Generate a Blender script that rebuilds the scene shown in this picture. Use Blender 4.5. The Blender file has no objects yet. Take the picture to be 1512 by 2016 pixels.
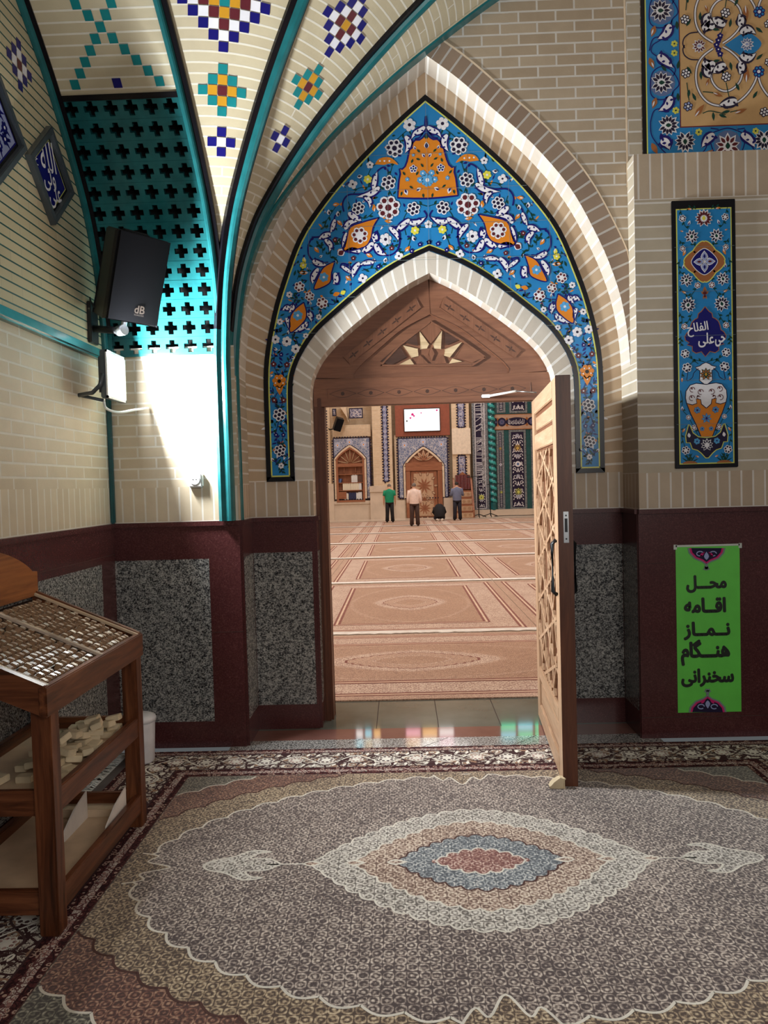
import bpy, bmesh, math, random
from mathutils import Vector, Matrix
from mathutils.geometry import tessellate_polygon
random.seed(7)
sin, cos, pi, tan = math.sin, math.cos, math.pi, math.tan
S = bpy.context.scene
COL = S.collection

# ------------------------------------------------------------------ camera
FPX, PCX, PCY = 1512.0, 756.0, 1008.0          # focal length and centre in pixels of the 1512 x 2016 frame
CAM = Vector((0, 0, 1.6))
ROLL = .028
_u0, _v0 = 34 * cos(ROLL) + 53.3 * sin(ROLL), 53.3 * cos(ROLL) - 34 * sin(ROLL)
_th = math.atan(_v0 / FPX)
_ps = math.atan(_u0 / FPX * cos(_th))
_H, _R0 = Vector((-sin(_ps), cos(_ps), 0)), Vector((cos(_ps), sin(_ps), 0))
FW = _H * cos(_th) - Vector((0, 0, 1)) * sin(_th)
_U0 = _H * sin(_th) + Vector((0, 0, 1)) * cos(_th)
RT = _R0 * cos(ROLL) - _U0 * sin(ROLL)
UP = _R0 * sin(ROLL) + _U0 * cos(ROLL)
cd = bpy.data.cameras.new('camera')
cd.sensor_fit = 'VERTICAL'; cd.sensor_height = 36.0; cd.lens = FPX * 36.0 / 2016.0
cd.clip_start = .05; cd.clip_end = 200
cam = bpy.data.objects.new('camera', cd); COL.objects.link(cam)
cam.matrix_world = Matrix(((RT.x, UP.x, -FW.x, CAM.x), (RT.y, UP.y, -FW.y, CAM.y), (RT.z, UP.z, -FW.z, CAM.z), (0, 0, 0, 1)))
S.camera = cam
S.view_settings.view_transform = 'Standard'; S.view_settings.look = 'None'
S.view_settings.exposure = 0.0; S.view_settings.gamma = 1.0
S.view_settings.use_curve_mapping = False
try:
    S.cycles.max_bounces = 6; S.cycles.diffuse_bounces = 4; S.cycles.glossy_bounces = 3
    S.cycles.use_denoising = True; S.cycles.sample_clamp_indirect = 6.0
except Exception:
    pass

# ------------------------------------------------------------------ light
W = bpy.data.worlds.new('world'); S.world = W; W.use_nodes = True
W.node_tree.nodes['Background'].inputs[0].default_value = (.92, .97, 1.0, 1)
W.node_tree.nodes['Background'].inputs[1].default_value = .10
def area(name, loc, aim, power, sx, sy, col, spread=180):
    d = bpy.data.lights.new(name, 'AREA'); d.shape = 'RECTANGLE'; d.size = sx; d.size_y = sy
    d.energy = power; d.color = col; d.spread = math.radians(spread)
    o = bpy.data.objects.new(name, d); COL.objects.link(o); o.location = loc
    o.rotation_euler = (Vector(aim) - Vector(loc)).to_track_quat('-Z', 'Y').to_euler()
    return o
# soft fill added behind the camera to lift the vestibule's general light
area('vestibule_fill', (1.7, -1.6, 2.6), (1.3, 4.7, .9), 84, 2.4, 1.6, (1.0, .95, .90))
# the wide wall flood fitted in the corner (its beam tips up, so the floor by the stand stays dark)
area('floodlight_beam', (-1.583, 4.40, 2.265), (-1.583 + .97, 4.40 - .10, 2.265 + .20), 165, .25, .22, (.93, .98, 1.0))
# unseen area lights added overhead to brighten the prayer hall
for hx, hy in ((-3, 10), (5, 10), (-3, 18), (5, 18), (-3, 26), (5, 26), (1.5, 33)):
    area('hall_fill', (hx, hy, 10.5), (hx, hy + .6, 0), 300, 2.5, 2.5, (1.0, .95, .92))

# ------------------------------------------------------------------ small maths
def ray(px, py): return RT * ((px - PCX) / FPX) + UP * ((PCY - py) / FPX) + FW
def on_y(px, py, y):
    r = ray(px, py); return CAM + r * (y / r.y)
def on_x(px, py, x):
    r = ray(px, py); return CAM + r * (x / r.x)
def on_z(px, py, z):
    r = ray(px, py); return CAM + r * ((z - 1.6) / r.z)
def lerp(a, b, t): return a + (b - a) * t
def interp(tab, x):
    if x <= tab[0][0]: return tab[0][1]
    for (a, b), (c, d) in zip(tab, tab[1:]):
        if x <= c: return b + (d - b) * (x - a) / (c - a)
    return tab[-1][1]
def spline(pts, n=8):
    """Catmull-Rom through 2-D points."""
    P = [pts[0]] + list(pts) + [pts[-1]]; out = []
    for i in range(1, len(P) - 2):
        p0, p1, p2, p3 = P[i - 1], P[i], P[i + 1], P[i + 2]
        for k in range(n):
            t = k / n
            out.append(tuple(.5 * (2 * p1[j] + (p2[j] - p0[j]) * t + (2 * p0[j] - 5 * p1[j] + 4 * p2[j] - p3[j]) * t * t + (3 * p1[j] - p0[j] - 3 * p2[j] + p3[j]) * t ** 3) for j in range(len(p1))))
    out.append(tuple(pts[-1])); return out
def cum(pts):
    L = [0.0]
    for a, b in zip(pts, pts[1:]): L.append(L[-1] + math.dist(a, b))
    return L
def resample(pts, n):
    L = cum(pts); out = []; j = 0
    for i in range(n):
        s = L[-1] * i / (n - 1)
        while j < len(L) - 2 and L[j + 1] < s: j += 1
        t = (s - L[j]) / max(1e-9, L[j + 1] - L[j])
        out.append(tuple(lerp(a, b, min(1, t)) for a, b in zip(pts[j], pts[j + 1])))
    return out

# ------------------------------------------------------------------ materials
def lin(c): 
    c /= 255.0
    return c / 12.92 if c <= .04045 else ((c + .055) / 1.055) ** 2.4
def rgb(r, g, b): return (lin(r), lin(g), lin(b), 1)
class NT:
    def __init__(s, name):
        s.m = bpy.data.materials.new(name); s.m.use_nodes = True
        s.t = s.m.node_tree; s.b = s.t.nodes['Principled BSDF']
    def n(s, typ, **kw):
        nd = s.t.nodes.new(typ)
        for k, v in kw.items(): setattr(nd, k, v)
        return nd
    def l(s, a, b): s.t.links.new(a, b); return b
    def put(s, sock, v):
        if hasattr(v, 'is_output') or isinstance(v, bpy.types.NodeSocket): s.t.links.new(v, sock)
        else: sock.default_value = v
    def math(s, op, a, b=None, c=None):
        nd = s.n('ShaderNodeMath', operation=op)
        for i, v in enumerate((a, b, c)):
            if v is not None: s.put(nd.inputs[i], v)
        return nd.outputs[0]
    def mix(s, f, a, b, mode='MIX'):
        nd = s.n('ShaderNodeMix', data_type='RGBA', blend_type=mode)
        s.put(nd.inputs[0], f); s.put(nd.inputs[6], a); s.put(nd.inputs[7], b)
        return nd.outputs[2]
    def co(s, out='UV', scale=(1, 1, 1), rot=(0, 0, 0)):
        c = s.n('ShaderNodeTexCoord'); mp = s.n('ShaderNodeMapping')
        s.l(c.outputs[out], mp.inputs[0]); mp.inputs['Scale'].default_value = scale; mp.inputs['Rotation'].default_value = rot
        return mp.outputs[0]
    def noise(s, v, scale, detail=3, rough=.55, out='Fac', dist=0):
        nd = s.n('ShaderNodeTexNoise'); s.l(v, nd.inputs['Vector']); nd.inputs['Scale'].default_value = scale
        nd.inputs['Detail'].default_value = detail; nd.inputs['Roughness'].default_value = rough; nd.inputs['Distortion'].default_value = dist
        return nd.outputs[out]
    def voro(s, v, scale, feature='F1', out='Distance', rnd=1.0):
        nd = s.n('ShaderNodeTexVoronoi', feature=feature); s.l(v, nd.inputs['Vector']); nd.inputs['Scale'].default_value = scale
        nd.inputs['Randomness'].default_value = rnd
        return nd.outputs[out]
    def ramp(s, f, stops, interp='LINEAR'):
        nd = s.n('ShaderNodeValToRGB'); s.put(nd.inputs[0], f); cr = nd.color_ramp; cr.interpolation = interp
        while len(cr.elements) < len(stops): cr.elements.new(.5)
        for e, (p, c) in zip(cr.elements, stops): e.position = p; e.color = c
        return nd.outputs[0]
    def sep(s, v):
        nd = s.n('ShaderNodeSeparateXYZ'); s.l(v, nd.inputs[0]); return nd.outputs
    def bump(s, h, strength=.3, dist=.01):
        nd = s.n('ShaderNodeBump'); nd.inputs['Strength'].default_value = strength; nd.inputs['Distance'].default_value = dist
        s.put(nd.inputs['Height'], h); s.l(nd.outputs[0], s.b.inputs['Normal'])
    def fin(s, col=None, rough=.5, spec=.5, metal=0, coat=0):
        if col is not None: s.put(s.b.inputs['Base Color'], col)
        s.put(s.b.inputs['Roughness'], rough); s.b.inputs['Specular IOR Level'].default_value = spec
        s.b.inputs['Metallic'].default_value = metal; s.b.inputs['Coat Weight'].default_value = coat
        return s.m
M = {}
def plain(name, c, rough=.5, metal=0, var=.06, coat=0, spec=.5, scale=9):
    t = NT(name); v = t.co('Object'); f = t.noise(v, scale, 4)
    d = tuple(x * (1 - var * 2) for x in c[:3]) + (1,); e = tuple(min(1, x * (1 + var * 2)) for x in c[:3]) + (1,)
    M[name] = t.fin(t.ramp(f, ((.3, d), (.7, e))), rough, spec, metal, coat); return M[name]
def glow(name, c, strength):
    t = NT(name); t.fin((0, 0, 0, 1), .4)
    t.b.inputs['Emission Color'].default_value = c; t.b.inputs['Emission Strength'].default_value = strength; M[name] = t.m
def bricks(name, c1, c2, mortar, w=.228, h=.067, ms=.006, offset=.5, rough=.55, bump=.5, spec=.4, stain=None):
    t = NT(name); v = t.co('UV'); nd = t.n('ShaderNodeTexBrick', offset=offset)
    t.l(v, nd.inputs['Vector'])
    nd.inputs['Color1'].default_value = c1; nd.inputs['Color2'].default_value = c2; nd.inputs['Mortar'].default_value = mortar
    for k, x in (('Scale', 1), ('Mortar Size', ms), ('Mortar Smooth', .1), ('Brick Width', w), ('Row Height', h), ('Bias', 0)): nd.inputs[k].default_value = x
    f = t.noise(v, 5.5, 5, .6)
    c = t.mix(.55, nd.outputs['Color'], t.ramp(f, ((.3, (.78, .76, .74, 1)), (.7, (1, 1, 1, 1)))), 'MULTIPLY')
    hgt = t.math('SUBTRACT', t.math('MULTIPLY', t.noise(v, 60, 2), .12), nd.outputs['Fac'])
    t.bump(hgt, bump, .006)
    M[name] = t.fin(c, rough, spec); return M[name]

bricks('brick_tan', rgb(186, 168, 145), rgb(172, 153, 130), rgb(212, 206, 198))
bricks('brick_tan_header', rgb(188, 170, 148), rgb(172, 152, 130), rgb(214, 207, 199), w=.071, h=2.0, offset=0)
bricks('brick_ring', rgb(192, 168, 140), rgb(178, 151, 122), rgb(222, 212, 200), w=.078, h=2.0, offset=0, ms=.008)
bricks('brick_ring_dark', rgb(160, 138, 119), rgb(140, 118, 102), rgb(196, 190, 184), w=.078, h=2.0, offset=0, ms=.007)
bricks('brick_ring_pale', rgb(210, 202, 190), rgb(196, 184, 170), rgb(236, 232, 226), w=.078, h=2.0, offset=0, ms=.008)
bricks('brick_pier', rgb(184, 172, 152), rgb(172, 158, 138), rgb(214, 209, 202), w=3.0, h=.071)
bricks('brick_cream', rgb(212, 197, 172), rgb(200, 184, 158), rgb(226, 220, 208))
bricks('brick_cream_header', rgb(212, 197, 172), rgb(200, 184, 158), rgb(226, 220, 208), w=.071, h=2.0, offset=0)
bricks('brick_web', rgb(200, 188, 158), rgb(192, 178, 148), rgb(222, 216, 200), w=4.0, h=.052, ms=.005)
def brick_teal_joint():
    t = NT('brick_teal_joint'); v = t.co('UV'); nd = t.n('ShaderNodeTexBrick', offset=.5); t.l(v, nd.inputs['Vector'])
    nd.inputs['Color1'].default_value = rgb(202, 190, 158); nd.inputs['Color2'].default_value = rgb(190, 178, 146); nd.inputs['Mortar'].default_value = rgb(168, 160, 136)
    for k, x in (('Scale', 1), ('Mortar Size', .0016), ('Mortar Smooth', .1), ('Brick Width', .2), ('Row Height', .05), ('Bias', 0)): nd.inputs[k].default_value = x
    o = t.sep(v); fr = t.math('FRACT', t.math('DIVIDE', o[1], .05))
    msk = t.math('LESS_THAN', t.math('ABSOLUTE', t.math('SUBTRACT', fr, .5)), .42)
    c = t.mix(msk, rgb(22, 78, 76), nd.outputs['Color'])
    t.bump(msk, .6, .006); M['brick_teal_joint'] = t.fin(c, .5, .4)
brick_teal_joint()
def granite():
    t = NT('granite'); v = t.co('Object', (1, 1, 1.25)); n1 = t.noise(v, 105, 3, .6, dist=.6); n2 = t.noise(v, 42, 3, .6); n3 = t.noise(v, 2.2, 3)
    a = t.math('ADD', t.math('MULTIPLY', n1, .7), t.math('MULTIPLY', n2, .3))
    c = t.ramp(a, ((.40, rgb(30, 31, 34)), (.47, rgb(86, 87, 88)), (.54, rgb(150, 150, 146)), (.64, rgb(184, 183, 178))))
    c = t.mix(.5, c, t.ramp(n3, ((.35, (.7, .72, .76, 1)), (.65, (1, 1, 1, 1)))), 'MULTIPLY')
    M['granite'] = t.fin(c, .22, .5)
granite()
def polished():
    t = NT('granite_polished'); v = t.co('Object'); n1 = t.noise(v, 105, 3, .6, dist=.6)
    M['granite_polished'] = t.fin(t.ramp(n1, ((.38, rgb(40, 40, 44)), (.47, rgb(110, 110, 110)), (.56, rgb(176, 175, 172)))), .075, .5)
polished()
def maroon():
    t = NT('maroon_stone'); v = t.co('Object'); n1 = t.noise(v, 140, 3, .7); n2 = t.noise(v, 3.5, 4)
    c = t.ramp(n1, ((.35, rgb(66, 33, 34)), (.6, rgb(86, 46, 46)), (.75, rgb(112, 78, 76))))
    c = t.mix(.6, c, t.ramp(n2, ((.3, (.72, .7, .7, 1)), (.7, (1, 1, 1, 1)))), 'MULTIPLY')
    M['maroon_stone'] = t.fin(c, .24, .5)
maroon()
def wood(name, a, b, c, axis, rough=.42, scale=1.0, coat=.0):
    t = NT(name); sc = [16, 16, 16]; sc[axis] = 1.3
    v = t.co('Object', tuple(x * scale for x in sc)); n1 = t.noise(v, 1.6, 6, .62, dist=.9); n2 = t.noise(v, 7, 3)
    col = t.ramp(n1, ((.3, a), (.5, b), (.72, c)))
    col = t.mix(.35, col, t.ramp(n2, ((.3, (.55, .5, .45, 1)), (.6, (1, 1, 1, 1)))), 'MULTIPLY')
    t.bump(n1, .05, .002); M[name] = t.fin(col, rough, .4, 0, coat)
for ax, nm in enumerate('xyz'):
    wood('door_wood_' + nm, rgb(112, 72, 52), rgb(124, 81, 59), rgb(134, 90, 66), ax)
    wood('stand_wood_' + nm, rgb(52, 26, 14), rgb(98, 54, 32), rgb(132, 80, 50), ax, .34)
    wood('light_wood_' + nm, rgb(178, 142, 112), rgb(200, 164, 132), rgb(214, 182, 152), ax, .4)
    wood('hall_wood_' + nm, rgb(134, 82, 56), rgb(158, 100, 70), rgb(174, 118, 86), ax, .4, .5)
    wood('frame_wood_' + nm, rgb(76, 42, 28), rgb(94, 54, 36), rgb(110, 66, 44), ax)
wood('head_wood', rgb(92, 50, 24), rgb(150, 90, 46), rgb(176, 112, 62), 1, .4, .6)
wood('inlay_pale', rgb(186, 160, 124), rgb(206, 180, 142), rgb(218, 196, 160), 0)
wood('inlay_dark', rgb(58, 36, 28), rgb(72, 46, 36), rgb(86, 56, 44), 0)
plain('ply', rgb(196, 172, 144), .6)
plain('teal_tile', rgb(30, 96, 100), .22, var=.1, spec=.4)
plain('teal_dark', rgb(18, 78, 82), .25, var=.1)
plain('black_tile', rgb(16, 15, 20), .25, spec=.3)
plain('dark_void', rgb(8, 9, 10), .9)  # near-black colour for the shade inside holes and slots
plain('black_plastic', rgb(22, 23, 27), .45)
plain('black_metal', rgb(26, 27, 30), .4, .3)
plain('steel', rgb(176, 178, 180), .28, .9)
plain('white_plastic', rgb(226, 226, 224), .4)
plain('bucket_white', rgb(222, 222, 226), .38)
plain('grey_plate', rgb(84, 92, 98), .3, .4)
plain('clay', rgb(208, 190, 158), .85, var=.1)
plain('clay_dark', rgb(142, 112, 86), .34, var=.2, spec=.6, scale=30)
plain('chalk_white', rgb(222, 214, 206), .6)
plain('fringe_white', rgb(206, 208, 206), .9)
plain('kilim_grey', rgb(96, 90, 90), .9)
plain('stone_green', rgb(92, 98, 92), .05, var=.1, scale=3)
plain('stone_red', rgb(120, 84, 76), .05, var=.1, scale=3)
plain('stone_base', rgb(70, 58, 54), .8, spec=.1)
plain('plaster', rgb(228, 206, 178), .8)
plain('hall_marble', rgb(214, 196, 176), .3, var=.05, scale=2)
plain('hall_panel_brown', rgb(146, 76, 52), .5)
plain('hall_board', rgb(238, 222, 200), .6)
# glaze colours
G = dict(blue=(38, 124, 184), sky=(86, 160, 212), navy=(24, 22, 104), white=(226, 224, 230), orange=(214, 128, 36), yellow=(222, 214, 78), green=(16, 62, 52), wine=(92, 36, 44),
         black=(20, 18, 18), lemon=(206, 208, 104), sand=(198, 160, 112), brown=(156, 98, 58), dnavy=(34, 28, 56), grey=(120, 132, 132), pink=(196, 40, 110), teal=(24, 122, 126), lav=(150, 160, 202), gold=(206, 172, 92), peach=(182, 150, 128), cream=(204, 192, 162), steelb=(92, 112, 156), maroonc=(110, 40, 44), lime=(88, 200, 52), mustard=(196, 142, 40))
for k, c in G.items(): plain('g_' + k, rgb(*c), .24, var=.035, spec=.28)
glow('tv_light', (1, 1, 1, 1), 1.6); glow('tv_pink', rgb(214, 30, 120), 1.0)
glow('lamp_glass', (.93, .98, 1, 1), 45)
for k, c in (('amber', (1, .6, .2, 1)), ('green', (.1, .9, .45, 1)), ('white', (1, .97, .92, 1)), ('cyan', (.3, .85, 1, 1)), ('rose', (1, .5, .6, 1))): glow('glass_' + k, c, 4)

# ------------------------------------------------------------------ meshes
class MB:
    def __init__(s): s.V, s.F, s.MI, s.UV, s.mats, s.SM = [], [], [], [], [], []
    def mi(s, m):
        m = M[m] if isinstance(m, str) else m
        if m not in s.mats: s.mats.append(m)
        return s.mats.index(m)
    def face(s, pts, m, uv=None, smooth=False):
        b = len(s.V); s.V += [tuple(p) for p in pts]; s.F.append(tuple(range(b, b + len(pts))))
        s.MI.append(s.mi(m)); s.UV.append(uv or [(0, 0)] * len(pts)); s.SM.append(smooth); return s
    def grid(s, fn, nu, nv, m, uvf=None, smooth=True, flip=False):
        """fn(i,j) -> point; shared vertices"""
        b = len(s.V); k = s.mi(m) if not callable(m) else None
        for i in range(nu + 1):
            for j in range(nv + 1): s.V.append(tuple(fn(i, j)))
        for i in range(nu):
            for j in range(nv):
                q = [(i, j), (i + 1, j), (i + 1, j + 1), (i, j + 1)]
                if flip: q.reverse()
                s.F.append(tuple(b + a * (nv + 1) + c for a, c in q)); s.MI.append(k if k is not None else s.mi(m(i, j)))
                s.UV.append([uvf(a, c) if uvf else (a, c) for a, c in q]); s.SM.append(smooth)
        return s
    def wall(s, p, du, dv, w, h, m, u0=0, v0=0):
        """rectangle from corner p along unit vectors du, dv"""
        p, du, dv = Vector(p), Vector(du), Vector(dv)
        return s.face([p, p + du * w, p + du * w + dv * h, p + dv * h], m, [(u0, v0), (u0 + w, v0), (u0 + w, v0 + h), (u0, v0 + h)])
    def box(s, c, d, m, rot=None):
        """centre c, full sizes d; one welded solid with box-mapped uvs"""
        x, y, z = d[0] / 2, d[1] / 2, d[2] / 2; c = Vector(c); b = len(s.V)
        P = [Vector(q) for q in ((-x, -y, -z), (x, -y, -z), (x, y, -z), (-x, y, -z), (-x, -y, z), (x, -y, z), (x, y, z), (-x, y, z))]
        s.V += [tuple(c + (rot @ q if rot else q)) for q in P]
        for f, (a, e) in (((0, 3, 2, 1), (0, 1)), ((4, 5, 6, 7), (0, 1)), ((0, 1, 5, 4), (0, 2)), ((2, 3, 7, 6), (0, 2)), ((1, 2, 6, 5), (1, 2)), ((3, 0, 4, 7), (1, 2))):
            s.F.append(tuple(b + i for i in f)); s.MI.append(s.mi(m)); s.UV.append([(P[i][a], P[i][e]) for i in f]); s.SM.append(False)
        return s
    def prism(s, pts, axis, a, b, m, mcap=None):
        """closed 2-D outline extruded along axis (0,1,2) from a to b"""
        o = [i for i in range(3) if i != axis]; n = len(pts); base = len(s.V)
        def mk(p, z):
            q = [0, 0, 0]; q[o[0]], q[o[1]], q[axis] = p[0], p[1], z; return tuple(q)
        s.V += [mk(p, a) for p in pts] + [mk(p, b) for p in pts]; L = cum(list(pts) + [pts[0]])
        for i in range(n):
            j = (i + 1) % n
            s.F.append((base + i, base + j, base + n + j, base + n + i)); s.MI.append(s.mi(m)); s.SM.append(False)
            s.UV.append([(L[i], a), (L[i + 1], a), (L[i + 1], b), (L[i], b)])
        for z, off in ((a, 0), (b, n)):
            for tri in tessellate_polygon([[Vector((p[0], p[1], 0)) for p in pts]]):
                s.F.append(tuple(base + off + i for i in tri)); s.MI.append(s.mi(mcap or m)); s.UV.append([pts[i] for i in tri]); s.SM.append(False)
        return s
    def tube(s, path, r, m, n=8, closed=False, caps=True, smooth=True):
        P = [Vector(p) for p in path]; b = len(s.V); k = s.mi(m); N = len(P); L = cum([tuple(p) for p in P])
        ref = Vector((0, 0, 1)) if abs((P[1] - P[0]).normalized().z) < .9 else Vector((1, 0, 0))
        for i, p in enumerate(P):
            t = (P[min(i + 1, N - 1)] - P[max(i - 1, 0)]).normalized(); u = t.cross(ref).normalized(); w = u.cross(t)
            rr = r[i] if isinstance(r, (list, tuple)) else r
            for q in range(n): s.V.append(tuple(p + (u * cos(2 * pi * q / n) + w * sin(2 * pi * q / n)) * rr))
        for i in range(N - 1):
            for q in range(n):
                q2 = (q + 1) % n; s.F.append((b + i * n + q, b + i * n + q2, b + (i + 1) * n + q2, b + (i + 1) * n + q))
                s.MI.append(k); s.UV.append([(q / n, L[i]), ((q + 1) / n, L[i]), ((q + 1) / n, L[i + 1]), (q / n, L[i + 1])]); s.SM.append(smooth)
        if caps:
            for e in (0, N - 1):
                s.F.append(tuple(b + e * n + q for q in range(n))); s.MI.append(k); s.UV.append([(0, 0)] * n); s.SM.append(False)
        return s
    def lathe(s, prof, c, m, n=24, axis=Vector((0, 0, 1))):
        c = Vector(c); q0 = Vector((0, 0, 1)).rotation_difference(axis)
        s.grid(lambda i, j: c + q0 @ Vector((prof[j][0] * cos(2 * pi * i / n), prof[j][0] * sin(2 * pi * i / n), prof[j][1])), n, len(prof) - 1, m, lambda a, e: (a / n, e))
        return s
    def build(s, name, parent=None, bevel=0, weld=True, seg=2, recalc=True):
        me = bpy.data.meshes.new(name); me.from_pydata(s.V, [], s.F); me.update()
        for m in s.mats: me.materials.append(m)
        me.polygons.foreach_set('material_index', s.MI); me.polygons.foreach_set('use_smooth', s.SM)
        uv = me.uv_layers.new(name='UVMap'); fl = []
        for f in s.UV:
            for a in f: fl += [a[0], a[1]]
        uv.data.foreach_set('uv', fl)
        if weld or bevel or recalc:
            bm = bmesh.new(); bm.from_mesh(me)
            if weld: bmesh.ops.remove_doubles(bm, verts=bm.verts, dist=2e-5)
            if bevel:
                ed = [e for e in bm.edges if len(e.link_faces) == 2 and e.calc_face_angle(0) > .6]
                bmesh.ops.bevel(bm, geom=ed, offset=bevel, segments=seg, affect='EDGES', clamp_overlap=True)
            if recalc: bmesh.ops.recalc_face_normals(bm, faces=bm.faces)
            bm.to_mesh(me); bm.free()
        o = bpy.data.objects.new(name, me); COL.objects.link(o)
        if parent: o.parent = parent
        return o
def tag(o, label, cat, group=None):
    o['label'] = label; o['category'] = cat
    if group: o['group'] = group
    return o
def struct(o):
    o['kind'] = 'structure'; return o
def thing(name, label, cat, loc=(0, 0, 0), group=None, rot=(0, 0, 0)):
    o = bpy.data.objects.new(name, None); o.empty_display_size = .1; COL.objects.link(o); o.location = loc; o.rotation_euler = rot
    return tag(o, label, cat, group)
def copy_tree(o, parent=None):
    c = o.copy(); COL.objects.link(c)
    if parent: c.parent = parent
    for ch in o.children: copy_tree(ch, c)
    return c

# ------------------------------------------------------------------ flat glaze art (laid in thin relief on a panel)
def mirror(p): return (-p[0], p[1])
def ident(p): return p
class Art:
    EPS = .0005
    def __init__(s): s.P = []; s.T = [ident]; s.k = 0
    def poly(s, pts, m, l=None):
        for T in s.T: s.P.append(([T(p) for p in pts], 'g_' + m if 'g_' + m in M else m, s.k if l is None else l))
    def strip(s, pts, w, m, l=None, closed=False):
        n = len(pts); 
        if closed: pts = list(pts) + [pts[0], pts[1]]; n += 2
        A, B = [], []
        for i in range(n):
            a, b = pts[max(0, i - 1)], pts[min(n - 1, i + 1)]; dx, dy = b[0] - a[0], b[1] - a[1]; L = math.hypot(dx, dy) or 1
            ww = (w(i / (n - 1)) if callable(w) else w) / 2
            A.append((pts[i][0] - dy / L * ww, pts[i][1] + dx / L * ww)); B.append((pts[i][0] + dy / L * ww, pts[i][1] - dx / L * ww))
        if closed: A[0], B[0] = A[-2], B[-2]; A, B = A[:-1], B[:-1]
        for T in s.T:
            for i in range(len(A) - 1): s.P.append(([T(A[i]), T(B[i]), T(B[i + 1]), T(A[i + 1])], 'g_' + m if 'g_' + m in M else m, s.k if l is None else l))
    def disc(s, c, r, m, l=None, n=10, ry=None): s.poly([(c[0] + r * cos(2 * pi * i / n), c[1] + (ry or r) * sin(2 * pi * i / n)) for i in range(n)], m, l)
    def drop(s, c, ang, L, w, m, l=None):
        """pointed petal / leaf from c in direction ang"""
        ca, sa = cos(ang), sin(ang); o = []
        for t, y in ((0, 0), (.18, .32), (.42, .5), (.68, .36), (1, 0), (.68, -.36), (.42, -.5), (.18, -.32)):
            a, b = t * L, y * w; o.append((c[0] + a * ca - b * sa, c[1] + a * sa + b * ca))
        s.poly(o, m, l)
    def flower(s, c, r, n, m, edge, mid, l=None, a0=.3):
        l = s.k if l is None else l
        for i in range(n): s.disc((c[0] + r * .6 * cos(a0 + 2 * pi * i / n), c[1] + r * .6 * sin(a0 + 2 * pi * i / n)), r * 2.0 / n + r * .05, edge, l, 8)
        s.disc(c, r * .62, edge, l + .5, 10)
        for i in range(n): s.disc((c[0] + r * .6 * cos(a0 + 2 * pi * i / n), c[1] + r * .6 * sin(a0 + 2 * pi * i / n)), r * 1.35 / n, m, l + 1, 7)
        s.disc(c, r * .26, mid, l + 1.5, 8)
    def lotus(s, c, r, ang, inner, edge='white', heart='green', l=None, n=9):
        l = s.k if l is None else l
        for i in range(n):
            a = ang + (i - (n - 1) / 2) * 2 * pi / n * .93; s.drop(c, a, r * (1.05 if abs(i - (n - 1) / 2) < 2 else .95), r * .52, edge, l + .1 * (i % 2))
        for i in range(n):
            a = ang + (i - (n - 1) / 2) * 2 * pi / n * .93; q = (c[0] + .3 * r * cos(a), c[1] + .3 * r * sin(a)); s.drop(q, a, r * .56, r * .26, inner, l + 1)
        s.disc(c, r * .36, edge, l + 1.2, 10); s.drop((c[0] - .22 * r * cos(ang), c[1] - .22 * r * sin(ang)), ang, r * .55, r * .38, heart, l + 1.6)
    def leafpair(s, c, ang, L, w, m, l=None, spread=.7):
        s.drop(c, ang + spread, L, w, m, l); s.drop(c, ang - spread, L, w, m, l)
    def stem(s, pts, w, m, leaves=0, lm='green', ll=.022, l=None, taper=False):
        q = spline(pts, 6); s.strip(q, (lambda t: w * (1 - .6 * t)) if taper else w, m, l)
        for i in range(leaves):
            k = int((i + 1) * (len(q) - 1) / (leaves + 1)); a = math.atan2(q[min(k + 1, len(q) - 1)][1] - q[k][1], q[min(k + 1, len(q) - 1)][0] - q[k][0])
            s.drop(q[k], a + (.8 if i % 2 else -.8), ll, ll * .5, lm, l)
        return q
    def arab(s, pts, w, edge='navy', fill='white', l=None, out=1.55):
        """arabesque split leaf: white tapering body with dark outline and barbs along a curve"""
        l = s.k if l is None else l; q = spline(pts, 6); n = len(q)
        w *= 1.3
        f = lambda t: w * (sin(pi * min(1, t * 1.05 + .04)) ** .7 * (1 - .45 * t) + .05)
        s.strip(q, lambda t: f(t) * out + w * .16, edge, l); s.strip(q, f, fill, l + 1)
        for k, sd in ((int(n * .3), 1), (int(n * .5), -1), (int(n * .7), 1)):
            a = math.atan2(q[min(n - 1, k + 1)][1] - q[k - 1][1], q[min(n - 1, k + 1)][0] - q[k - 1][0])
            s.drop(q[k], a + sd * 2.2, w * .95, w * .6, edge, l + .3); s.drop(q[k], a + sd * 2.2, w * .5, w * .3, edge, l + 1.4)
    def build(s, name, origin, U, Vv, parent=None, base=0.0):
        U, Vv, o = Vector(U).normalized(), Vector(Vv).normalized(), Vector(origin); N = U.cross(Vv); b = MB()
        for pts, m, l in s.P:
            p3 = [o + U * p[0] + Vv * p[1] + N * (base + l * s.EPS) for p in pts]
            if len(pts) <= 4 and True:
                b.face(p3, m, pts)
            else:
                for tri in tessellate_polygon([[Vector((p[0], p[1], 0)) for p in pts]]): b.face([p3[i] for i in tri], m, [pts[i] for i in tri])
        ob = b.build(name, parent, weld=False, recalc=False)
        # every face looks along the panel's normal
        me = ob.data; me.update(); fl = [p.index for p in me.polygons if p.normal.dot(N) < 0]
        if fl:
            bm = bmesh.new(); bm.from_mesh(me); bm.faces.ensure_lookup_table(); bmesh.ops.reverse_faces(bm, faces=[bm.faces[i] for i in fl]); bm.to_mesh(me); bm.free()
        return ob

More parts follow.
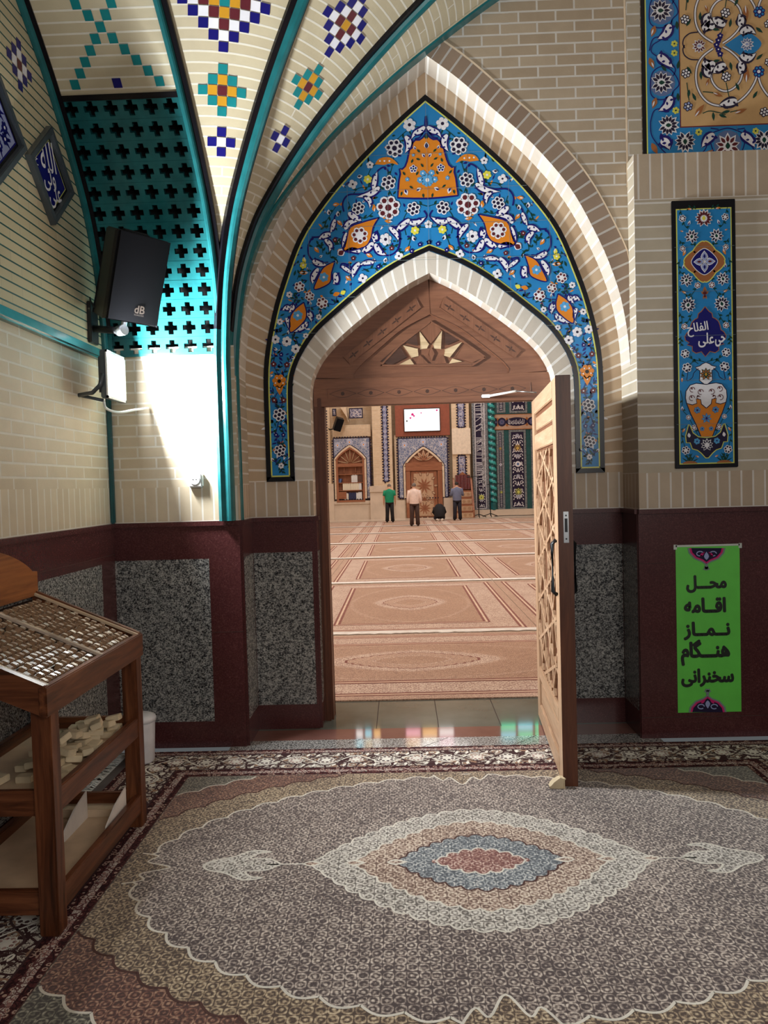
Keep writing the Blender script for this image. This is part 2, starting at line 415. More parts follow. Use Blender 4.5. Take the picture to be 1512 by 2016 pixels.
# writing: Persian letters in their joined forms, set from right to left
FORMS = {'ا': (0xFE8D, 0xFE8E, 0, 0), 'ح': (0xFEA1, 0xFEA2, 0xFEA3, 0xFEA4), 'م': (0xFEE1, 0xFEE2, 0xFEE3, 0xFEE4), 'ل': (0xFEDD, 0xFEDE, 0xFEDF, 0xFEE0),
         'ق': (0xFED5, 0xFED6, 0xFED7, 0xFED8), 'ه': (0xFEE9, 0xFEEA, 0xFEEB, 0xFEEC), 'ن': (0xFEE5, 0xFEE6, 0xFEE7, 0xFEE8), 'ز': (0xFEAF, 0xFEB0, 0, 0),
         'گ': (0xFB92, 0xFB93, 0xFB94, 0xFB95), 'س': (0xFEB1, 0xFEB2, 0xFEB3, 0xFEB4), 'خ': (0xFEA5, 0xFEA6, 0xFEA7, 0xFEA8), 'ر': (0xFEAD, 0xFEAE, 0, 0),
         'ی': (0xFBFC, 0xFBFD, 0xFBFE, 0xFBFF), 'ع': (0xFEC9, 0xFECA, 0xFECB, 0xFECC), 'ف': (0xFED1, 0xFED2, 0xFED3, 0xFED4), 'و': (0xFEED, 0xFEEE, 0, 0), 'ـ': (0x640,) * 4, 'د': (0xFEA9, 0xFEAA, 0, 0)}
def shape(w):
    o = []
    for i, c in enumerate(w):
        f = FORMS[c]; p = i > 0 and FORMS[w[i - 1]][2] != 0; n = i < len(w) - 1 and f[2] != 0
        o.append(chr(f[3] if p and n else f[1] if p else f[2] if n else f[0]))
    return ''.join(reversed(o))
def lettering(name, text, m, origin, U, Vv, height, parent, bold=0.0, depth=.0006, fit=None, shear=0, sx=1.0, turn=0.0):
    """text centred on origin in the plane U,V, as one thin mesh"""
    c = bpy.data.curves.new(name, 'FONT'); c.body = text; c.align_x = 'CENTER'; c.align_y = 'CENTER'; c.shear = shear; c.resolution_u = 3
    o = bpy.data.objects.new(name, c); COL.objects.link(o); bpy.context.view_layer.update()
    dg = bpy.context.evaluated_depsgraph_get(); me = bpy.data.meshes.new_from_object(o.evaluated_get(dg)); bpy.data.objects.remove(o)
    bm = bmesh.new(); bm.from_mesh(me); bmesh.ops.remove_doubles(bm, verts=bm.verts, dist=1e-5)
    # letters that touch get a hair of height each
    seen = set(); isl = []
    for v in bm.verts:
        if v in seen: continue
        st, comp = [v], []
        seen.add(v)
        while st:
            a = st.pop(); comp.append(a)
            for e in a.link_edges:
                b = e.other_vert(a)
                if b not in seen: seen.add(b); st.append(b)
        isl.append(comp)
    xs = [v.co.x for v in bm.verts]; ys = [v.co.y for v in bm.verts]; x0, x1, y0, y1 = min(xs), max(xs), min(ys), max(ys)
    k = height / max(1e-6, y1 - y0); kx = k * sx
    if fit: kx = fit / (x1 - x0)
    U, Vv = Vector(U).normalized(), Vector(Vv).normalized(); N = U.cross(Vv); o0 = Vector(origin)
    ct, sn = cos(turn), sin(turn)
    for i, comp in enumerate(sorted(isl, key=lambda c: min(v.co.x for v in c))):
        for v in comp:
            a, b = (v.co.x - (x0 + x1) / 2) * kx, (v.co.y - (y0 + y1) / 2) * k
            a, b = a * ct - b * sn, a * sn + b * ct
            v.co = o0 + U * a + Vv * b + N * (depth + .00012 * (i % 3))
    if bold:
        g0 = list(bm.faces)                        # thicken the strokes: the same letters again, shifted a hair to every side
        for q in range(8):
            r_ = bmesh.ops.duplicate(bm, geom=list(set(v for f in g0 for v in f.verts)) + g0); dv = U * (bold * k * cos(q * pi / 4)) + Vv * (bold * k * sin(q * pi / 4)) + N * (.00004 * (q + 1))
            for v in r_['geom']:
                if isinstance(v, bmesh.types.BMVert): v.co += dv
    for f in bm.faces:
        f.normal_update(); f.material_index = 0
    bmesh.ops.reverse_faces(bm, faces=[f for f in bm.faces if f.normal.dot(N) < 0])
    bm.to_mesh(me); bm.free(); me.materials.clear(); me.materials.append(M[m])
    ob = bpy.data.objects.new(name, me); COL.objects.link(ob)
    if parent: ob.parent = parent
    return ob
# ================================================================== the setting
XC, PL, PR, XL = .222, -1.004, 1.448, -1.80     # doorway axis, left and right pier edges, left wall
YB, Y1, Y2, YF = 4.72, 4.85, 5.05, 5.20         # pier face, arch face, recess face, wooden frame
DZ = 1.41                                        # top of the stone dado
Vx, Vy, Vz = Vector((1, 0, 0)), Vector((0, 1, 0)), Vector((0, 0, 1))

b = MB()
b.wall((-1.95, -2, 0), Vx, Vy, 6.2, 6.60, 'stone_base')
b.wall((PL - .1, 4.60, .001), Vx, Vy, PR - PL + .2, .20, 'granite_polished')
b.wall((PL - .1, 4.80, .001), Vx, Vy, PR - PL + .2, .205, 'stone_red')
b.wall((PL - .1, 5.005, .001), Vx, Vy, PR - PL + .2, .66, 'stone_green')
b.wall((-9, 5.6, 0), Vx, Vy, 24, 32, 'hall_marble')
for k in range(5):
    x = -.62 + k * .41
    b.wall((x, 5.005, .0016), Vx, Vy, .005, .66, 'stone_base')
for k in range(4):
    x = -.5 + k * .55
    b.face([(x, 4.60, .0016), (x + .006, 4.60, .0016), (x + .206, 4.80, .0016), (x + .2, 4.80, .0016)], 'black_tile')
struct(b.build('floor', weld=False))

# ---- left wall
b = MB()
b.wall((XL, 5.2, DZ), -Vy, Vz, 6.2, .22, 'brick_cream_header', -5.2)
b.wall((XL, 5.2, DZ + .22), -Vy, Vz, 6.2, .82, 'brick_cream', -5.2, .012)
b.wall((XL, 5.2, 2.45), -Vy, Vz, 6.2, 2.75, 'brick_teal_joint', -5.2, 0)
def sq(c, du, dv, w, h, m, nrm): 
    c = Vector(c) + nrm * .0015; b.face([c - du * w / 2 - dv * h / 2, c + du * w / 2 - dv * h / 2, c + du * w / 2 + dv * h / 2, c - du * w / 2 + dv * h / 2], m)
c0 = on_x(38, 128, XL)
for i in range(-2, 3):
    for j in range(-2, 3):
        d = abs(i) + abs(j)
        if d <= 2: sq((XL, c0.y - i * .05, c0.z + j * .05), -Vy, Vz, .046, .046, ('g_wine', 'g_white', 'g_navy')[d], Vx)
struct(b.build('wall_left', weld=False))
b = MB().box((XL + .012, 1.9, 2.428), (.06, 5.6, .06), 'teal_tile')
struct(b.build('trim_left_ledge', bevel=.012))

b = MB(); b.wall((XL - .1, -2, 5.4), Vx, Vy, 6.0, 6.95, 'plaster'); struct(b.build('ceiling_vestibule'))
# ---- back wall of the small bay, and the brick behind everything above
b = MB()
b.wall((XL, YB, DZ), Vx, Vz, PL - XL, .215, 'brick_cream_header')
b.wall((XL, YB, DZ + .215), Vx, Vz, PL - XL, .86, 'brick_cream', .05, .015)
struct(b.build('wall_back_bay', weld=False))
b = MB().box((XL + .014, YB - .012, (DZ + 2.45) / 2), (.028, .028, 2.45 - DZ), 'teal_dark')
struct(b.build('trim_corner_strip', bevel=.006))

# ---- dado: maroon slabs with granite insets and a small cap
def dado(name, a, c, inset=None, seams=()):
    a, c = Vector((a[0], a[1], 0)), Vector((c[0], c[1], 0)); d = (c - a); L = d.length; d.normalize(); n = d.cross(Vz)   # a -> c runs left to right as seen from the room
    b = MB(); t = .016
    def slab(z0, z1, out, m, u0=0, u1=L):
        p = a + d * u0 - n * .04; q = a + d * u1 - n * .04; T = n * (.04 + out)
        pts = [p, q, q + T, p + T]; k = len(b.V)
        b.V += [tuple(v + Vz * z0) for v in pts] + [tuple(v + Vz * z1) for v in pts]
        for f in ((0, 3, 2, 1), (4, 5, 6, 7), (0, 1, 5, 4), (1, 2, 6, 5), (2, 3, 7, 6), (3, 0, 4, 7)):
            b.F.append(tuple(k + i for i in f)); b.MI.append(b.mi(m)); b.UV.append([(0, 0)] * 4); b.SM.append(False)
    slab(0, DZ - .028, t, 'maroon_stone')
    slab(DZ - .028, DZ, t + .014, 'maroon_stone')
    if inset: slab(.165, 1.178, t + .0015, 'granite', *inset)
    for s in seams: slab(s - .0012, s + .0012, t + .0008, 'stone_base')
    return struct(b.build(name))
dado('baseboard_left', (XL, -.8), (XL, YB), (.2, 5.29), (1.22, .14))
dado('baseboard_back', (XL + .016, YB), (PL, YB), (.0, .585), (.72,))
dado('baseboard_recess_left', (PL, YB), (PL, Y2), (.02, .30))
dado('baseboard_recess_back_left', (PL, Y2), (XC - .803, Y2), (.018, .405))
dado('baseboard_reveal_left', (XC - .803, Y2), (XC - .803, YF), (.02, .12))
dado('baseboard_recess_right', (PR, Y2), (PR, YB), (.03, .31))
dado('baseboard_recess_back_right', (XC + .803, Y2), (PR, Y2), (.02, .405))
dado('baseboard_right', (PR - .012, YB), (3.4, YB), None, (1.08, .13))

# ---- pointed arches, as half outlines (distance from axis, height)
A_ = spline([(0, 4.252), (.185, 4.112), (.385, 3.93), (.60, 3.735), (.78, 3.535), (.905, 3.36), (1.01, 3.16), (1.095, 2.97), (1.17, 2.74), (1.212, 2.5), (1.226, 2.3)], 5)
T1_ = spline([(0, 4.106), (.232, 3.912), (.505, 3.655), (.69, 3.45), (.85, 3.222), (.97, 2.93), (1.035, 2.728), (1.085, 2.5), (1.104, 2.314), (1.106, 2.0)], 5)
T2_ = spline([(0, 3.112), (.19, 3.03), (.385, 2.91), (.65, 2.697), (.76, 2.595), (.85, 2.467), (.90, 2.355), (.917, 2.248), (.92, 2.0)], 5)
O_ = spline([(0, 2.972), (.14, 2.905), (.30, 2.803), (.53, 2.632), (.69, 2.485), (.77, 2.36), (.80, 2.25), (.803, 2.1)], 5)
def full(h, zb, n=40):
    h = resample(list(h) + [(h[-1][0], zb)], n); return [(XC - x, z) for x, z in reversed(h)] + [(XC + x, z) for x, z in h[1:]]
def band(b, P, Q, y, m, yq=None, uoff=0):
    """strip between two outlines of equal length, uv along and across"""
    L = cum([((p[0] + q[0]) / 2, (p[1] + q[1]) / 2) for p, q in zip(P, Q)]); yq = y if yq is None else yq
    for i in range(len(P) - 1):
        w0, w1 = math.dist(P[i], Q[i]) or 0, math.dist(P[i + 1], Q[i + 1]) or 0
        if yq != y: w0 = w1 = abs(yq - y)
        b.face([(P[i][0], y, P[i][1]), (P[i + 1][0], y, P[i + 1][1]), (Q[i + 1][0], yq, Q[i + 1][1]), (Q[i][0], yq, Q[i][1])], m, [(L[i] + uoff, .05), (L[i + 1] + uoff, .05), (L[i + 1] + uoff, .05 + w1), (L[i] + uoff, .05 + w0)])
ZT = 1.645
Af, T1f, T2f, Of = full(A_, ZT), full(T1_, ZT), full(T2_, ZT), full(O_, ZT)
b = MB()
band(b, Af, T1f, Y2, 'brick_ring'); band(b, T2f, Of, Y2, 'brick_ring_pale')
band(b, T1f, T2f, Y2 + .004, 'brick_ring')
for x in (XC - 1.226, XC + .803): b.wall((x, Y2, DZ), Vx, Vz, .423, ZT - DZ, 'brick_tan_header', .03)
# the reveal round the wooden door
Of2 = full(O_, DZ); band(b, Of2, Of2, Y2, 'brick_ring_pale', YF + .12)
struct(b.build('wall_recess', weld=False))
# arch soffit and recess sides
b = MB(); As = full(A_, 2.3); band(b, As, As, Y1, 'brick_ring_pale', Y2)
for x, sd in ((PL, 0), (PR, 0)):
    b.wall((x, YB, DZ + .22), Vy, Vz, Y2 - YB, 2.3 - DZ - .22, 'brick_pier'); b.wall((x, YB, DZ), Vy, Vz, Y2 - YB, .22, 'brick_tan_header')
b.wall((PR, YB, 2.3), Vy, Vz, Y1 - YB, 3.545 - 2.3, 'brick_pier')
struct(b.build('wall_arch_soffit', weld=False))
# arch face wall, voussoirs on its right limb
b = MB()
P = [p for p in full(A_, 2.3) ]
for (x0, z0), (x1, z1) in zip(P, P[1:]):
    if x1 - x0 > 1e-6: b.face([(x0, Y1, z0), (x1, Y1, z1), (x1, Y1, 5.4), (x0, Y1, 5.4)], 'brick_tan', [(x0, z0), (x1, z1), (x1, 5.4), (x0, 5.4)])
b.wall((PR, Y1, 3.3), Vx, Vz, 2.6, 2.1, 'brick_tan', PR, 3.3)
b.wall((PR + .008, Y1 - .002, 3.4), Vx, Vz, .084, 2.0, 'brick_pier', 0, .02)
b.wall((PR - .006, Y1 - .0025, 3.4), Vx, Vz, .012, 2.0, 'plaster')
Ah = resample(list(A_), 40); ring = []
for i, p in enumerate(Ah):
    q0, q1 = Ah[max(0, i - 1)], Ah[min(39, i + 1)]; dx, dz = q1[0] - q0[0], q1[1] - q0[1]; L = math.hypot(dx, dz)
    ring.append((p[0] - dz / L * .125, p[1] + dx / L * .125))
ring[0] = (0, Ah[0][1] + .165)
RP = [(XC + x, z) for x, z in Ah]; RQ = [(min(PR, XC + x), z) for x, z in ring]
band(b, RP, RQ, Y1 - .003, 'brick_ring_dark')
for i in range(len(RQ) - 1):
    if RQ[i][0] < PR - .001:
        b.face([(RQ[i][0], Y1 - .0036, RQ[i][1]), (RQ[i + 1][0], Y1 - .0036, RQ[i + 1][1]), (RQ[i + 1][0] + .004, Y1 - .0036, RQ[i + 1][1] + .012), (RQ[i][0] + .004, Y1 - .0036, RQ[i][1] + .012)], 'plaster')
struct(b.build('wall_arch', weld=False))
# right pier
b = MB()
b.wall((PR, YB, DZ), Vx, Vz, 2.4, .22, 'brick_tan_header', .02)
b.wall((PR, YB, DZ + .22), Vx, Vz, 2.4, 3.272 - DZ - .22, 'brick_pier', .3, .01)
b.wall((PR, YB, 3.272), Vx, Vz, 2.4, .273, 'brick_tan_header', .045)
b.face([(PR, YB, 3.545), (PR + 2.4, YB, 3.545), (PR + 2.4, Y1, 3.545), (PR, Y1, 3.545)], 'plaster')
struct(b.build('wall_right_pier', weld=False))

# ---- vault: ribs fan from the pier, webs between them
PROF = [(1.41, .0), (2.3, .0), (2.45, .006), (2.6, .022), (2.85, .066), (3.06, .135), (3.25, .225), (3.42, .345), (3.56, .46), (3.72, .605), (3.85, .74), (3.985, .895), (4.12, 1.06), (4.256, 1.24), (4.5, 1.59), (4.75, 2.0), (4.95, 2.4)]
PZ = spline([(z, r) for z, r in PROF], 4)
def prof(z): return interp(PZ, z)
ZS = [1.41, 1.9, 2.2] + [2.3 + i * .045 for i in range(60)]; ZS = [z for z in ZS if z <= 4.95]
SL = cum([(prof(z), z) for z in ZS])
def arc(z): return interp(list(zip(ZS, SL)), z)
def z_at(s): return interp(list(zip(SL, ZS)), s)
def rib(name, bx, by, phi, section, z0=1.41, z1=4.95):
    ph = math.radians(phi); rad = Vector((sin(ph), -cos(ph), 0)); side = Vector((cos(ph), sin(ph), 0)); b = MB()
    zs = [z for z in ZS if z0 <= z <= z1]; n = len(section)
    def fn(i, j):
        z = zs[i]; d = .01; dr, dz = prof(z + d) - prof(z - d), 2 * d; L = math.hypot(dr, dz); nr = (dz / L, -dr / L)
        s = section[j][0], section[j][1]
        return Vector((bx, by, 0)) + rad * (prof(z) + nr[0] * s[1]) + Vz * (z + nr[1] * s[1]) + side * s[0]
    b.grid(fn, len(zs) - 1, n - 1, lambda i, j: section[j][2] if zs[i] > 2.55 else T_, lambda i, j: (i * .1, j * .1), smooth=False)
    return struct(b.build(name, recalc=False))
T_, K_ = 'teal_tile', 'black_tile'
def sect(bl, tw, br, h=.034):
    s = [(-tw - bl, -.03, K_), (-tw - bl, .008, K_), (-tw, .010, T_)] if bl else [(-tw, -.03, T_)]
    s += [(-tw, .012, T_), (-tw * .72, h * .8, T_), (-tw * .3, h, T_), (tw * .3, h, T_), (tw * .72, h * .8, T_)]
    s += [(tw, .012, K_), (tw + br, .008, K_), (tw + br, -.03, K_)] if br else [(tw, .012, T_), (tw, -.03, T_)]
    return s
rib('trim_rib_wall', XL + .012, 4.705, 0, sect(.0, .022, .022, .03), 2.43)
rib('trim_rib_screen', -1.075, 4.70, -3, sect(0, .02, .026))
rib('trim_rib_middle', -1.056, 4.69, 39.8, sect(.03, .029, .006))
rib('trim_rib_inner', -1.025, 4.785, 72.5, sect(.026, .03, .02))
# wall rib: a flat teal band with a black edge against the arch wall
b = MB(); zs = [z for z in ZS if z >= 1.41]; Q = []
for z in zs:
    d = .01; dr, dz = prof(z + d) - prof(z - d), 2 * d; L = math.hypot(dr, dz); Q.append(((PL + prof(z), z), (dz / L, -dr / L)))
offs = [(.0, Y1 + .01, T_), (.004, 4.775, T_), (-.006, 4.765, T_), (-.056, 4.765, T_), (-.064, 4.772, K_), (-.088, 4.772, K_), (-.09, 4.80, K_)]
b.grid(lambda i, j: (Q[i][0][0] + Q[i][1][0] * offs[j][0], offs[j][1], Q[i][0][1] + Q[i][1][1] * offs[j][0]), len(Q) - 1, len(offs) - 1, lambda i, j: offs[j][2], smooth=False)
struct(b.build('trim_rib_arch', recalc=False))

def web(name, base0, ph0, base1, ph1, inset, motifs=(), z0=2.2):
    """surface between two ribs; inset recesses it behind them"""
    zs = [z for z in ZS if z >= z0]; N = 12; b = MB()
    def at(z, t, off=0):
        ph = math.radians(lerp(ph0, ph1, t)); bx, by = lerp(base0[0], base1[0], t), lerp(base0[1], base1[1], t); d = .01
        dr, dz = prof(z + d) - prof(z - d), 2 * d; L = math.hypot(dr, dz); o = -inset + off; r = prof(z) + dz / L * o
        return Vector((bx + r * sin(ph), by - r * cos(ph), z - dr / L * o))
    def width(z): 
        a, c = at(z, 0), at(z, 1); return max(1e-3, (a - c).length)
    b.grid(lambda i, j: at(zs[i], j / N), len(zs) - 1, N, 'brick_web', lambda i, j: ((j / N - .5) * width(zs[i]), arc(zs[i])))
    # plain edge bricks down both sides
    for s0, s1 in ((0, 1), (1, 0)):
        for i in range(len(zs) - 1):
            f = [min(.3, .055 / width(z)) for z in (zs[i], zs[i + 1])]
            q = [at(zs[i], s0, .002), at(zs[i + 1], s0, .002), at(zs[i + 1], s0 + (s1 - s0) * f[1], .002), at(zs[i], s0 + (s1 - s0) * f[0], .002)]
            b.face(q, 'g_cream')
    for tc, sc, n, cols in motifs:
        pw, ph_ = .0495, .052; row = round(sc / .052 - .5)
        for j in range(-n, n + 1):
            s = (row + j + .5) * ph_
            for i in range(-n, n + 1):
                d = abs(i) + abs(j)
                if d > n: continue
                def pt(u, v):
                    z = z_at(s + v); return at(z, tc + (i * pw + u) / width(z), .003)
                h = .0235; k = .0235
                b.face([pt(-k, -h), pt(k, -h), pt(k, h), pt(-k, h)], 'g_' + cols[d])
    return struct(b.build(name, weld=True)), at
BLUE, TEALS, BIG3, BIG4 = ('white', 'navy'), ('wine', 'mustard', 'teal'), ('mustard', 'wine', 'white', 'navy'), ('teal', 'mustard', 'wine', 'white', 'navy')
def s_for(bx, by, ph, py, px=None):
    """arc length at which the web centre line (base, angle) is seen at height py"""
    best = None
    for k in range(600):
        z = 2.3 + k * .0044; r = prof(z); p = Vector((bx + r * sin(ph), by - r * cos(ph), z)) - CAM; y = PCY - FPX * p.dot(UP) / p.dot(FW)
        if best is None or abs(y - py) < best[0]: best = (abs(y - py), z)
    return arc(best[1])
w1, w2 = (-1.066, 4.695), (-1.04, 4.74)
s1 = lambda py: s_for(*w1, math.radians(18), py)
s2 = lambda py: s_for(*w2, math.radians(56), py)
web('ceiling_web_wide', (-1.075, 4.70), -3, (-1.056, 4.69), 39.8, .012, ((.47, s1(288), 1, BLUE), (.47, s1(177), 2, TEALS), (.47, s1(8), 4, BIG4)))
web('ceiling_web_middle', (-1.056, 4.69), 39.8, (-1.025, 4.785), 72.5, .012, ((.5, s2(270), 1, BLUE), (.5, s2(180), 2, TEALS), (.5, s2(54), 3, BIG3)))
web('ceiling_web_narrow', (-1.025, 4.785), 72.5, (PL, 4.80), 90, .006)

# ---- barrel vault of the bay: pierced teal screen below, patterned brick above
X0b, X1b = XL + .03, -1.095
def bar(x, s, off=0):
    z = z_at(s); d = .01; dr, dz = prof(z + d) - prof(z - d), 2 * d; L = math.hypot(dr, dz); r = prof(z) + dz / L * off
    return (X0b + (x - X0b) * (X1b - .055 * prof(z) - X0b) / (X1b - X0b), 4.705 - r, z - dr / L * off)
sa, sb = arc(2.43), arc(3.70); NR, NCL = 13, 6; cw, chh = (X1b - X0b) / NCL, (sb - sa) / NR
b = MB(); lv = [0, .15, .36, .64, .85, 1]
for c in range(NCL):
    for r in range(NR):
        for i in range(5):
            for j in range(5):
                hole = (i == 2 and 1 <= j <= 3) or (j == 2 and 1 <= i <= 3)
                xa, xb = X0b + (c + lv[i]) * cw, X0b + (c + lv[i + 1]) * cw; za, zb = sa + (r + lv[j]) * chh, sa + (r + lv[j + 1]) * chh
                if not hole: b.face([bar(xa, za), bar(xb, za), bar(xb, zb), bar(xa, zb)], 'teal_tile'); continue
                # sides of the hole
                for di, dj, e0, e1 in ((-1, 0, (xa, za), (xa, zb)), (1, 0, (xb, zb), (xb, za)), (0, -1, (xb, za), (xa, za)), (0, 1, (xa, zb), (xb, zb))):
                    ii, jj = i + di, j + dj
                    if not ((ii == 2 and 1 <= jj <= 3) or (jj == 2 and 1 <= ii <= 3)):
                        b.face([bar(e0[0], e0[1]), bar(e1[0], e1[1]), bar(e1[0], e1[1], -.03), bar(e0[0], e0[1], -.03)], 'teal_dark')
    for r in range(NR + 1):
        if r: 
            s = sa + r * chh; b.face([bar(X0b + c * cw, s - .0012, .0008), bar(X0b + (c + 1) * cw, s - .0012, .0008), bar(X0b + (c + 1) * cw, s + .0012, .0008), bar(X0b + c * cw, s + .0012, .0008)], 'teal_dark')
struct(b.build('trim_screen', recalc=False))
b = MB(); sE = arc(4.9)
b.grid(lambda i, j: bar(lerp(X0b - .03, X1b + .03, j / 2), lerp(sa - .1, sb + .05, i / 30), -.10), 30, 2, 'dark_void')  # near-black sheet stands for the dark behind the pierced holes
struct(b.build('screen_dark_backing'))
b = MB()
b.grid(lambda i, j: bar(lerp(X0b - .03, X1b + .02, j / 6), lerp(sb, sE, i / 40), .0), 40, 6, 'brick_web', lambda i, j: (lerp(X0b, X1b, j / 6), lerp(sb, sE, i / 40)))
b.grid(lambda i, j: bar(lerp(X0b, X1b, j / 4), sb - .012 + .03 * i, .006), 1, 4, 'black_tile')
xm = (X0b + X1b) / 2; r0 = round(sb / .052 + .5)
def bsq(x, row, m):
    s = (row + .5) * .052; b.face([bar(x - .024, s - .0235, .003), bar(x + .024, s - .0235, .003), bar(x + .024, s + .0235, .003), bar(x - .024, s + .0235, .003)], m)
for k in range(-5, 9):
    for sg in ((1, -1) if k else (1,)):
        x = xm + .02 + sg * k * .047
        if X0b + .03 < x < X1b - .02: bsq(x, r0 + 5 + k, 'g_teal')
bsq(xm + .02, r0, 'g_navy'); bsq(xm + .02, r0 + 10, 'g_navy')
struct(b.build('ceiling_barrel', weld=False))

# ---- wooden frame and tympanum of the doorway
def py(px, py_): 
    p = on_y(px, py_, YF); return (p.x, p.z)
def crop(u, v): return py(600 + u / 2.7, 540 + v / 2.7)
fr = bpy.data.objects.new('door_frame', None); COL.objects.link(fr); struct(fr)
def jamb(x0, x1, flip):
    b = MB(); s = -1 if flip else 1; e = x1 if not flip else x0
    w = x1 - x0
    o = [(x0, YF), (x0, YF + .13), (x1, YF + .13), (x1, YF + .02), (x1 - w * .25, YF + .02), (x1 - w * .25, YF - .008), (x1 - w * .62, YF - .008), (x1 - w * .62, YF)] if not flip else \
        [(x1, YF), (x1, YF + .13), (x0, YF + .13), (x0, YF + .02), (x0 + w * .25, YF + .02), (x0 + w * .25, YF - .008), (x0 + w * .62, YF - .008), (x0 + w * .62, YF)]
    return b.prism(o, 2, 0.0, 2.2, 'frame_wood_z').build('frame_post', fr, bevel=.004)
jamb(XC - .803, XC - .729, False); jamb(XC + .712, XC + .803, True)
arch = [(XC - x, z) for x, z in reversed(resample([p for p in O_ if p[1] > 2.16] + [(.803, 2.146)], 26))]; arch += [(2 * XC - x, z) for x, z in reversed(arch[:-1])]
MB().prism(arch, 1, YF + .02, YF + .10, 'door_wood_x').build('tympanum_board', fr)
MB().prism([(XC - .795, 2.146), (XC + .795, 2.146), (XC + .795, 2.325), (XC - .795, 2.325)], 1, YF - .004, YF + .05, 'door_wood_x').build('lintel_rail', fr, bevel=.004)
b = MB(); z0, z1 = 2.188, 2.262
b.prism([(XC - .70, z0), (XC + .66, z0), (XC + .66, z1), (XC - .70, z1)], 1, YF - .007, YF + .03, 'door_wood_x')
b.build('carved_strip', fr, bevel=.003)
a = Art()
for k in range(7):
    x = -.60 + k * .19
    for sg in (1, -1): a.strip(spline([(x - .09, 0), (x, sg * .026), (x + .09, 0)], 6), .0028, 'inlay_dark')
    a.flower((x, 0), .014, 6, 'inlay_dark', 'inlay_dark', 'inlay_dark')
a.build('carved_scroll', (XC, YF - .0075, (z0 + z1) / 2), Vx, Vz, fr)
# arched outer moulding: left and right limbs, and the framed field
lim = [p for p in O_ if p[1] > 2.33]
inn = spline([crop(668, 212), crop(520, 290), crop(400, 390), crop(300, 480), crop(262, 528)], 5); half = [(XC - x, z) for x, z in inn]
outl = [(XC - p[0], p[1]) for p in lim]
L1 = [(XC - max(0, x), z) for x, z in resample(half, 20)]; L2 = resample(outl, 20)
for sgn in (1, -1):
    q = [(XC + sgn * (p[0] - XC), p[1]) for p in L2 + [(L1[-1][0], 2.326)] + list(reversed(L1))]
    MB().prism(q, 1, YF + .004, YF + .05, 'door_wood_x').build('arch_moulding', fr, bevel=.003)
for quad in (((205, 440), (240, 475), (617, 178), (590, 128)), ((713, 178), (743, 122), (1152, 405), (1117, 442))):
    MB().prism([crop(*p) for p in quad], 1, YF - .003, YF + .03, 'door_wood_z').build('carved_strip', fr, bevel=.003)
    a = Art(); q = [crop(*p) for p in quad]; p0 = ((q[0][0] + q[1][0]) / 2, (q[0][1] + q[1][1]) / 2); p1 = ((q[2][0] + q[3][0]) / 2, (q[2][1] + q[3][1]) / 2)
    for k in range(5):
        c = (lerp(p0[0], p1[0], (k + .5) / 5), lerp(p0[1], p1[1], (k + .5) / 5)); an = math.atan2(p1[1] - p0[1], p1[0] - p0[0])
        for d in range(4): a.drop(c, an + d * pi / 2, .045 if d % 2 == 0 else .02, .012, 'inlay_dark')
    a.build('carved_scroll', (0, YF - .0035, 0), Vx, Vz, fr)
star = (('inlay_pale', ((612, 305), (660, 370), (648, 392), (615, 397))), ('inlay_pale', ((728, 303), (681, 370), (690, 392), (724, 395))),
        ('inlay_pale', ((525, 378), (600, 395), (603, 432), (568, 442))), ('inlay_pale', ((832, 362), (745, 398), (742, 430), (772, 440))),
        ('inlay_dark', ((520, 357), (592, 315), (600, 377))), ('inlay_dark', ((745, 308), (822, 345), (749, 375))),
        ('inlay_dark', ((403, 460), (500, 378), (540, 440), (455, 483))), ('door_wood_x', ((855, 365), (957, 440), (888, 467), (800, 440))),
        ('door_wood_z', ((612, 298), (640, 265), (668, 250), (700, 265), (728, 298), (670, 365))), ('door_wood_z', ((672, 388), (690, 420), (674, 458), (656, 424))),
        ('inlay_pale', ((508, 477), (560, 450), (578, 476))), ('door_wood_z', ((592, 472), (612, 428), (655, 472))), ('door_wood_z', ((694, 472), (735, 428), (752, 470))), ('inlay_pale', ((770, 472), (785, 448), (830, 462))))
for m, q in star: MB().prism([crop(*p) for p in q], 1, YF + .010, YF + .03, m).build('inlay_piece', fr, bevel=.002)
b = MB()
for q in (((403, 484), (505, 376), (668, 250), (838, 352), (960, 440), (890, 484)),):
    P = [crop(*p) for p in q]
    for i in range(len(P)): 
        p, r = P[i], P[(i + 1) % len(P)]; dx, dz = r[0] - p[0], r[1] - p[1]; L = math.hypot(dx, dz)
        b.prism([(p[0] - dz / L * .006, p[1] + dx / L * .006), (r[0] - dz / L * .006, r[1] + dx / L * .006), (r[0] + dz / L * .006, r[1] - dx / L * .006), (p[0] + dz / L * .006, p[1] - dx / L * .006)], 1, YF + .006, YF + .03, 'door_wood_x')
b.build('inlay_border', fr)

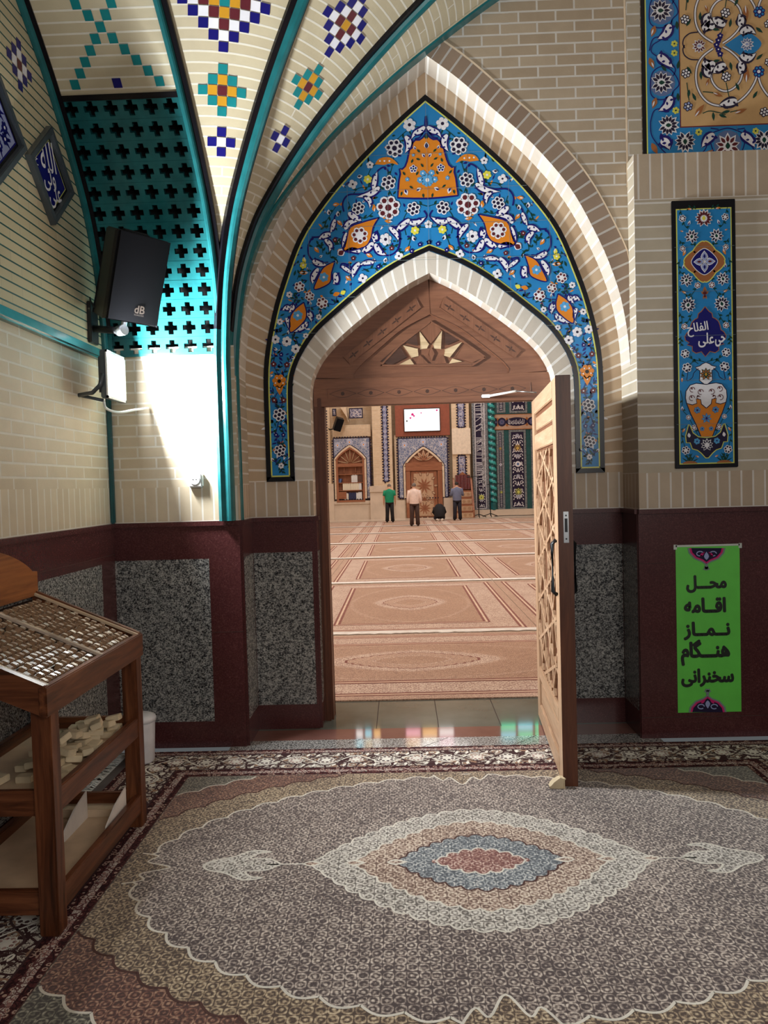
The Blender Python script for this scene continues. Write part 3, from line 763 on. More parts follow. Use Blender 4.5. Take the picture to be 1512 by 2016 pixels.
# ---- open door leaf
D = Vector((-.09, -1.243)); LL = 1.245; ang = math.atan2(D.y, D.x)
dr = bpy.data.objects.new('door_1', None); COL.objects.link(dr); struct(dr); dr.location = (.925, 5.2, 0); dr.rotation_euler = (0, 0, ang)
LH = 2.135; t = .032
b = MB(); b.box((LL / 2, .006, LH / 2 + .008), (LL, .052, LH - .016), 'door_wood_z'); b.build('leaf_core', dr, bevel=.003); MB().box((LL + .001, .002, LH / 2 + .004), (.008, 2 * t + .012, LH - .004), 'frame_wood_z').build('leaf_edge', dr, bevel=.002)  # edge strip: dark brown wood, its shade put into the colour too
for x0, x1, z0, z1, ax in ((0, .14, .01, LH, 'z'), (LL - .15, LL, .01, LH, 'z'), (.14, LL - .15, LH - .10, LH, 'x'), (.14, LL - .15, 1.80, 1.90, 'x'), (.14, LL - .15, .01, .12, 'x'), (.14, LL - .15, .30, .38, 'x')):
    MB().box(((x0 + x1) / 2, -t + .008, (z0 + z1) / 2), (x1 - x0 - .002, .022, z1 - z0), 'light_wood_' + ax).build('stile' if ax == 'z' else 'rail', dr, bevel=.004)
for z0, z1 in ((1.925, 2.01), (.145, .275)):
    MB().box((LL / 2, -t + .010, (z0 + z1) / 2), (LL - .36, .012, z1 - z0), 'light_wood_x').build('carved_panel', dr, bevel=.004)
# star lattice: straight bars of wood crossing inside the frame
b = MB(); bd = MB(); px0, px1, pz0, pz1 = .16, LL - .17, .40, 1.78; cx_, cz_ = (px0 + px1) / 2, (pz0 + pz1) / 2
bars = []
for a_, offs_ in ((54, (-.62, -.38, -.14, .14, .38, .62)), (-54, (-.62, -.38, -.14, .14, .38, .62)), (18, (-.6, -.36, -.12, .12, .36, .6)), (-18, (-.6, -.36, -.12, .12, .36, .6)), (90, (-.3, -.1, .1, .3))):
    th = math.radians(a_); d = (cos(th), sin(th)); n_ = (-d[1], d[0])
    for o in offs_:
        lo, hi = -3, 3; p = (cx_ + n_[0] * o, cz_ + n_[1] * o)
        for k, (mn, mx) in enumerate(((px0, px1), (pz0, pz1))):
            if abs(d[k]) > 1e-6:
                q0, q1 = (mn - p[k]) / d[k], (mx - p[k]) / d[k]; lo, hi = max(lo, min(q0, q1)), min(hi, max(q0, q1))
            elif not mn < p[k] < mx: lo, hi = 1, 0
        if hi - lo > .12: bars.append((p[0] + d[0] * (lo + hi) / 2, p[1] + d[1] * (lo + hi) / 2, hi - lo, th))
for i, (x, z, L, th) in enumerate(bars):
    R_ = Matrix.Rotation(-th, 3, 'Y')
    bd.box((x, -t + .013, z), (L, .006, .034), 'door_wood_x', R_)  # wider brown strip under each bar stands for its shadowed groove
    b.box((x, -t + .006 + .0006 * (i % 4), z), (L, .018, .019), 'light_wood_x', R_)
bd.build('lattice_groove_shade', dr); b.build('lattice', dr)
for sy in (-1, 1):
    hb = MB(); y = -t - .028 if sy < 0 else t + .024; hx = LL - .07
    hb.tube([(hx, y + sy * -.022, 1.29), (hx, y, 1.27), (hx, y, 1.02), (hx, y + sy * -.022, 1.0)], .011, 'black_metal', 8)
    hb.build('door_handle', dr)
b = MB(); b.box((LL + .006, .004, 1.36), (.004, .026, .16), 'steel'); b.box((LL + .0075, .004, 1.37), (.004, .014, .07), 'black_metal')
for z in (1.30, 1.42): b.box((LL + .008, .004, z), (.003, .008, .008), 'black_metal')
b.build('lock_plate', dr)
b = MB(); c1, c2, c3 = on_y(953, 780, YF - .03), on_y(1016, 770, 5.02), on_y(1056, 773, 4.96)
ca = bpy.data.objects.new('trim_door_closer', None); COL.objects.link(ca); struct(ca)
MB().box((c1.x + .012, YF - .02, c1.z), (.06, .04, .022), 'steel').build('closer_bracket', ca, bevel=.004)
MB().tube([c1 + Vector((.03, 0, 0)), c2], .008, 'white_plastic', 8).build('closer_arm', ca)
MB().tube([c2, c3], .004, 'steel', 8).build('closer_rod', ca)
# ================================================================== glazed panels
def off_curve(P, d):
    """move an open outline sideways by d (positive = to the right of travel)"""
    out = []
    for i, p in enumerate(P):
        a, c = P[max(0, i - 1)], P[min(len(P) - 1, i + 1)]; dx, dy = c[0] - a[0], c[1] - a[1]; L = math.hypot(dx, dy) or 1
        k = 1.0
        if 0 < i < len(P) - 1:
            v1, v2 = Vector((p[0] - a[0], p[1] - a[1])), Vector((c[0] - p[0], c[1] - p[1]))
            if v1.length > 1e-6 and v2.length > 1e-6: k = 1 / max(.35, cos(v1.angle(v2) / 2))
        out.append((p[0] + dy / L * d * k, p[1] - dx / L * d * k))
    return out
def rel(P): return [(x - XC, z) for x, z in P]
tp = thing('tile_panel', 'large blue floral tile panel filling the pointed arch over the open wooden door', 'tile panel', (XC, Y2, ZT))
BY = Y2 - .010
O1, O2 = rel(T1f), rel(T2f)
ring_o = O1 + list(reversed(O2))
A1 = Art()
def strip2(A, P, Q, m, l):
    for i in range(len(P) - 1): A.P.append(([P[i], P[i + 1], Q[i + 1], Q[i]], m, l))
def outline(A, d0, d1, m, l):
    a, c = off_curve(O1, d0), off_curve(O1, d1); e, f = off_curve(O2, -d0), off_curve(O2, -d1)
    zc = lambda P, d: [(x, max(z, ZT + d)) for x, z in P]
    a, c, e, f = zc(a, d0), zc(c, d1), zc(e, d0), zc(f, d1)
    strip2(A, a, c, m, l); strip2(A, f, e, m, l)
    for sg in (1, -1):
        xs = sorted((sg * a[-1][0], sg * e[-1][0])); A.P.append(([(xs[0], ZT + d0), (xs[1], ZT + d0), (xs[1] - (d1 - d0) * 0, ZT + d1), (xs[0], ZT + d1)], m, l))
B0 = Art(); outline(B0, 0, .030, 'black_tile', 6)
B0.build('black_border', (XC, BY, 0), Vx, Vz, None, 0).parent = tp
bm_ = bpy.data.objects['black_border']; bm_.matrix_parent_inverse = Matrix.Translation((-XC, -Y2, -ZT))
strip2(A1, O1, O2, 'g_blue', 0); outline(A1, .030, .039, 'g_lemon', 2)
A1.T = [ident, mirror]
def q1(u, v):
    p = on_y(520 + u / 4.58, 180 + v / 4.58, Y2); return (min(0, p.x - XC), p.z)
def q2(u, v):
    p = on_y(700 + u / 7.56, 180 + v / 7.56, Y2); return (min(0, p.x - XC), p.z)
def q7(u, v):
    p = on_y(440 + u / 4.032, 560 + v / 4.032, Y2); return (p.x - XC, p.z)
mm = .00073                                        # metres per unit of the q1 tracing
# scrolling stems first
A1.k = 2
for pts, w in ((((1475, 340), (1340, 330), (1220, 420), (1190, 480), (1150, 700), (1110, 830)), 7), (((1060, 650), (980, 680), (930, 790), (960, 860), (850, 880), (800, 940)), 7),
               (((1010, 870), (1100, 870), (1150, 950), (1120, 1000)), 7), (((760, 1000), (800, 1080), (900, 1150), (980, 1100)), 7), (((1470, 1040), (1360, 1030), (1260, 1150), (1280, 1300)), 7),
               (((1470, 1230), (1350, 1250), (1300, 1400), (1220, 1490)), 7), (((640, 1350), (720, 1360)), 6), (((530, 1460), (520, 1400), (480, 1380)), 6), (((1040, 1440), (1140, 1390), (1240, 1430)), 6),
               (((700, 1380), (620, 1400), (600, 1500), (660, 1500)), 6), (((880, 1620), (960, 1600), (1040, 1590), (1090, 1540)), 6), (((300, 1700), (330, 1620), (350, 1560)), 6), (((650, 1040), (560, 1180), (540, 1240)), 6)):
    A1.stem([q1(*p) for p in pts], w * mm, 'green', 5, 'green', .03)
A1.k = 3
for pts in (((720, 1090), (710, 1010), (760, 940), (880, 930), (1000, 900), (1010, 800), (1020, 730), (1080, 690), (1120, 730)), ((1440, 1080), (1465, 1130), (1410, 1190), (1310, 1170), (1230, 1210), (1150, 1240)),
            ((990, 1290), (1000, 1390), (1060, 1470), (1140, 1480), (1210, 1420), (1225, 1300), (1200, 1230)), ((430, 1330), (400, 1400), (410, 1490), (480, 1550), (580, 1545)), ((690, 1110), (640, 1130), (620, 1240), (520, 1310), (430, 1320)),
            ((690, 1600), (700, 1560), (760, 1570), (820, 1620), (900, 1560), (1010, 1530)), ((1330, 1180), (1190, 1290), (1240, 1340))):
    A1.strip(spline([q1(*p) for p in pts], 7), 15 * mm, 'navy')
A1.k = 5
for pts, w in ((((985, 890), (1000, 800), (1020, 730)), 34), (((1040, 870), (960, 930), (830, 960)), 40), (((900, 950), (950, 990), (955, 1060)), 34), (((760, 1100), (830, 1150), (880, 1170)), 42),
               (((730, 1250), (770, 1190), (860, 1170)), 38), (((1310, 1190), (1380, 1190), (1455, 1140)), 38), (((1310, 1160), (1230, 1230), (1190, 1260)), 40), (((1130, 1230), (1190, 1290), (1210, 1350)), 34),
               (((985, 1290), (1000, 1330), (990, 1370)), 46), (((1000, 1380), (1040, 1450), (1100, 1480)), 40), (((985, 1370), (920, 1430), (880, 1450)), 44), (((870, 1450), (790, 1430), (720, 1450)), 36), (((745, 1280), (725, 1370), (715, 1440)), 34),
               (((640, 1160), (620, 1230), (600, 1280)), 30), (((600, 1290), (540, 1310), (490, 1340)), 36), (((550, 1340), (600, 1390), (590, 1450)), 34), (((440, 1530), (500, 1560), (570, 1570)), 36), (((990, 1545), (920, 1550), (860, 1570)), 30),
               (((860, 1550), (810, 1620), (800, 1690)), 36), (((700, 1580), (760, 1620), (800, 1650)), 26), (((490, 1600), (445, 1680), (440, 1741)), 36), (((640, 1640), (650, 1710), (620, 1741)), 40)):
    A1.arab([q1(*p) for p in pts], w * mm)
# orange crown at the top of the arch
A1.k = 3
hp = [q2(*p) for p in ((1046, 635), (1000, 700), (950, 735), (890, 735), (835, 790), (800, 880), (785, 960), (765, 1050), (735, 1130), (690, 1172), (652, 1165), (665, 1240), (645, 1330), (635, 1450), (628, 1595), (850, 1605), (1085, 1605))]
A1.poly(hp + [(0, hp[-1][1]), (0, hp[0][1])], 'orange'); A1.k = 5; A1.strip(hp, .011, 'navy')
A1.arab([q2(*p) for p in ((1030, 540), (960, 600), (880, 640), (830, 720))], .028); A1.arab([q2(*p) for p in ((740, 680), (790, 760), (780, 850), (735, 930))], .03)
A1.strip(spline([q2(*p) for p in ((1040, 380), (1030, 480), (1030, 560), (960, 690), (880, 720))], 6), .009, 'navy')
A1.k = 6
for (u, v), r in (((860, 1165), .026),): A1.flower(q2(u, v), r, 5, 'navy', 'white', 'green')
for (u, v), a, L in (((890, 880), 1.9, .026), ((1050, 860), 1.57, .04), ((735, 1470), -1.2, .04), ((905, 1490), .5, .036), ((1030, 990), 2.2, .03)): 
    A1.drop(q2(u, v), a, L, L * .7, 'white'); A1.drop(q2(u, v), a, L * .7, L * .35, 'navy', 7)
A1.flower(q2(960, 1330), .022, 6, 'sky', 'sky', 'white'); A1.flower(q2(1000, 1230), .022, 6, 'sky', 'sky', 'white'); A1.flower(q2(770, 1320), .014, 5, 'sky', 'sky', 'white'); A1.flower(q2(860, 960), .010, 5, 'sky', 'sky', 'white')
for (u, v), a in (((740, 1260), 2.2), ((800, 1420), -.6), ((900, 1260), 1.0), ((1010, 1140), 2.2), ((690, 1500), -1.8), ((960, 920), 2.4), ((830, 1080), 1.2), ((900, 1010), -.4), ((1000, 1530), -1.4), ((1040, 720), 1.6)): A1.drop(q2(u, v), a, .03, .014, 'green')
# flowers
A1.k = 6
A1.T = [ident]; A1.flower(q1(1480, 1205), .026, 5, 'white', 'white', 'dnavy'); A1.flower((0, q2(1075, 1330)[1]), .05, 9, 'sky', 'sky', 'white'); A1.T = [ident, mirror]
for (u, v), r, n in (((1310, 310), 44, 6), ((1175, 520), 66, 7), ((1120, 830), 52, 6), ((850, 1060), 46, 6), ((1345, 1065), 48, 6), ((1095, 1340), 42, 6), ((955, 670), 24, 5), ((800, 845), 28, 4), ((890, 1690), 28, 4), ((1215, 1490), 26, 4)):
    A1.flower(q1(u, v), r * mm * 1.34, n, 'dnavy' if r > 45 else 'white', 'white', 'dnavy')
for (u, v), a in (((855, 765), .2), ((600, 1105), 1.6), ((1100, 1535), 1.2), ((1370, 1340), 1.9), ((680, 1120), 1.5)): A1.drop(q1(u - 15, v + 15), a, .036, .026, 'white'); A1.drop(q1(u - 10, v + 10), a, .022, .014, 'dnavy', 7)
A1.flower(q1(1120, 1055), .085, 7, 'wine', 'white', 'wine'); A1.drop(q1(665, 1480), .6, .06, .05, 'white'); A1.drop(q1(672, 1478), .6, .045, .034, 'wine', 7)
for (u, v), r in (((935, 800), 36), ((1360, 1260), 36), ((355, 1572), 30)): A1.flower(q1(u, v), r * mm * 1.1, 6, 'yellow', 'yellow', 'white')
A1.poly(spline([q1(*p) for p in ((1000, 665), (1030, 620), (1090, 600), (1150, 610), (1210, 670), (1150, 655), (1080, 670))], 3), 'orange')
for u in (1045, 1085, 1130): A1.disc(q1(u, 635), .006, 'white', 7)
for (u, v), a in (((1150, 1180), 3.0), ((990, 1090), 1.5), ((620, 1030), .1), ((660, 1170), -.8), ((455, 1410), -.9), ((1270, 1450), .8), ((920, 1470), -.5), ((735, 1670), -.7), ((320, 1640), 0.0), ((395, 1640), 3.1), ((360, 1500), -1.5)):
    A1.drop(q1(u, v), a, .048, .026, 'orange' if v != 1500 else 'yellow'); A1.drop(q1(u + 6, v), a, .026, .008, 'white', 7)
for (u, v) in ((640, 1345), (805, 1510), (1150, 1420)): A1.flower(q1(u, v), .016, 5, 'wine', 'wine', 'white')
for (u, v) in ((1405, 1385), (1030, 1585), (1485, 1365), (1330, 1445)): A1.flower(q1(u, v), .016, 5, 'navy', 'navy', 'white')
def kite(pts, c, r, f):
    A1.k = 6; P = spline(pts + [pts[0]], 5); A1.poly(P, 'orange'); A1.strip(P, .008, 'navy', 6.6); A1.k = 7.5
    if f: A1.flower(c, r, 7, 'wine', 'white', 'white')
    else: A1.flower(c, r, 6, 'sky', 'sky', 'white')
kite([q1(*p) for p in ((1035, 1145), (985, 1230), (960, 1340), (900, 1410), (720, 1445), (745, 1330), (780, 1230), (890, 1185))], q1(862, 1305), .06, 1)
kite([q1(*p) for p in ((640, 1535), (610, 1640), (590, 1735), (455, 1790), (490, 1680), (540, 1590))], q1(540, 1680), .032, 0)
# the two legs
kite([q7(*p) for p in ((640, 145), (662, 230), (640, 300), (535, 385), (530, 270), (575, 195))], q7(592, 250), .034, 0)
A1.k = 5
for pts, w in ((((530, 190), (500, 190), (470, 210)), 30), (((540, 170), (550, 190), (520, 230)), 30), (((670, 230), (690, 250), (700, 300)), 34), (((650, 320), (620, 350), (560, 380)), 30), (((500, 270), (520, 310), (525, 370)), 28), (((660, 300), (655, 330), (650, 360)), 24)):
    A1.arab([q7(*p) for p in pts], w * .00083)
A1.k = 3
for pts in (((600, 60), (570, 110), (600, 150)), ((790, 180), (760, 230), (755, 270)), ((640, 190), (720, 180), (790, 150), (880, 160), (900, 100)), ((540, 400), (580, 440), (600, 500)), ((430, 400), (410, 360), (470, 370)), ((400, 500), (410, 570), (400, 640), (455, 730), (505, 650), (530, 590), (575, 520)),
            ((430, 860), (405, 920), (440, 990), (480, 920), (460, 860)), ((440, 1090), (420, 1190), (445, 1290), (478, 1190), (455, 1100)), ((450, 1370), (415, 1410), (460, 1440), (510, 1390)), ((455, 1440), (470, 1500))):
    A1.stem([q7(*p) for p in pts], .0055, 'navy', 4, 'green', .03)
A1.k = 6
for (u, v), r, m in (((605, 22), .037, 'wine'), ((685, 98), .034, 'wine'), ((785, 150), .04, 'wine'), ((415, 440), .03, 'white'), ((505, 455), .034, 'white'), ((575, 515), .032, 'white'), ((445, 1035), .045, 'dnavy'), ((450, 1320), .041, 'dnavy'), ((525, 85), .022, 'white'), ((758, 262), .02, 'white'), ((450, 300), .022, 'white'), ((655, 410), .02, 'white'), ((460, 1440), .02, 'white')):
    A1.flower(q7(u, v), r, 6, m, 'white', 'dnavy' if m != 'wine' else 'white')
A1.flower(q7(445, 770), .05, 7, 'orange', 'orange', 'black'); A1.drop(q7(445, 760), -1.57, .10, .05, 'orange'); 
for du, dv in ((-18, -25), (20, -25), (-30, 15), (30, 15), (0, 60)): A1.disc(q7(445 + du, 770 + dv), .005, 'white', 8)
for u, v in ((400, 635), (505, 640), (405, 920), (480, 920)): A1.flower(q7(u, v), .019, 5, 'wine', 'wine', 'white')
for u, v in ((420, 1195), (478, 1195), (460, 560)): A1.flower(q7(u, v), .015, 5, 'navy', 'navy', 'white')
for u, v, a in ((402, 1405, 2.2), (515, 1395, .8), (540, 580, -.3), (400, 510, -.4)): A1.drop(q7(u, v), a, .03, .02, 'white'); A1.drop(q7(u, v), a, .018, .01, 'dnavy', 7)
A1.drop(q7(870, 90), .3, .05, .03, 'orange'); A1.drop(q7(930, 80), .5, .04, .03, 'yellow')
# a scatter of small leaves over the blue
rnd = random.Random(3)
A1.k = 1
for _ in range(420):
    t = rnd.random(); i = int(t * (len(O1) / 2 - 2)); f = .06 + .88 * rnd.random(); c = (lerp(O1[i][0], O2[i][0], f), lerp(O1[i][1], O2[i][1], f))
    if c[1] < ZT + .07 or c[0] > -.01: continue
    m_ = rnd.choice(('green', 'green', 'navy', 'navy', 'green', 'navy', 'white', 'orange')); a_r = rnd.random() * 6.28; A1.drop(c, a_r, rnd.uniform(.02, .042), rnd.uniform(.009, .017), m_)
    if m_ == 'white': A1.drop(c, a_r, .018, .007, 'dnavy', 1.5)
A1.T = [ident]
# tile joints
A1.k = 9
for x in (-.78, -.52, -.26, 0, .26, .52, .78): 
    zt = interp(sorted((p[0], p[1]) for p in O1), x); zb = interp(sorted((p[0], p[1]) for p in O2), x) if abs(x) < .9 else ZT
    A1.poly([(x - .001, zb + .04), (x + .001, zb + .04), (x + .001, zt - .04), (x - .001, zt - .04)], 'grey')
for k in range(9):
    z = 1.93 + k * .225
    for sg in (1, -1):
        xo = max([abs(p[0]) for p in O1 if abs(p[1] - z) < .06] or [0]) - .05; xi = min([abs(p[0]) for p in O2 if abs(p[1] - z) < .06] or [0]) + (.05 if z < 3.05 else 0)
        if xo > xi: A1.poly([(sg * xi, z - .001), (sg * xo, z - .001), (sg * xo, z + .001), (sg * xi, z + .001)], 'grey')
o = A1.build('painted_tiles', (XC, BY, 0), Vx, Vz, None); o.parent = tp; o.matrix_parent_inverse = Matrix.Translation((-XC, -Y2, -ZT))
def adopt(o, root):
    """make o a part of root without moving it"""
    bpy.context.view_layer.update(); o.parent = root; o.matrix_parent_inverse = root.matrix_world.inverted(); return o

# ---- tall narrow panel on the right pier
pc = 1.855; PX0, PX1, PZ0, PZ1 = 1.666, 2.044, 1.652, 3.256
tn = thing('tile_panel', 'tall narrow blue tile panel with a vase and navy calligraphy medallion on the brick pier', 'tile panel', (pc, YB, PZ0))
b = MB().box((pc, YB - .0078, (PZ0 + PZ1) / 2), (PX1 - PX0, .014, PZ1 - PZ0), 'black_tile'); adopt(b.build('black_border', bevel=.003), tn)
A2 = Art(); hw = (PX1 - PX0) / 2
def rect(A, x0, z0, x1, z1, m, l): A.P.append(([(x0, z0), (x1, z0), (x1, z1), (x0, z1)], m, l))
rect(A2, -hw + .024, PZ0 + .024, hw - .024, PZ1 - .05, 'g_lemon', 0); rect(A2, -hw + .031, PZ0 + .031, hw - .031, PZ1 - .057, 'g_blue', 1)
A2.T = [ident, mirror]
def s3(u, v): p = on_y(1300 + u / 7.2, 380 + v / 7.2, YB); return (min(0, p.x - pc + .001), p.z)
def s4(u, v): p = on_y(1300 + u / 6.72, 640 + v / 6.72, YB); return (min(0, p.x - pc + .004), p.z)
A2.k = 2
for pts in ([s3(*p) for p in ((490, 240), (430, 220), (350, 230))], [s3(*p) for p in ((260, 240), (290, 330), (330, 470), (380, 520))], [s3(*p) for p in ((250, 680), (300, 740), (300, 790))], [s3(*p) for p in ((490, 770), (440, 720), (420, 640))], [s3(*p) for p in ((260, 950), (250, 1100), (330, 1180))],
            [s3(*p) for p in ((540, 1190), (500, 1250), (510, 1330), (430, 1450), (380, 1560))], [s3(*p) for p in ((250, 1330), (330, 1440), (420, 1470))], [s3(*p) for p in ((250, 1700), (290, 1800), (270, 2000))], [s3(*p) for p in ((430, 1720), (380, 1820), (310, 1930))],
            [s4(*p) for p in ((250, 160), (250, 290))], [s4(*p) for p in ((560, 490), (450, 470), (370, 440), (310, 390))], [s4(*p) for p in ((480, 520), (420, 490), (330, 560), (270, 640), (262, 720))], [s4(*p) for p in ((245, 870), (270, 1000), (270, 1120), (350, 1220), (440, 1390), (480, 1470))],
            [s4(*p) for p in ((330, 1330), (260, 1440), (290, 1570), (310, 1650))], [s4(*p) for p in ((360, 1800), (330, 1720), (300, 1650))], [s4(*p) for p in ((400, 1700), (370, 1760), (360, 1810))]):
    A2.stem(pts, .004, 'green', 4, 'green', .022)
A2.k = 4
A2.T = [ident]; A2.lotus((0, s3(600, 375)[1]), .056, 1.57, 'wine', 'white', 'yellow', n=13); A2.T = [ident, mirror]; A2.lotus(s3(425, 635), .045, 1.2, 'dnavy'); A2.lotus(s3(350, 1250), .043, 1.2, 'dnavy'); A2.lotus(s3(375, 1600), .05, 1.2, 'dnavy', n=11)
for pt, r in ((s3(297, 375), .017), (s3(300, 800), .014), (s3(510, 1320), .015), (s3(325, 1900), .015), (s4(305, 385), .021), (s4(330, 570), .023), (s4(350, 1225), .012), (s4(425, 1360), .014), (s4(315, 1660), .02)): A2.flower(pt, r * 1.35, 6, 'dnavy' if r > .016 else 'wine', 'white', 'white')
for pt, a, L in ((s3(430, 245), 3.0, .03), (s3(310, 560), 2.9, .02), (s3(340, 820), -2.0, .04), (s3(350, 1430), 2.7, .03), (s4(265, 700), -1.6, .028), (s4(305, 1370), -2.2, .03), (s4(490, 1750), 2.7, .024)): A2.drop(pt, a, L, L * .45, 'orange'); A2.drop(pt, a, L * .6, L * .15, 'white', 5)
for pt, a in ((s3(380, 470), 1.2), (s3(315, 1090), 1.6), (s4(265, 1140), 1.5)): A2.drop(pt, a, .03, .016, 'white'); A2.drop(pt, a, .02, .008, 'navy', 5)
A2.T = [ident]
def lob(c, rx, rz, n, amp, m, l, edge=None, ew=.006):
    P = []
    for i in range(n * 8):
        a = 2 * pi * i / (n * 8); k = 1 + amp * abs(sin(a * n / 2)); ca, sa_ = cos(a), sin(a); e = .62
        P.append((c[0] + rx * k * math.copysign(abs(ca) ** (1 / e), ca), c[1] + rz * k * math.copysign(abs(sa_) ** (1 / e), sa_)))
    A2.poly(P, m, l)
    if edge: A2.strip(P, ew, edge, l + .3, closed=True)
cm = s3(600, 985); cm = (0, cm[1])
lob(cm, .118, .118, 8, .10, 'brown', 4, 'lemon'); lob(cm, .078, .078, 4, .08, 'navy', 5, 'white', .004)
for k in range(4):
    a = k * pi / 2; A2.drop(cm, a, .066, .046, 'white', 6); A2.drop((cm[0] + .006 * cos(a), cm[1] + .006 * sin(a)), a, .054, .036, 'lav', 7); A2.drop((cm[0] + .02 * cos(a), cm[1] + .02 * sin(a)), a, .026, .014, 'navy' if k % 2 else 'wine', 8)
    for da in (-.45, .45): A2.drop((cm[0] + .074 * cos(a + .78), cm[1] + .074 * sin(a + .78)), a + .78, .018, .012, 'white', 6)
cf = (0, s3(600, 1450)[1]); 
for a, L in ((1.57, .05), (.7, .03), (2.44, .03), (-1.2, .03), (-1.94, .03)): A2.drop(cf, a, L, L * .5, 'brown', 4); A2.drop(cf, a, L * .6, L * .25, 'wine', 5)
ct = (0, s4(575, 150)[1]); 
P = [(0, s3(600, 1620)[1])] + [s3(*p) for p in ((560, 1690), (520, 1720), (510, 1780), (470, 1800), (430, 1840), (410, 1900), (400, 1960))] + [s4(*p) for p in ((330, 110), (300, 160), (310, 210), (360, 240), (330, 270), (400, 290), (400, 350), (450, 380), (520, 360), (572, 425))]
P2 = P + [(-x, z) for x, z in reversed(P[1:-1])]; A2.poly(P2, 'navy', 5); A2.strip(P2 + [P2[0]], .005, 'brown', 5.4)
# vase
V1 = [s4(*p) for p in ((575, 500), (530, 520), (500, 545), (440, 565), (460, 590), (500, 610), (495, 740), (560, 790))]
for l, m, w in ((4, 'white', 0),): Vv_ = V1 + [(-x, z) for x, z in reversed(V1)]; A2.poly(Vv_, m, l); A2.strip(Vv_ + [Vv_[0]], .005, 'dnavy', 4.5)
A2.lotus((0, s4(580, 660)[1]), .04, 1.57, 'brown', 'green', 'mustard', l=5, n=9)
V2 = [s4(*p) for p in ((580, 790), (450, 775), (370, 800), (315, 880), (310, 970), (325, 1040))]; V3 = [s4(*p) for p in ((380, 1180), (450, 1320), (515, 1480))]
body = V2 + V3; A2.poly(body + [(-x, z) for x, z in reversed(body)], 'orange', 4)
wv = V2 + [s4(*p) for p in ((400, 1060), (460, 1040), (450, 980), (510, 990), (520, 1050), (580, 1100))]; wv2 = wv + [(-x, z) for x, z in reversed(wv)]; A2.poly(wv2, 'white', 5); A2.strip(wv2 + [wv2[0]], .005, 'dnavy', 5.4)
A2.strip(body, .005, 'dnavy', 5.5); A2.strip([(-x, z) for x, z in body], .005, 'dnavy', 5.5)
for sg in (1, -1):
    for cu, cv, r in ((400, 860, 32), (395, 970, 34), (510, 890, 34), (480, 960, 20)):
        c = s4(cu, cv); A2.strip([(sg * (c[0] + r * .00047 * cos(t * .5)), c[1] + r * .00047 * sin(t * .5)) for t in range(11)], .004, 'wine', 6); A2.drop((sg * c[0], c[1]), 2.0, .016, .01, 'wine', 6)
    c = s4(465, 1130); A2.flower((sg * c[0], c[1]), .022, 6, 'sky', 'steelb', 'navy', 6)
    c = s4(530, 1375); A2.flower((sg * c[0], c[1]), .014, 5, 'sky', 'steelb', 'navy', 6)
    c = s4(460, 1540); A2.flower((sg * c[0], c[1]), .02, 6, 'sky', 'sky', 'navy', 8)
    c = s4(360, 1470); A2.drop((sg * c[0], c[1] - .01), 1.7, .03, .02, 'white', 8)
    A2.strip(spline([(sg * x, z) for x, z in [s4(*p) for p in ((330, 560), (340, 640), (330, 740), (400, 700), (420, 640), (480, 580))]], 5), .004, 'dnavy', 4.6)
    g = s4(370, 1830); A2.poly([(sg * (g[0] + .045 * cos(t * pi / 8)), g[1] - .002 + .016 * sin(t * pi / 8)) for t in range(9)], 'brown', 4)
    for k in range(5): A2.drop((sg * g[0], g[1]), .5 + k * .5, .06, .009, 'green', 3)
A2.lotus((0, s4(580, 1240)[1]), .034, 1.57, 'sky', 'steelb', 'navy', l=6, n=7)
bowl = [s4(*p) for p in ((575, 1490), (480, 1480), (410, 1430), (370, 1330), (350, 1320), (310, 1470), (320, 1560), (370, 1560), (400, 1640), (470, 1660), (520, 1700), (575, 1760))]
bw = bowl + [(-x, z) for x, z in reversed(bowl)]; A2.poly(bw, 'dnavy', 6); A2.strip(bw + [bw[0]], .0055, 'lemon', 7); A2.lotus((0, s4(580, 1590)[1]), .04, 1.57, 'dnavy', 'white', 'white', l=8, n=9)
A2.k = 9
for k in range(1, 6): rect(A2, -hw + .01, PZ0 + k * .265, hw - .01, PZ0 + k * .265 + .0016, 'g_grey', 9)
adopt(A2.build('painted_tiles', (pc, YB - .0152, 0), Vx, Vz), tn)
WY = YB - .0152 - .0035
tx = lambda u, v: (on_y(1300 + u / 6.72, 640 + v / 6.72, YB))
for txt, uu, vv, hh, ww in (('حی', 775, 222, .060, .058), ('علی', 590, 205, .085, .092), ('الفلاح', 480, 62, .080, .125)):
    p = tx(uu, vv); adopt(lettering('calligraphy', shape(txt), 'g_white', (p.x, WY, p.z), Vx, Vz, hh, None, .018, 0, ww, turn=.12 if txt == 'الفلاح' else 0), tn)

# ---- large panel, upper right
LX0, LZ0, LX1, LZ1 = 1.545, 3.553, 3.35, 5.3
tl = thing('tile_panel', 'big framed tile panel with sand coloured field and blue flower border, high on the wall', 'tile panel', (LX0, Y1, LZ0))
b = MB().box(((LX0 + LX1) / 2, Y1 - .0068, (LZ0 + LZ1) / 2), (LX1 - LX0, .012, LZ1 - LZ0), 'black_tile'); adopt(b.build('black_border', bevel=.002), tl)
A3 = Art(); B_ = .232
rect(A3, .022, 0.004, LX1 - LX0, LZ1 - LZ0, 'g_lemon', 0); rect(A3, .029, .004, LX1 - LX0, LZ1 - LZ0, 'g_blue', 1)
rect(A3, B_ - .006, .19, LX1 - LX0 - B_, 1.75, 'g_maroonc', 2); rect(A3, B_, .197, LX1 - LX0 - B_, 1.75, 'g_sand', 3)
def s7(u, v): p = on_y(1212 + u / 4.48, v / 4.48, Y1); return (p.x - LX0, p.z - LZ0)
mu = 1 / 4.48 / 311.7
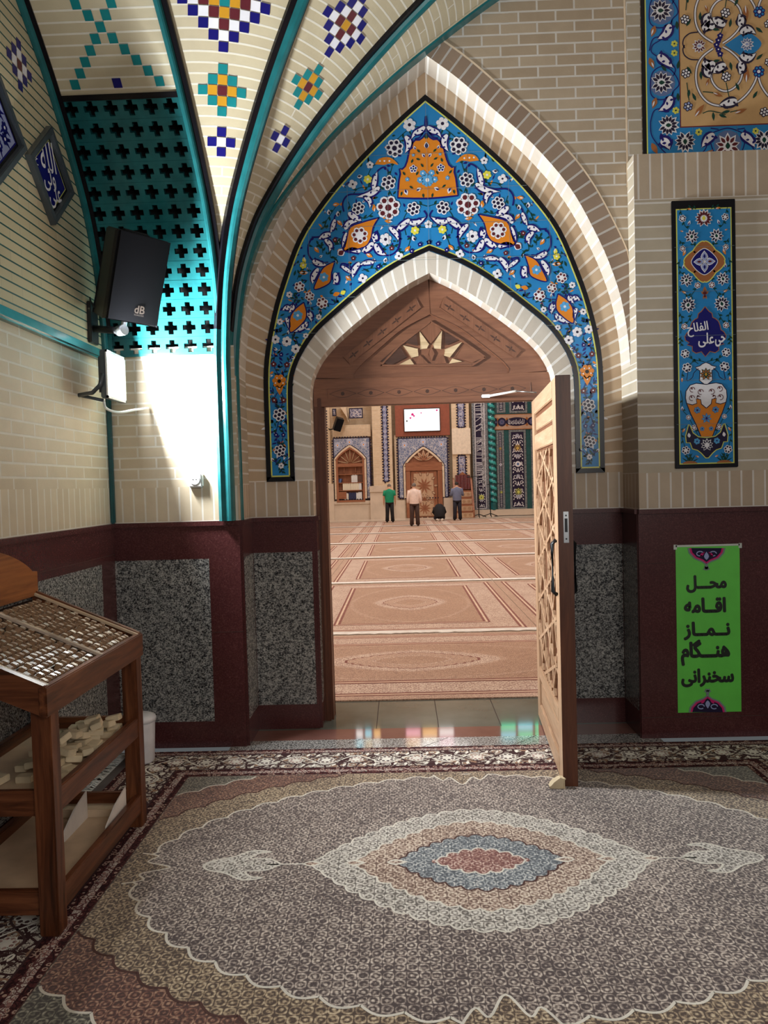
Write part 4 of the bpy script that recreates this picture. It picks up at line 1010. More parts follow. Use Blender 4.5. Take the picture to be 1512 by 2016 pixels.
def bord_v(dz):
    """one repeat of the upright border (traced from v=0..600), moved up by dz"""
    A3.T = [lambda p: (p[0], p[1] + dz)]
    A3.k = 2; A3.disc(s7(405, 745), 110 * mu, 'steelb', 2, 14)
    A3.k = 3
    for pts in (((500, 820), (470, 870), (380, 890), (310, 850), (300, 750), (320, 650), (390, 600), (470, 620), (530, 690), (550, 760), (500, 820), (490, 900), (400, 960), (330, 990), (300, 1090)), ((500, 680), (520, 620), (470, 560), (380, 520), (310, 470), (320, 410), (380, 370), (480, 300))): A3.strip(spline([s7(*p) for p in pts], 6), 9 * mu, 'navy')
    A3.k = 4; A3.lotus(s7(395, 740), 100 * mu, 0, 'dnavy', 'white', 'green', n=11)
    A3.drop(s7(350, 870), -1.9, 100 * mu, 48 * mu, 'brown'); A3.drop(s7(335, 900), -1.9, 55 * mu, 14 * mu, 'white', 5); A3.drop(s7(290, 520), -1.2, 105 * mu, 48 * mu, 'brown'); A3.drop(s7(310, 560), -1.2, 50 * mu, 14 * mu, 'white', 5)
    A3.arab([s7(*p) for p in ((480, 860), (450, 940), (370, 990))], 52 * mu); A3.arab([s7(*p) for p in ((365, 500), (430, 550), (500, 610))], 52 * mu)
    A3.flower(s7(510, 480), 30 * mu, 6, 'yellow', 'lemon', 'green'); A3.flower(s7(510, 398), 30 * mu, 6, 'yellow', 'lemon', 'green')
    for u, v, a in ((540, 620, 1.4), (540, 830, -1.5), (440, 640, 2.2), (430, 870, -.5)): A3.drop(s7(u, v), a, 75 * mu, 30 * mu, 'green')
for k in range(4): bord_v(k * .432)
def bord_h(dx):
    A3.T = [lambda p: (p[0] + dx, p[1])]
    A3.k = 2; A3.disc(s7(980, 1280), 118 * mu, 'steelb', 2, 14); A3.k = 3
    for pts in (((700, 1390), (780, 1330), (830, 1200), (900, 1160), (980, 1140), (1060, 1160), (1130, 1200), (1190, 1300), (1260, 1370), (1344, 1390)), ((860, 1180), (830, 1260), (880, 1380), (980, 1400), (1080, 1380), (1130, 1260), (1100, 1180)), ((900, 1150), (830, 1140)), ((1060, 1150), (1130, 1140))): A3.strip(spline([s7(*p) for p in pts], 6), 9 * mu, 'navy')
    A3.k = 4; A3.lotus(s7(980, 1300), 112 * mu, 1.57, 'wine', 'white', 'green', n=9); A3.lotus(s7(1300, 1240), 95 * mu, -1.57, 'dnavy', 'white', 'green', n=12)
    A3.drop(s7(755, 1400), .6, 115 * mu, 45 * mu, 'brown'); A3.drop(s7(780, 1385), .6, 60 * mu, 14 * mu, 'white', 5); A3.drop(s7(1110, 1340), -.5, 100 * mu, 45 * mu, 'brown'); A3.drop(s7(1135, 1350), -.5, 55 * mu, 14 * mu, 'white', 5)
    A3.arab([s7(*p) for p in ((860, 1190), (800, 1240), (750, 1310))], 50 * mu); A3.arab([s7(*p) for p in ((1100, 1190), (1170, 1240), (1220, 1310))], 50 * mu)
    A3.flower(s7(725, 1175), 32 * mu, 6, 'yellow', 'lemon', 'green'); A3.flower(s7(1225, 1165), 30 * mu, 6, 'yellow', 'lemon', 'green')
for k in range(3): bord_h(k * .46)
A3.T = [ident]; A3.k = 4
A3.lotus(s7(455, 1115), 95 * mu, 0, 'dnavy', 'white', 'green', n=12); A3.lotus(s7(605, 1255), 95 * mu, -1.57, 'dnavy', 'white', 'green', n=12)
A3.arab([s7(*p) for p in ((390, 1250), (440, 1270), (470, 1330))], 60 * mu); A3.strip(spline([s7(*p) for p in ((300, 1090), (310, 1200), (370, 1290), (450, 1370), (540, 1395), (700, 1390))], 6), 9 * mu, 'navy', 3); A3.flower(s7(523, 985), 32 * mu, 6, 'yellow', 'lemon', 'green')
A3.drop(s7(310, 1270), -1.1, 110 * mu, 50 * mu, 'brown'); A3.drop(s7(360, 1370), -.3, 110 * mu, 45 * mu, 'brown')
# the field: paired white scrolls
def field(fx, fz):
    ax = s7(930, 410)
    A3.T = [(lambda p, sx=sx, sz=sz: (fx + sx * (p[0] - ax[0]), fz + sz * (p[1] - ax[1]))) for sx, sz in ((1, 1), (1, -1))]
    c1 = [s7(*p) for p in ((935, 425), (1010, 470), (1080, 540), (1110, 620), (1090, 720), (1030, 790), (960, 815), (890, 790), (840, 720), (840, 640), (880, 580))]
    c2 = [s7(*p) for p in ((850, 440), (770, 500), (720, 570), (700, 660), (710, 770), (760, 870), (840, 930), (960, 945), (1060, 915), (1150, 840), (1210, 750), (1240, 670))]
    c3 = [s7(*p) for p in ((720, 540), (650, 535), (600, 500), (585, 450), (600, 410))]; c4 = [s7(*p) for p in ((1245, 670), (1270, 760), (1330, 850), (1400, 900))]
    for i, c in enumerate((c1, c2, c4, c3)):
        A3.k = 4 + i; q = spline(c, 8); A3.strip(q, (24 if i < 3 else 10) * mu, 'dnavy'); 
        if i < 3: A3.strip(q, 13 * mu, 'white', A3.k + .6)
    A3.k = 8
    for pts, w in ((((860, 560), (800, 640), (830, 700)), 60), (((960, 580), (890, 620), (850, 660)), 50), (((1090, 560), (1100, 620), (1080, 670)), 48), (((1060, 900), (980, 920), (900, 940)), 50), (((760, 560), (800, 590), (830, 640)), 44), (((1090, 500), (1160, 530), (1230, 480)), 44)): A3.arab([s7(*p) for p in pts], w * mu, 'dnavy')
    A3.flower(s7(965, 690), 46 * mu, 6, 'white', 'dnavy', 'white'); A3.flower(s7(610, 660), 44 * mu, 6, 'white', 'dnavy', 'white'); A3.flower(s7(630, 950), 44 * mu, 6, 'lav', 'dnavy', 'white'); A3.flower(s7(1300, 1000), 44 * mu, 6, 'white', 'dnavy', 'white'); A3.flower(s7(1340, 560), 40 * mu, 6, 'white', 'dnavy', 'white')
    for u, v, a, L in ((1140, 740, 1.5, 140), (790, 770, 1.2, 70), (850, 830, -.4, 90), (690, 1040, .9, 130), (1040, 1010, .3, 110), (1110, 280, 1.6, 10)): A3.drop(s7(u, v), a, L * mu, L * .36 * mu, 'brown'); A3.drop(s7(u, v), a, L * .5 * mu, L * .1 * mu, 'white', 9)
    for u, v, a in ((1000, 560, -1.4), (840, 560, .2), (740, 640, -1.5), (950, 660, 2.4), (620, 600, -1), (700, 900, 2.0), (900, 1020, -.4), (850, 1000, -1.5), (1080, 810, 2.0), (1000, 990, 3.3), (640, 800, -1.7), (1230, 540, .7), (1200, 880, 1.0)): A3.drop(s7(u, v), a, 75 * mu, 26 * mu, 'green')
    for pts in (((620, 740), (630, 820), (640, 900)), ((760, 820), (850, 830), (920, 860)), ((760, 1010), (830, 990), (960, 1020)), ((1000, 1000), (1080, 980)), ((965, 740), (985, 840), (1000, 890)), ((960, 640), (940, 560), (920, 510))): A3.strip(spline([s7(*p) for p in pts], 5), 8 * mu, 'green', 5)
    A3.T = A3.T[:1]; A3.k = 9
    P = spline([s7(*p) for p in ((950, 410), (1040, 350), (1120, 305), (1200, 320), (1275, 400), (1200, 490), (1120, 515), (1040, 470), (950, 410))], 5); A3.poly(P, 'blue', 8); A3.lotus(s7(1145, 405), 60 * mu, 0, 'steelb', 'white', 'lav', n=10); A3.lotus(s7(730, 420), 62 * mu, 3.14, 'wine', 'white', 'lav', n=10)
    for v in (330, 370, 410, 450, 490): A3.flower(s7(880 + abs(v - 410) * .4, v), 26 * mu, 5, 'navy', 'navy', 'white')
    A3.flower(s7(1250, 645), 55 * mu, 7, 'blue', 'navy', 'white'); A3.flower(s7(1255, 120), 55 * mu, 7, 'blue', 'navy', 'white')
a0_ = s7(930, 410)
field(a0_[0], a0_[1]); field(a0_[0] + .62, a0_[1])
A3.T = [ident]
for k in range(1, 5): rect(A3, .03 + k * .27, .004, .0312 + k * .27, .19, 'g_grey', 10)
adopt(A3.build('painted_tiles', (LX0, Y1 - .0132, LZ0), Vx, Vz), tl)

# ---- two lozenge panels on the left wall
def lozenge(cy, cz, h, label, big):
    root = thing('tile_panel', label, 'tile panel', (XL, cy, cz), 'lozenge tile panels on the left wall')
    b = MB(); pr_, t = h, .045
    for k in range(4):
        a, c = k * pi / 2, (k + 1) * pi / 2
        P = [(cy + r * cos(q), cz + r * sin(q)) for r, q in ((h, a), (h, c), (h - t, c), (h - t, a))]
        b.prism(P, 0, XL - .02, XL + .034, 'grey_plate')
    adopt(b.build('tile_frame', bevel=.004), root)
    A = Art()
    dia = lambda r, m, l: A.poly([(r, 0), (0, r), (-r, 0), (0, -r)], m, l)
    dia(h - t + .004, 'black_tile', 0); dia(h - t - .022, 'lemon' if not big else 'navy', 1)
    if not big: dia(h - t - .030, 'navy', 2)
    else:
        dia(h - t - .035, 'lav', 2); dia(h * .56, 'dnavy', 3); dia(h * .545, 'navy', 4)
        r2 = random.Random(5)
        for k in range(4):
            for i in range(7):
                s = (i + .5) / 7; a, c = k * pi / 2, (k + 1) * pi / 2; r = h * .71; p = (lerp(r * cos(a), r * cos(c), s), lerp(r * sin(a), r * sin(c), s))
                A.flower(p, .03, 6, 'navy', 'navy', 'white', 3); 
                for z in range(4): A.drop(p, r2.random() * 6.28, .06, .014, 'navy', 3)
        for pts in (((.02, .2), (.04, -.05), (.12, -.1)), ((.16, .1), (.17, -.12)), ((-.1, .2), (-.08, -.1), (-.2, -.14))): A.strip(spline(list(pts), 6), .022, 'white', 5)
    adopt(A.build('painted_tile', (XL + .008, cy, cz), Vy, Vz), root)
    return root
lz = lozenge(4.033, 3.266, .256, 'small navy lozenge tile with white calligraphy on the left wall', False)
for txt, dy, dz, hh, ww, tn_ in (('علی', .05, -.085, .125, .15, .3), ('ولی', -.01, -.02, .12, .14, .3), ('الله', -.025, .085, .15, .17, .3), ('ع', -.145, .02, .045, .03, 0)):
    adopt(lettering('calligraphy', shape(txt), 'g_white', (XL + .0105, 4.033 + dy, 3.266 + dz), Vy, Vz, hh, None, .006, 0, ww, turn=tn_), lz)
lozenge(3.235, 3.277, .515, 'larger navy lozenge tile with pale blue border, cut by the photo edge', True)

# ---- green notice taped to the maroon stone
SY = YB - .016 - .0022
ps = thing('poster', 'bright green paper notice with black Persian writing taped to the maroon stone', 'poster', (1.849, SY, .157))
b = MB(); NXs = 6
b.grid(lambda i, j: (lerp(1.657, 2.042, i / 6), SY - .0012 * sin(i * 1.3) * sin(j * .9) - .001, lerp(.157, 1.178, j / 10)), 6, 10, plain('paper_green', rgb(98, 200, 74), .4, var=.03))
adopt(b.build('sheet', weld=True), ps)
A4 = Art()
def s5(u, v): p = on_y(1212 + u / 3.1, 950 + v / 3.1, YB); return (p.x - 1.849, p.z)
for top in (0, 1):
    A4 = Art()
    f = (lambda u, v: s5(u, v)) if top == 0 else (lambda u, v: s5(553 + (u - 546), 1395 - (v - 398)))
    for sc, m, l in ((1.0, 'grey', 0), (.9, 'pink', 1), (.8, 'dnavy', 2)):
        A4.poly([f(546 + (u - 546) * sc, 398 + (v - 398) * sc) for u, v in ((430, 398), (438, 430), (470, 465), (520, 485), (546, 505), (572, 485), (622, 465), (654, 430), (662, 398))], m, l)
    for du in (-40, 40):
        A4.strip([((lambda p: (p[0] + .02 * cos(t * .6), p[1] + .014 * sin(t * .6)))(f(546 + du, 432))) for t in range(10)], .006, 'lav', 3)
        A4.drop(f(546 + du, 450), .8 if du < 0 else 2.3, .04, .016, 'pink', 3)
    A4.drop(f(546, 470), 1.57 if top == 0 else -1.57, .05, .03, 'lav', 3)
    for a in (0, .9, 2.2, 3.14): A4.drop(f(546, 525), a, .022, .014, 'grey', 1)
    A4.drop(f(546, 535), 1.57 if top == 0 else -1.57, .05, .02, 'grey', 1); A4.strip([f(546, 480), f(546, 535)], .006, 'grey', .5)
    adopt(A4.build('printed_medallion', (1.849, SY - .003, 0), Vx, Vz), ps)
plain('ink_black', rgb(14, 22, 12), .5)
for txt, u, v, hh, ww in (('محـــل', 546, 615, 98, 234), ('اقــامه', 537, 745, 84, 242), ('نــمــاز', 549, 900, 104, 270), ('هنـــگام', 540, 1032, 150, 285), ('سخنرانی', 553, 1185, 104, 308)):
    p = s5(u, v); adopt(lettering('lettering', shape(txt), 'ink_black', (1.849 + p[0], SY - .0032, p[1]), Vx, Vz, hh / 3.1 / 320, None, .046, 0, ww / 3.1 / 320), ps)
b = MB(); plain('tape', rgb(190, 196, 188), .25)
for x, z, w, h in ((1.85, 1.181, .385, .012), (1.655, 1.175, .02, .03), (2.046, 1.175, .02, .03)): b.box((x, SY - .0025, z), (w, .0008, h), 'tape')
adopt(b.build('tape_strip'), ps)
# ================================================================== things in the vestibule
def frame(n, up=Vz):
    n = Vector(n).normalized(); x = up.cross(n).normalized(); y = n.cross(x); return Matrix((x, y, n)).transposed()   # columns: right, up, outward
# ---- loudspeaker on its bracket
a_, b_ = .892, .366
sn = Vector((sin(a_) * cos(b_), -cos(a_) * cos(b_), -sin(b_))); SR = frame(sn); sc = Vector((-1.428, 4.305, 2.784))
sp = thing('loudspeaker', 'black loudspeaker tilted down from the wall above the bright floodlight', 'loudspeaker', sc)
sp.rotation_euler = SR.to_euler()
w, h, d = .315, .478, .27
b = MB(); o = [(-w / 2, -.02), (w / 2, -.02), (w / 2, -.06), (w * .30, -d), (-w * .30, -d), (-w / 2, -.06)]
b.prism([(x, z) for x, z in o], 1, -h / 2, h / 2, 'black_plastic'); b.build('cabinet', sp, bevel=.008)
plain('grille_cloth', rgb(9, 10, 17), .85, spec=.2, scale=120)
b = MB(); g = 14
b.grid(lambda i, j: (lerp(-w / 2 + .004, w / 2 - .004, i / g), lerp(-h / 2 + .004, h / 2 - .004, j / g), -.004 + .014 * (1 - (2 * i / g - 1) ** 2)), g, g, 'grille_cloth'); b.box((0, 0, -.014), (w - .006, h - .006, .02), 'grille_cloth'); b.build('grille', sp)
lettering('logo', 'dB', 'steel', (.02, -h * .335, .0105), Vx, Vy, .042, sp, .02, .001)
lettering('logo_caption', 'TECHNOLOGIES', 'steel', (.02, -h * .40, .0103), Vx, Vy, .009, sp, .0, .001, .062)
b = MB(); b.box((0, h / 2 + .002, -.12), (.16, .006, .05), 'dark_void'); b.box((0, h / 2 + .006, -.12), (.15, .01, .022), 'black_plastic'); b.build('carry_handle', sp, bevel=.003)
br = thing('speaker_bracket', 'dark steel wall bracket with jointed arm under the loudspeaker', 'bracket', (XL, 4.50, 2.58))
b = MB(); b.box((XL + .012, 4.515, 2.60), (.024, .11, .24), 'black_metal'); adopt(b.build('wall_plate', bevel=.004), br)
b = MB(); p0, p1 = Vector((XL + .02, 4.50, 2.565)), on_y(236, 651, 4.42); b.tube([p0, p1], .021, 'black_metal', 10); adopt(b.build('arm'), br)
b = MB(); b.tube([p1 - Vector((.01, -.005, 0)), p1 + Vector((.035, -.02, .0))], .03, 'steel', 14); b.tube([p1 + Vector((.02, -.0, .01)), p1 + Vector((.025, .03, .09))], .016, 'steel', 12); adopt(b.build('swivel_joint'), br)
b = MB(); b.tube(spline([(XL + .02, 4.47, 2.74), (XL + .04, 4.44, 2.70), (XL + .10, 4.42, 2.63), (-1.62, 4.42, 2.60), (-1.585, 4.40, 2.64)], 6), .005, 'black_plastic', 6)
adopt(b.build('speaker_cable'), br)
# ---- floodlight
fl = thing('floodlight', 'switched on LED floodlight glaring white in the corner beneath the loudspeaker', 'floodlight', (-1.63, 4.40, 2.265))
fy, fz, fw, fh = 4.402, 2.265, .292, .268
b = MB(); b.box((-1.640, fy, fz), (.034, fw, fh), 'grey_plate'); adopt(b.build('housing', bevel=.006), fl)
b = MB()
for k in range(9): b.box((-1.667, fy - .11 + k * .0275, fz), (.022, .005, .2), 'grey_plate')
adopt(b.build('cooling_fins'), fl)
b = MB()
for dy, dz, sy_, sz_ in ((0, fh / 2 - .007, fw, .014), (0, -fh / 2 + .007, fw, .014), (fw / 2 - .007, 0, .014, fh), (-fw / 2 + .007, 0, .014, fh)): b.box((-1.621, fy + dy, fz + dz), (.008, sy_, sz_), 'white_plastic')
adopt(b.build('rim'), fl)
b = MB(); b.box((-1.6205, fy, fz), (.004, fw - .03, fh - .03), 'lamp_glass'); adopt(b.build('glass', bevel=.001), fl)
b = MB(); b.tube([(XL, 4.30, 2.155), (-1.70, 4.25, 2.16), (-1.655, 4.245, 2.20), (-1.64, 4.252, 2.265)], .012, 'grey_plate', 8); b.tube([(XL, 4.30, 2.155), (-1.655, 4.30, 2.12)], .009, 'grey_plate', 8); adopt(b.build('mounting_bracket'), fl)
b = MB(); b.tube(spline([(-1.66, 4.30, 2.12), (-1.66, 4.34, 2.08), (-1.62, 4.42, 2.065), (-1.57, 4.55, 2.09), (-1.54, 4.70, 2.115)], 6), .0075, 'white_plastic', 7); adopt(b.build('power_cable'), fl)
# ---- wall socket
so = thing('wall_socket', 'small white wall socket box on the brightly lit brick by the teal rib', 'socket', (-1.262, YB, 1.665))
b = MB(); b.box((-1.262, YB - .02, 1.665), (.088, .05, .09), 'white_plastic'); adopt(b.build('casing', bevel=.008), so)
b = MB(); b.lathe([(.0, .001), (.020, .001), (.030, .004), (.032, .004), (.032, 0)], (-1.262, YB - .0462, 1.668), 'white_plastic', 20, Vector((0, -1, 0))); adopt(b.build('face_ring'), so)
b = MB()
for dx in (-.0095, .0095): b.lathe([(0, .0), (.0035, 0), (.0035, -.004)], (-1.262 + dx, YB - .0482, 1.668), 'dark_void', 10, Vector((0, -1, 0)))
adopt(b.build('pin_hole'), so)

# ---- stand with the tray of prayer tablets
SX, SXB, SY0, SY1 = -1.27, -1.775, 2.655, 3.63
st = thing('prayer_tablet_stand', 'dark stained wooden stand with a sloping slotted tray and two shelves against the left wall', 'stand', (SX - .25, (SY0 + SY1) / 2, 0))
def sbox(name, c, d_, m, bev=.004, rot=None): return adopt(MB().box(c, d_, m, rot).build(name, bevel=bev), st)
LG = .072
for x in (SX - LG / 2, SXB + LG / 2):
    for y in (SY0 + LG / 2 + .02, SY1 - LG / 2):
        hh = .84 if x > -1.5 else 1.05
        sbox('leg', (x, y, hh / 2 + .006), (LG, LG, hh - .012), 'stand_wood_z', .005)
for z, hgt in ((.49, .092), (.125, .09)):
    sbox('shelf_rail', (SX - .018, (SY0 + SY1) / 2, z), (.03, SY1 - SY0 - .05, hgt), 'stand_wood_y'); sbox('shelf_rail', (SXB + .02, (SY0 + SY1) / 2, z), (.03, SY1 - SY0 - .05, hgt), 'stand_wood_y')
    sbox('shelf_rail', ((SX + SXB) / 2, SY0 + .055, z), (SX - SXB - .1, .03, hgt), 'stand_wood_x'); sbox('shelf_rail', ((SX + SXB) / 2, SY1 - .03, z), (SX - SXB - .1, .03, hgt), 'stand_wood_x')
    sbox('shelf_board', ((SX + SXB) / 2, (SY0 + SY1) / 2 + .01, z - .01), (SX - SXB - .065, SY1 - SY0 - .11, .014), 'ply', .002)
for x, y in ((-1.31, 3.35), (-1.475, 3.31)):
    b = MB(); b.prism([(y - .125, .122), (y + .115, .122), (y + .115, .245), (y - .02, .215), (y - .125, .165)], 0, x - .003, x + .003, 'chalk_white'); adopt(b.build('shelf_divider'), st)
sbox('shelf_divider', ((SX + SXB) / 2 + .02, 3.43, .14), (.36, .008, .035), 'ply', .001)
# tray: slope rises to the wall
wood('slat_dark', rgb(30, 16, 10), rgb(52, 30, 20), rgb(70, 42, 28), 1)
sl = math.atan2(.215, SX - SXB); TL = (SX - SXB) / cos(sl); TD = Vector((-cos(sl), 0, sin(sl))); TN = Vector((sin(sl), 0, cos(sl))); T0 = Vector((SX, 0, .915))
RTm = Matrix((TD, Vy, TN)).transposed()            # local x up the slope, y along the stand, z off the tray
def tpos(u, y, n): return T0 + TD * u + Vy * y + TN * n
def tbox(name, u, y, n, d_, m, bev=.003): return adopt(MB().box(tpos(u, y, n), d_, m, RTm).build(name, bevel=bev), st)
tbox('tray_board', TL / 2, (SY0 + SY1) / 2, -.035, (TL, SY1 - SY0, .012), 'slat_dark')
sbox('tray_front', (SX - .006, (SY0 + SY1) / 2 - .005, .872), (.03, SY1 - SY0 + .03, .108), 'stand_wood_y')
for y in (SY0, SY1):
    b = MB(); b.prism([(SX, .82), (SX, .93), (SXB, 1.147), (SXB, 1.03)], 1, y - .014, y + .014, 'stand_wood_x'); adopt(b.build('tray_side', bevel=.003), st)
plain('stand_trim', rgb(190, 172, 156), .12, var=.15, coat=.8, spec=.8)
for y in (SY0 + .022, (SY0 + SY1) / 2 + .03, SY1 - .02):
    tbox('tray_strip', TL / 2, y, .004, (TL - .01, .022, .012), 'ply' if y > SY1 - .1 else 'stand_trim', .002)
hb = []; 
for k in range(25):
    t = k / 24; hb.append((lerp(SY0 - .01, SY1 + .01, t), 1.235 + .135 * sin(pi * min(1, max(0, (t - .04) / .92))) ** .8))
b = MB(); b.prism([(SY0 - .01, 1.12)] + hb + [(SY1 + .01, 1.12)], 0, SXB - .012, SXB + .016, 'head_wood'); adopt(b.build('headboard', bevel=.004), st)
NRW, PIT = 14, (TL - .075) / 14
for r in range(NRW + 1): tbox('tray_slat', .022 + r * PIT, (SY0 + SY1) / 2, -.016, (.006, SY1 - SY0 - .05, .018), 'slat_dark', .001)
# one tablet: a small rounded block standing on edge between two slats
def disc_mesh():
    b = MB(); b.box((0, 0, 0), (.025, .021, .027), 'clay_dark'); return b
rnd = random.Random(11); first = None; mid = (SY0 + SY1) / 2 + .03
GR = 'clay tablets standing in the tray'
def visible(p):
    d_ = p - CAM; k = d_.dot(FW); x = PCX + FPX * d_.dot(RT) / k; return x > -150
cnt = 0
for r in range(NRW):
    for half_, (ya, yb) in enumerate(((SY0 + .055, mid - .024), (mid + .024, SY1 - .05))):
        y = ya + rnd.uniform(0, .01)
        while y < yb:
            th_ = rnd.choice((.024, .026, .028)); p = tpos(.022 + (r + .5) * PIT, y, -.008 + rnd.uniform(-.003, .003))
            if visible(p) and rnd.random() > .03:
                if first is None: first = disc_mesh().build('clay_tablet', bevel=.003); o = first
                else: o = first.copy(); COL.objects.link(o)
                o.location = p; o.rotation_euler = (rnd.uniform(-.2, .2), sl + rnd.uniform(-.1, .1), rnd.uniform(-.15, .15)); o.scale = (1, th_ / .026, rnd.uniform(.9, 1.05))
                tag(o, 'small brown clay tablet standing on edge in the slotted tray of the stand', 'prayer tablet', GR); cnt += 1
            y += .021 + rnd.uniform(.013, .021)
print('tablets', cnt)
# loose rectangular tablets heaped on the middle shelf
b = MB(); b.box((0, 0, 0), (.062, .046, .026), 'clay'); brick0 = b.build('clay_block', bevel=.0025)
spots = []
for layer, (n, x0, x1, y0, y1) in enumerate(((22, -1.60, -1.335, 2.86, 3.54), (16, -1.52, -1.335, 2.95, 3.52), (9, -1.47, -1.345, 3.0, 3.50), (4, -1.44, -1.36, 3.05, 3.46))):
    k = 0; tries = 0
    while k < n and tries < 900:
        tries += 1; x, y = rnd.uniform(x0, x1), rnd.uniform(y0, y1)
        if x < -1.56 + (y - 2.86) * -.05 and rnd.random() < .5: continue
        if all(math.hypot(x - q[0], y - q[1]) > .060 for q in spots if q[2] == layer): spots.append((x, y, layer)); k += 1
spots += [(-1.66, 3.50, 0), (-1.63, 3.42, 0), (-1.66, 3.50, 1)]
first = True
for x, y, L in spots:
    o = brick0 if first else brick0.copy()
    if not first: COL.objects.link(o)
    first = False
    flat = rnd.random() < .72
    o.location = (x, y, .487 + .0135 + L * .0285 + (0 if flat else .004)); o.rotation_euler = (rnd.uniform(-.12, .12) * L, rnd.uniform(-.14, .14) * L, rnd.uniform(0, 3.14))
    tag(o, 'pale rectangular clay tablet in the loose heap on the middle shelf of the stand', 'prayer tablet', 'clay blocks on the middle shelf')
# ---- white bucket with a lid
bc = Vector((-1.585, 4.452, .009))
bu = thing('bucket', 'white plastic bucket with a lid on the floor behind the stand leg', 'bucket', bc)
b = MB(); b.lathe([(0, .004), (.078, .004), (.082, .012), (.092, .235), (.092, .25), (0, .25)], bc, 'bucket_white', 32); adopt(b.build('tub'), bu)
b = MB(); b.lathe([(0, .286), (.07, .284), (.094, .272), (.099, .262), (.099, .244), (.094, .243)], bc, 'bucket_white', 32); adopt(b.build('lid'), bu)

# ---- the large carpet
def rugmat(name, dark, midc, lite, pitch=.040, bias=0.0, soft=1.0):
    t = NT(name); v = t.co('UV'); o = t.sep(v)
    d1 = t.voro(v, 1 / pitch, 'F1', 'Distance', .18); d2 = t.voro(v, 2.7 / pitch, 'F1', 'Distance', .8); e = t.voro(v, 1 / pitch, 'DISTANCE_TO_EDGE', 'Distance', .18)
    # a floret in every cell: pale eye, dark ring, pale petals, dark joints
    ring = t.math('SINE', t.math('MULTIPLY', d1, 17.0))
    f = t.math('ADD', t.math('MULTIPLY', ring, .17), t.math('MULTIPLY', t.math('SUBTRACT', .36, d2), .62))
    f = t.math('SUBTRACT', f, t.math('MULTIPLY', t.math('LESS_THAN', e, .05), .16))
    f = t.math('ADD', f, t.math('MULTIPLY', t.math('SUBTRACT', t.noise(v, 210, 2), .5), .55 * soft))
    f = t.math('ADD', t.math('ADD', f, .50 + bias), t.math('MULTIPLY', t.math('SUBTRACT', t.noise(v, 2.2, 4), .5), .30))
    col = t.ramp(f, ((.24, dark), (.46, midc), (.72, lite)))
    t.bump(t.noise(v, 260, 2), .25, .004); M[name] = t.fin(col, .95, .15)
    t.b.inputs['Sheen Weight'].default_value = .35; t.b.inputs['Sheen Roughness'].default_value = .5
def scrollmat(name, ground, line, flower, sc=14.0):
    t = NT(name); v = t.co('UV'); d1 = t.voro(v, sc, 'DISTANCE_TO_EDGE'); d2 = t.voro(v, sc, 'F1'); n = t.noise(v, sc * 2.6, 3, dist=1.5)
    c = t.mix(t.math('LESS_THAN', d1, .07), ground, line); c = t.mix(t.math('LESS_THAN', t.math('ABSOLUTE', t.math('SUBTRACT', n, .5)), .035), c, line)
    ring = t.math('LESS_THAN', t.math('ABSOLUTE', t.math('SUBTRACT', d2, .3)), .07); c = t.mix(ring, c, flower); c = t.mix(t.math('LESS_THAN', d2, .13), c, line)
    M[name] = t.fin(c, .95, .15)
rugmat('rug_field', rgb(64, 50, 49), rgb(142, 127, 118), rgb(212, 199, 186))
rugmat('rug_white', rgb(92, 84, 78), rgb(178, 170, 160), rgb(220, 214, 204), bias=.06)
rugmat('rug_pink', rgb(98, 70, 58), rgb(172, 146, 128), rgb(222, 208, 190), bias=.04)
rugmat('rug_blue', rgb(70, 76, 84), rgb(136, 142, 146), rgb(206, 204, 198))
rugmat('rug_red', rgb(104, 52, 46), rgb(158, 112, 100), rgb(212, 190, 176))
rugmat('rug_beige', rgb(70, 52, 40), rgb(150, 128, 102), rgb(204, 186, 156))
rugmat('rug_rust', rgb(66, 34, 28), rgb(120, 76, 60), rgb(178, 144, 118))
rugmat('rug_moss', rgb(58, 52, 46), rgb(112, 108, 94), rgb(170, 164, 146))
scrollmat('rug_border', rgb(206, 200, 188), rgb(66, 44, 46), rgb(150, 120, 100), 15)
scrollmat('rug_guard', rgb(92, 48, 48), rgb(46, 26, 30), rgb(176, 150, 136), 34)
scrollmat('rug_guard_pale', rgb(206, 196, 186), rgb(96, 60, 60), rgb(150, 110, 104), 36)
plain('rug_line', rgb(214, 208, 196), .95); plain('rug_line_dark', rgb(78, 48, 42), .95); plain('rug_edge', rgb(58, 30, 34), .95)
plain('rug_vine', rgb(228, 224, 214), .95); plain('rug_leaf', rgb(70, 46, 46), .95)
RCX, RCY, RHX, RHY = .31, 3.15, 1.955, 1.46
rg = tag(MB().box((RCX, RCY, .005), (RHX * 2, RHY * 2, .009), 'rug_edge').build('rug'), 'large grey and cream medallion carpet covering the floor in front of the open door', 'carpet')
R_ = Art(); R_.EPS = .00022
def rr(hx, hy, m, l): rect(R_, -hx, -hy, hx, hy, m, l)
rr(RHX, RHY, 'rug_guard', 0); rr(RHX - .03, RHY - .03, 'rug_guard_pale', 1); rr(RHX - .065, RHY - .065, 'rug_edge', 2); rr(RHX - .08, RHY - .08, 'rug_border', 3)
rr(RHX - .31, RHY - .31, 'rug_edge', 4); rr(RHX - .32, RHY - .32, 'rug_guard', 5); rr(RHX - .35, RHY - .35, 'rug_guard_pale', 6); rr(RHX - .385, RHY - .385, 'rug_guard', 7); rr(RHX - .415, RHY - .415, 'rug_line_dark', 8)
IX, IY = RHX - .42, RHY - .42
rr(IX, IY, 'rug_moss', 9)
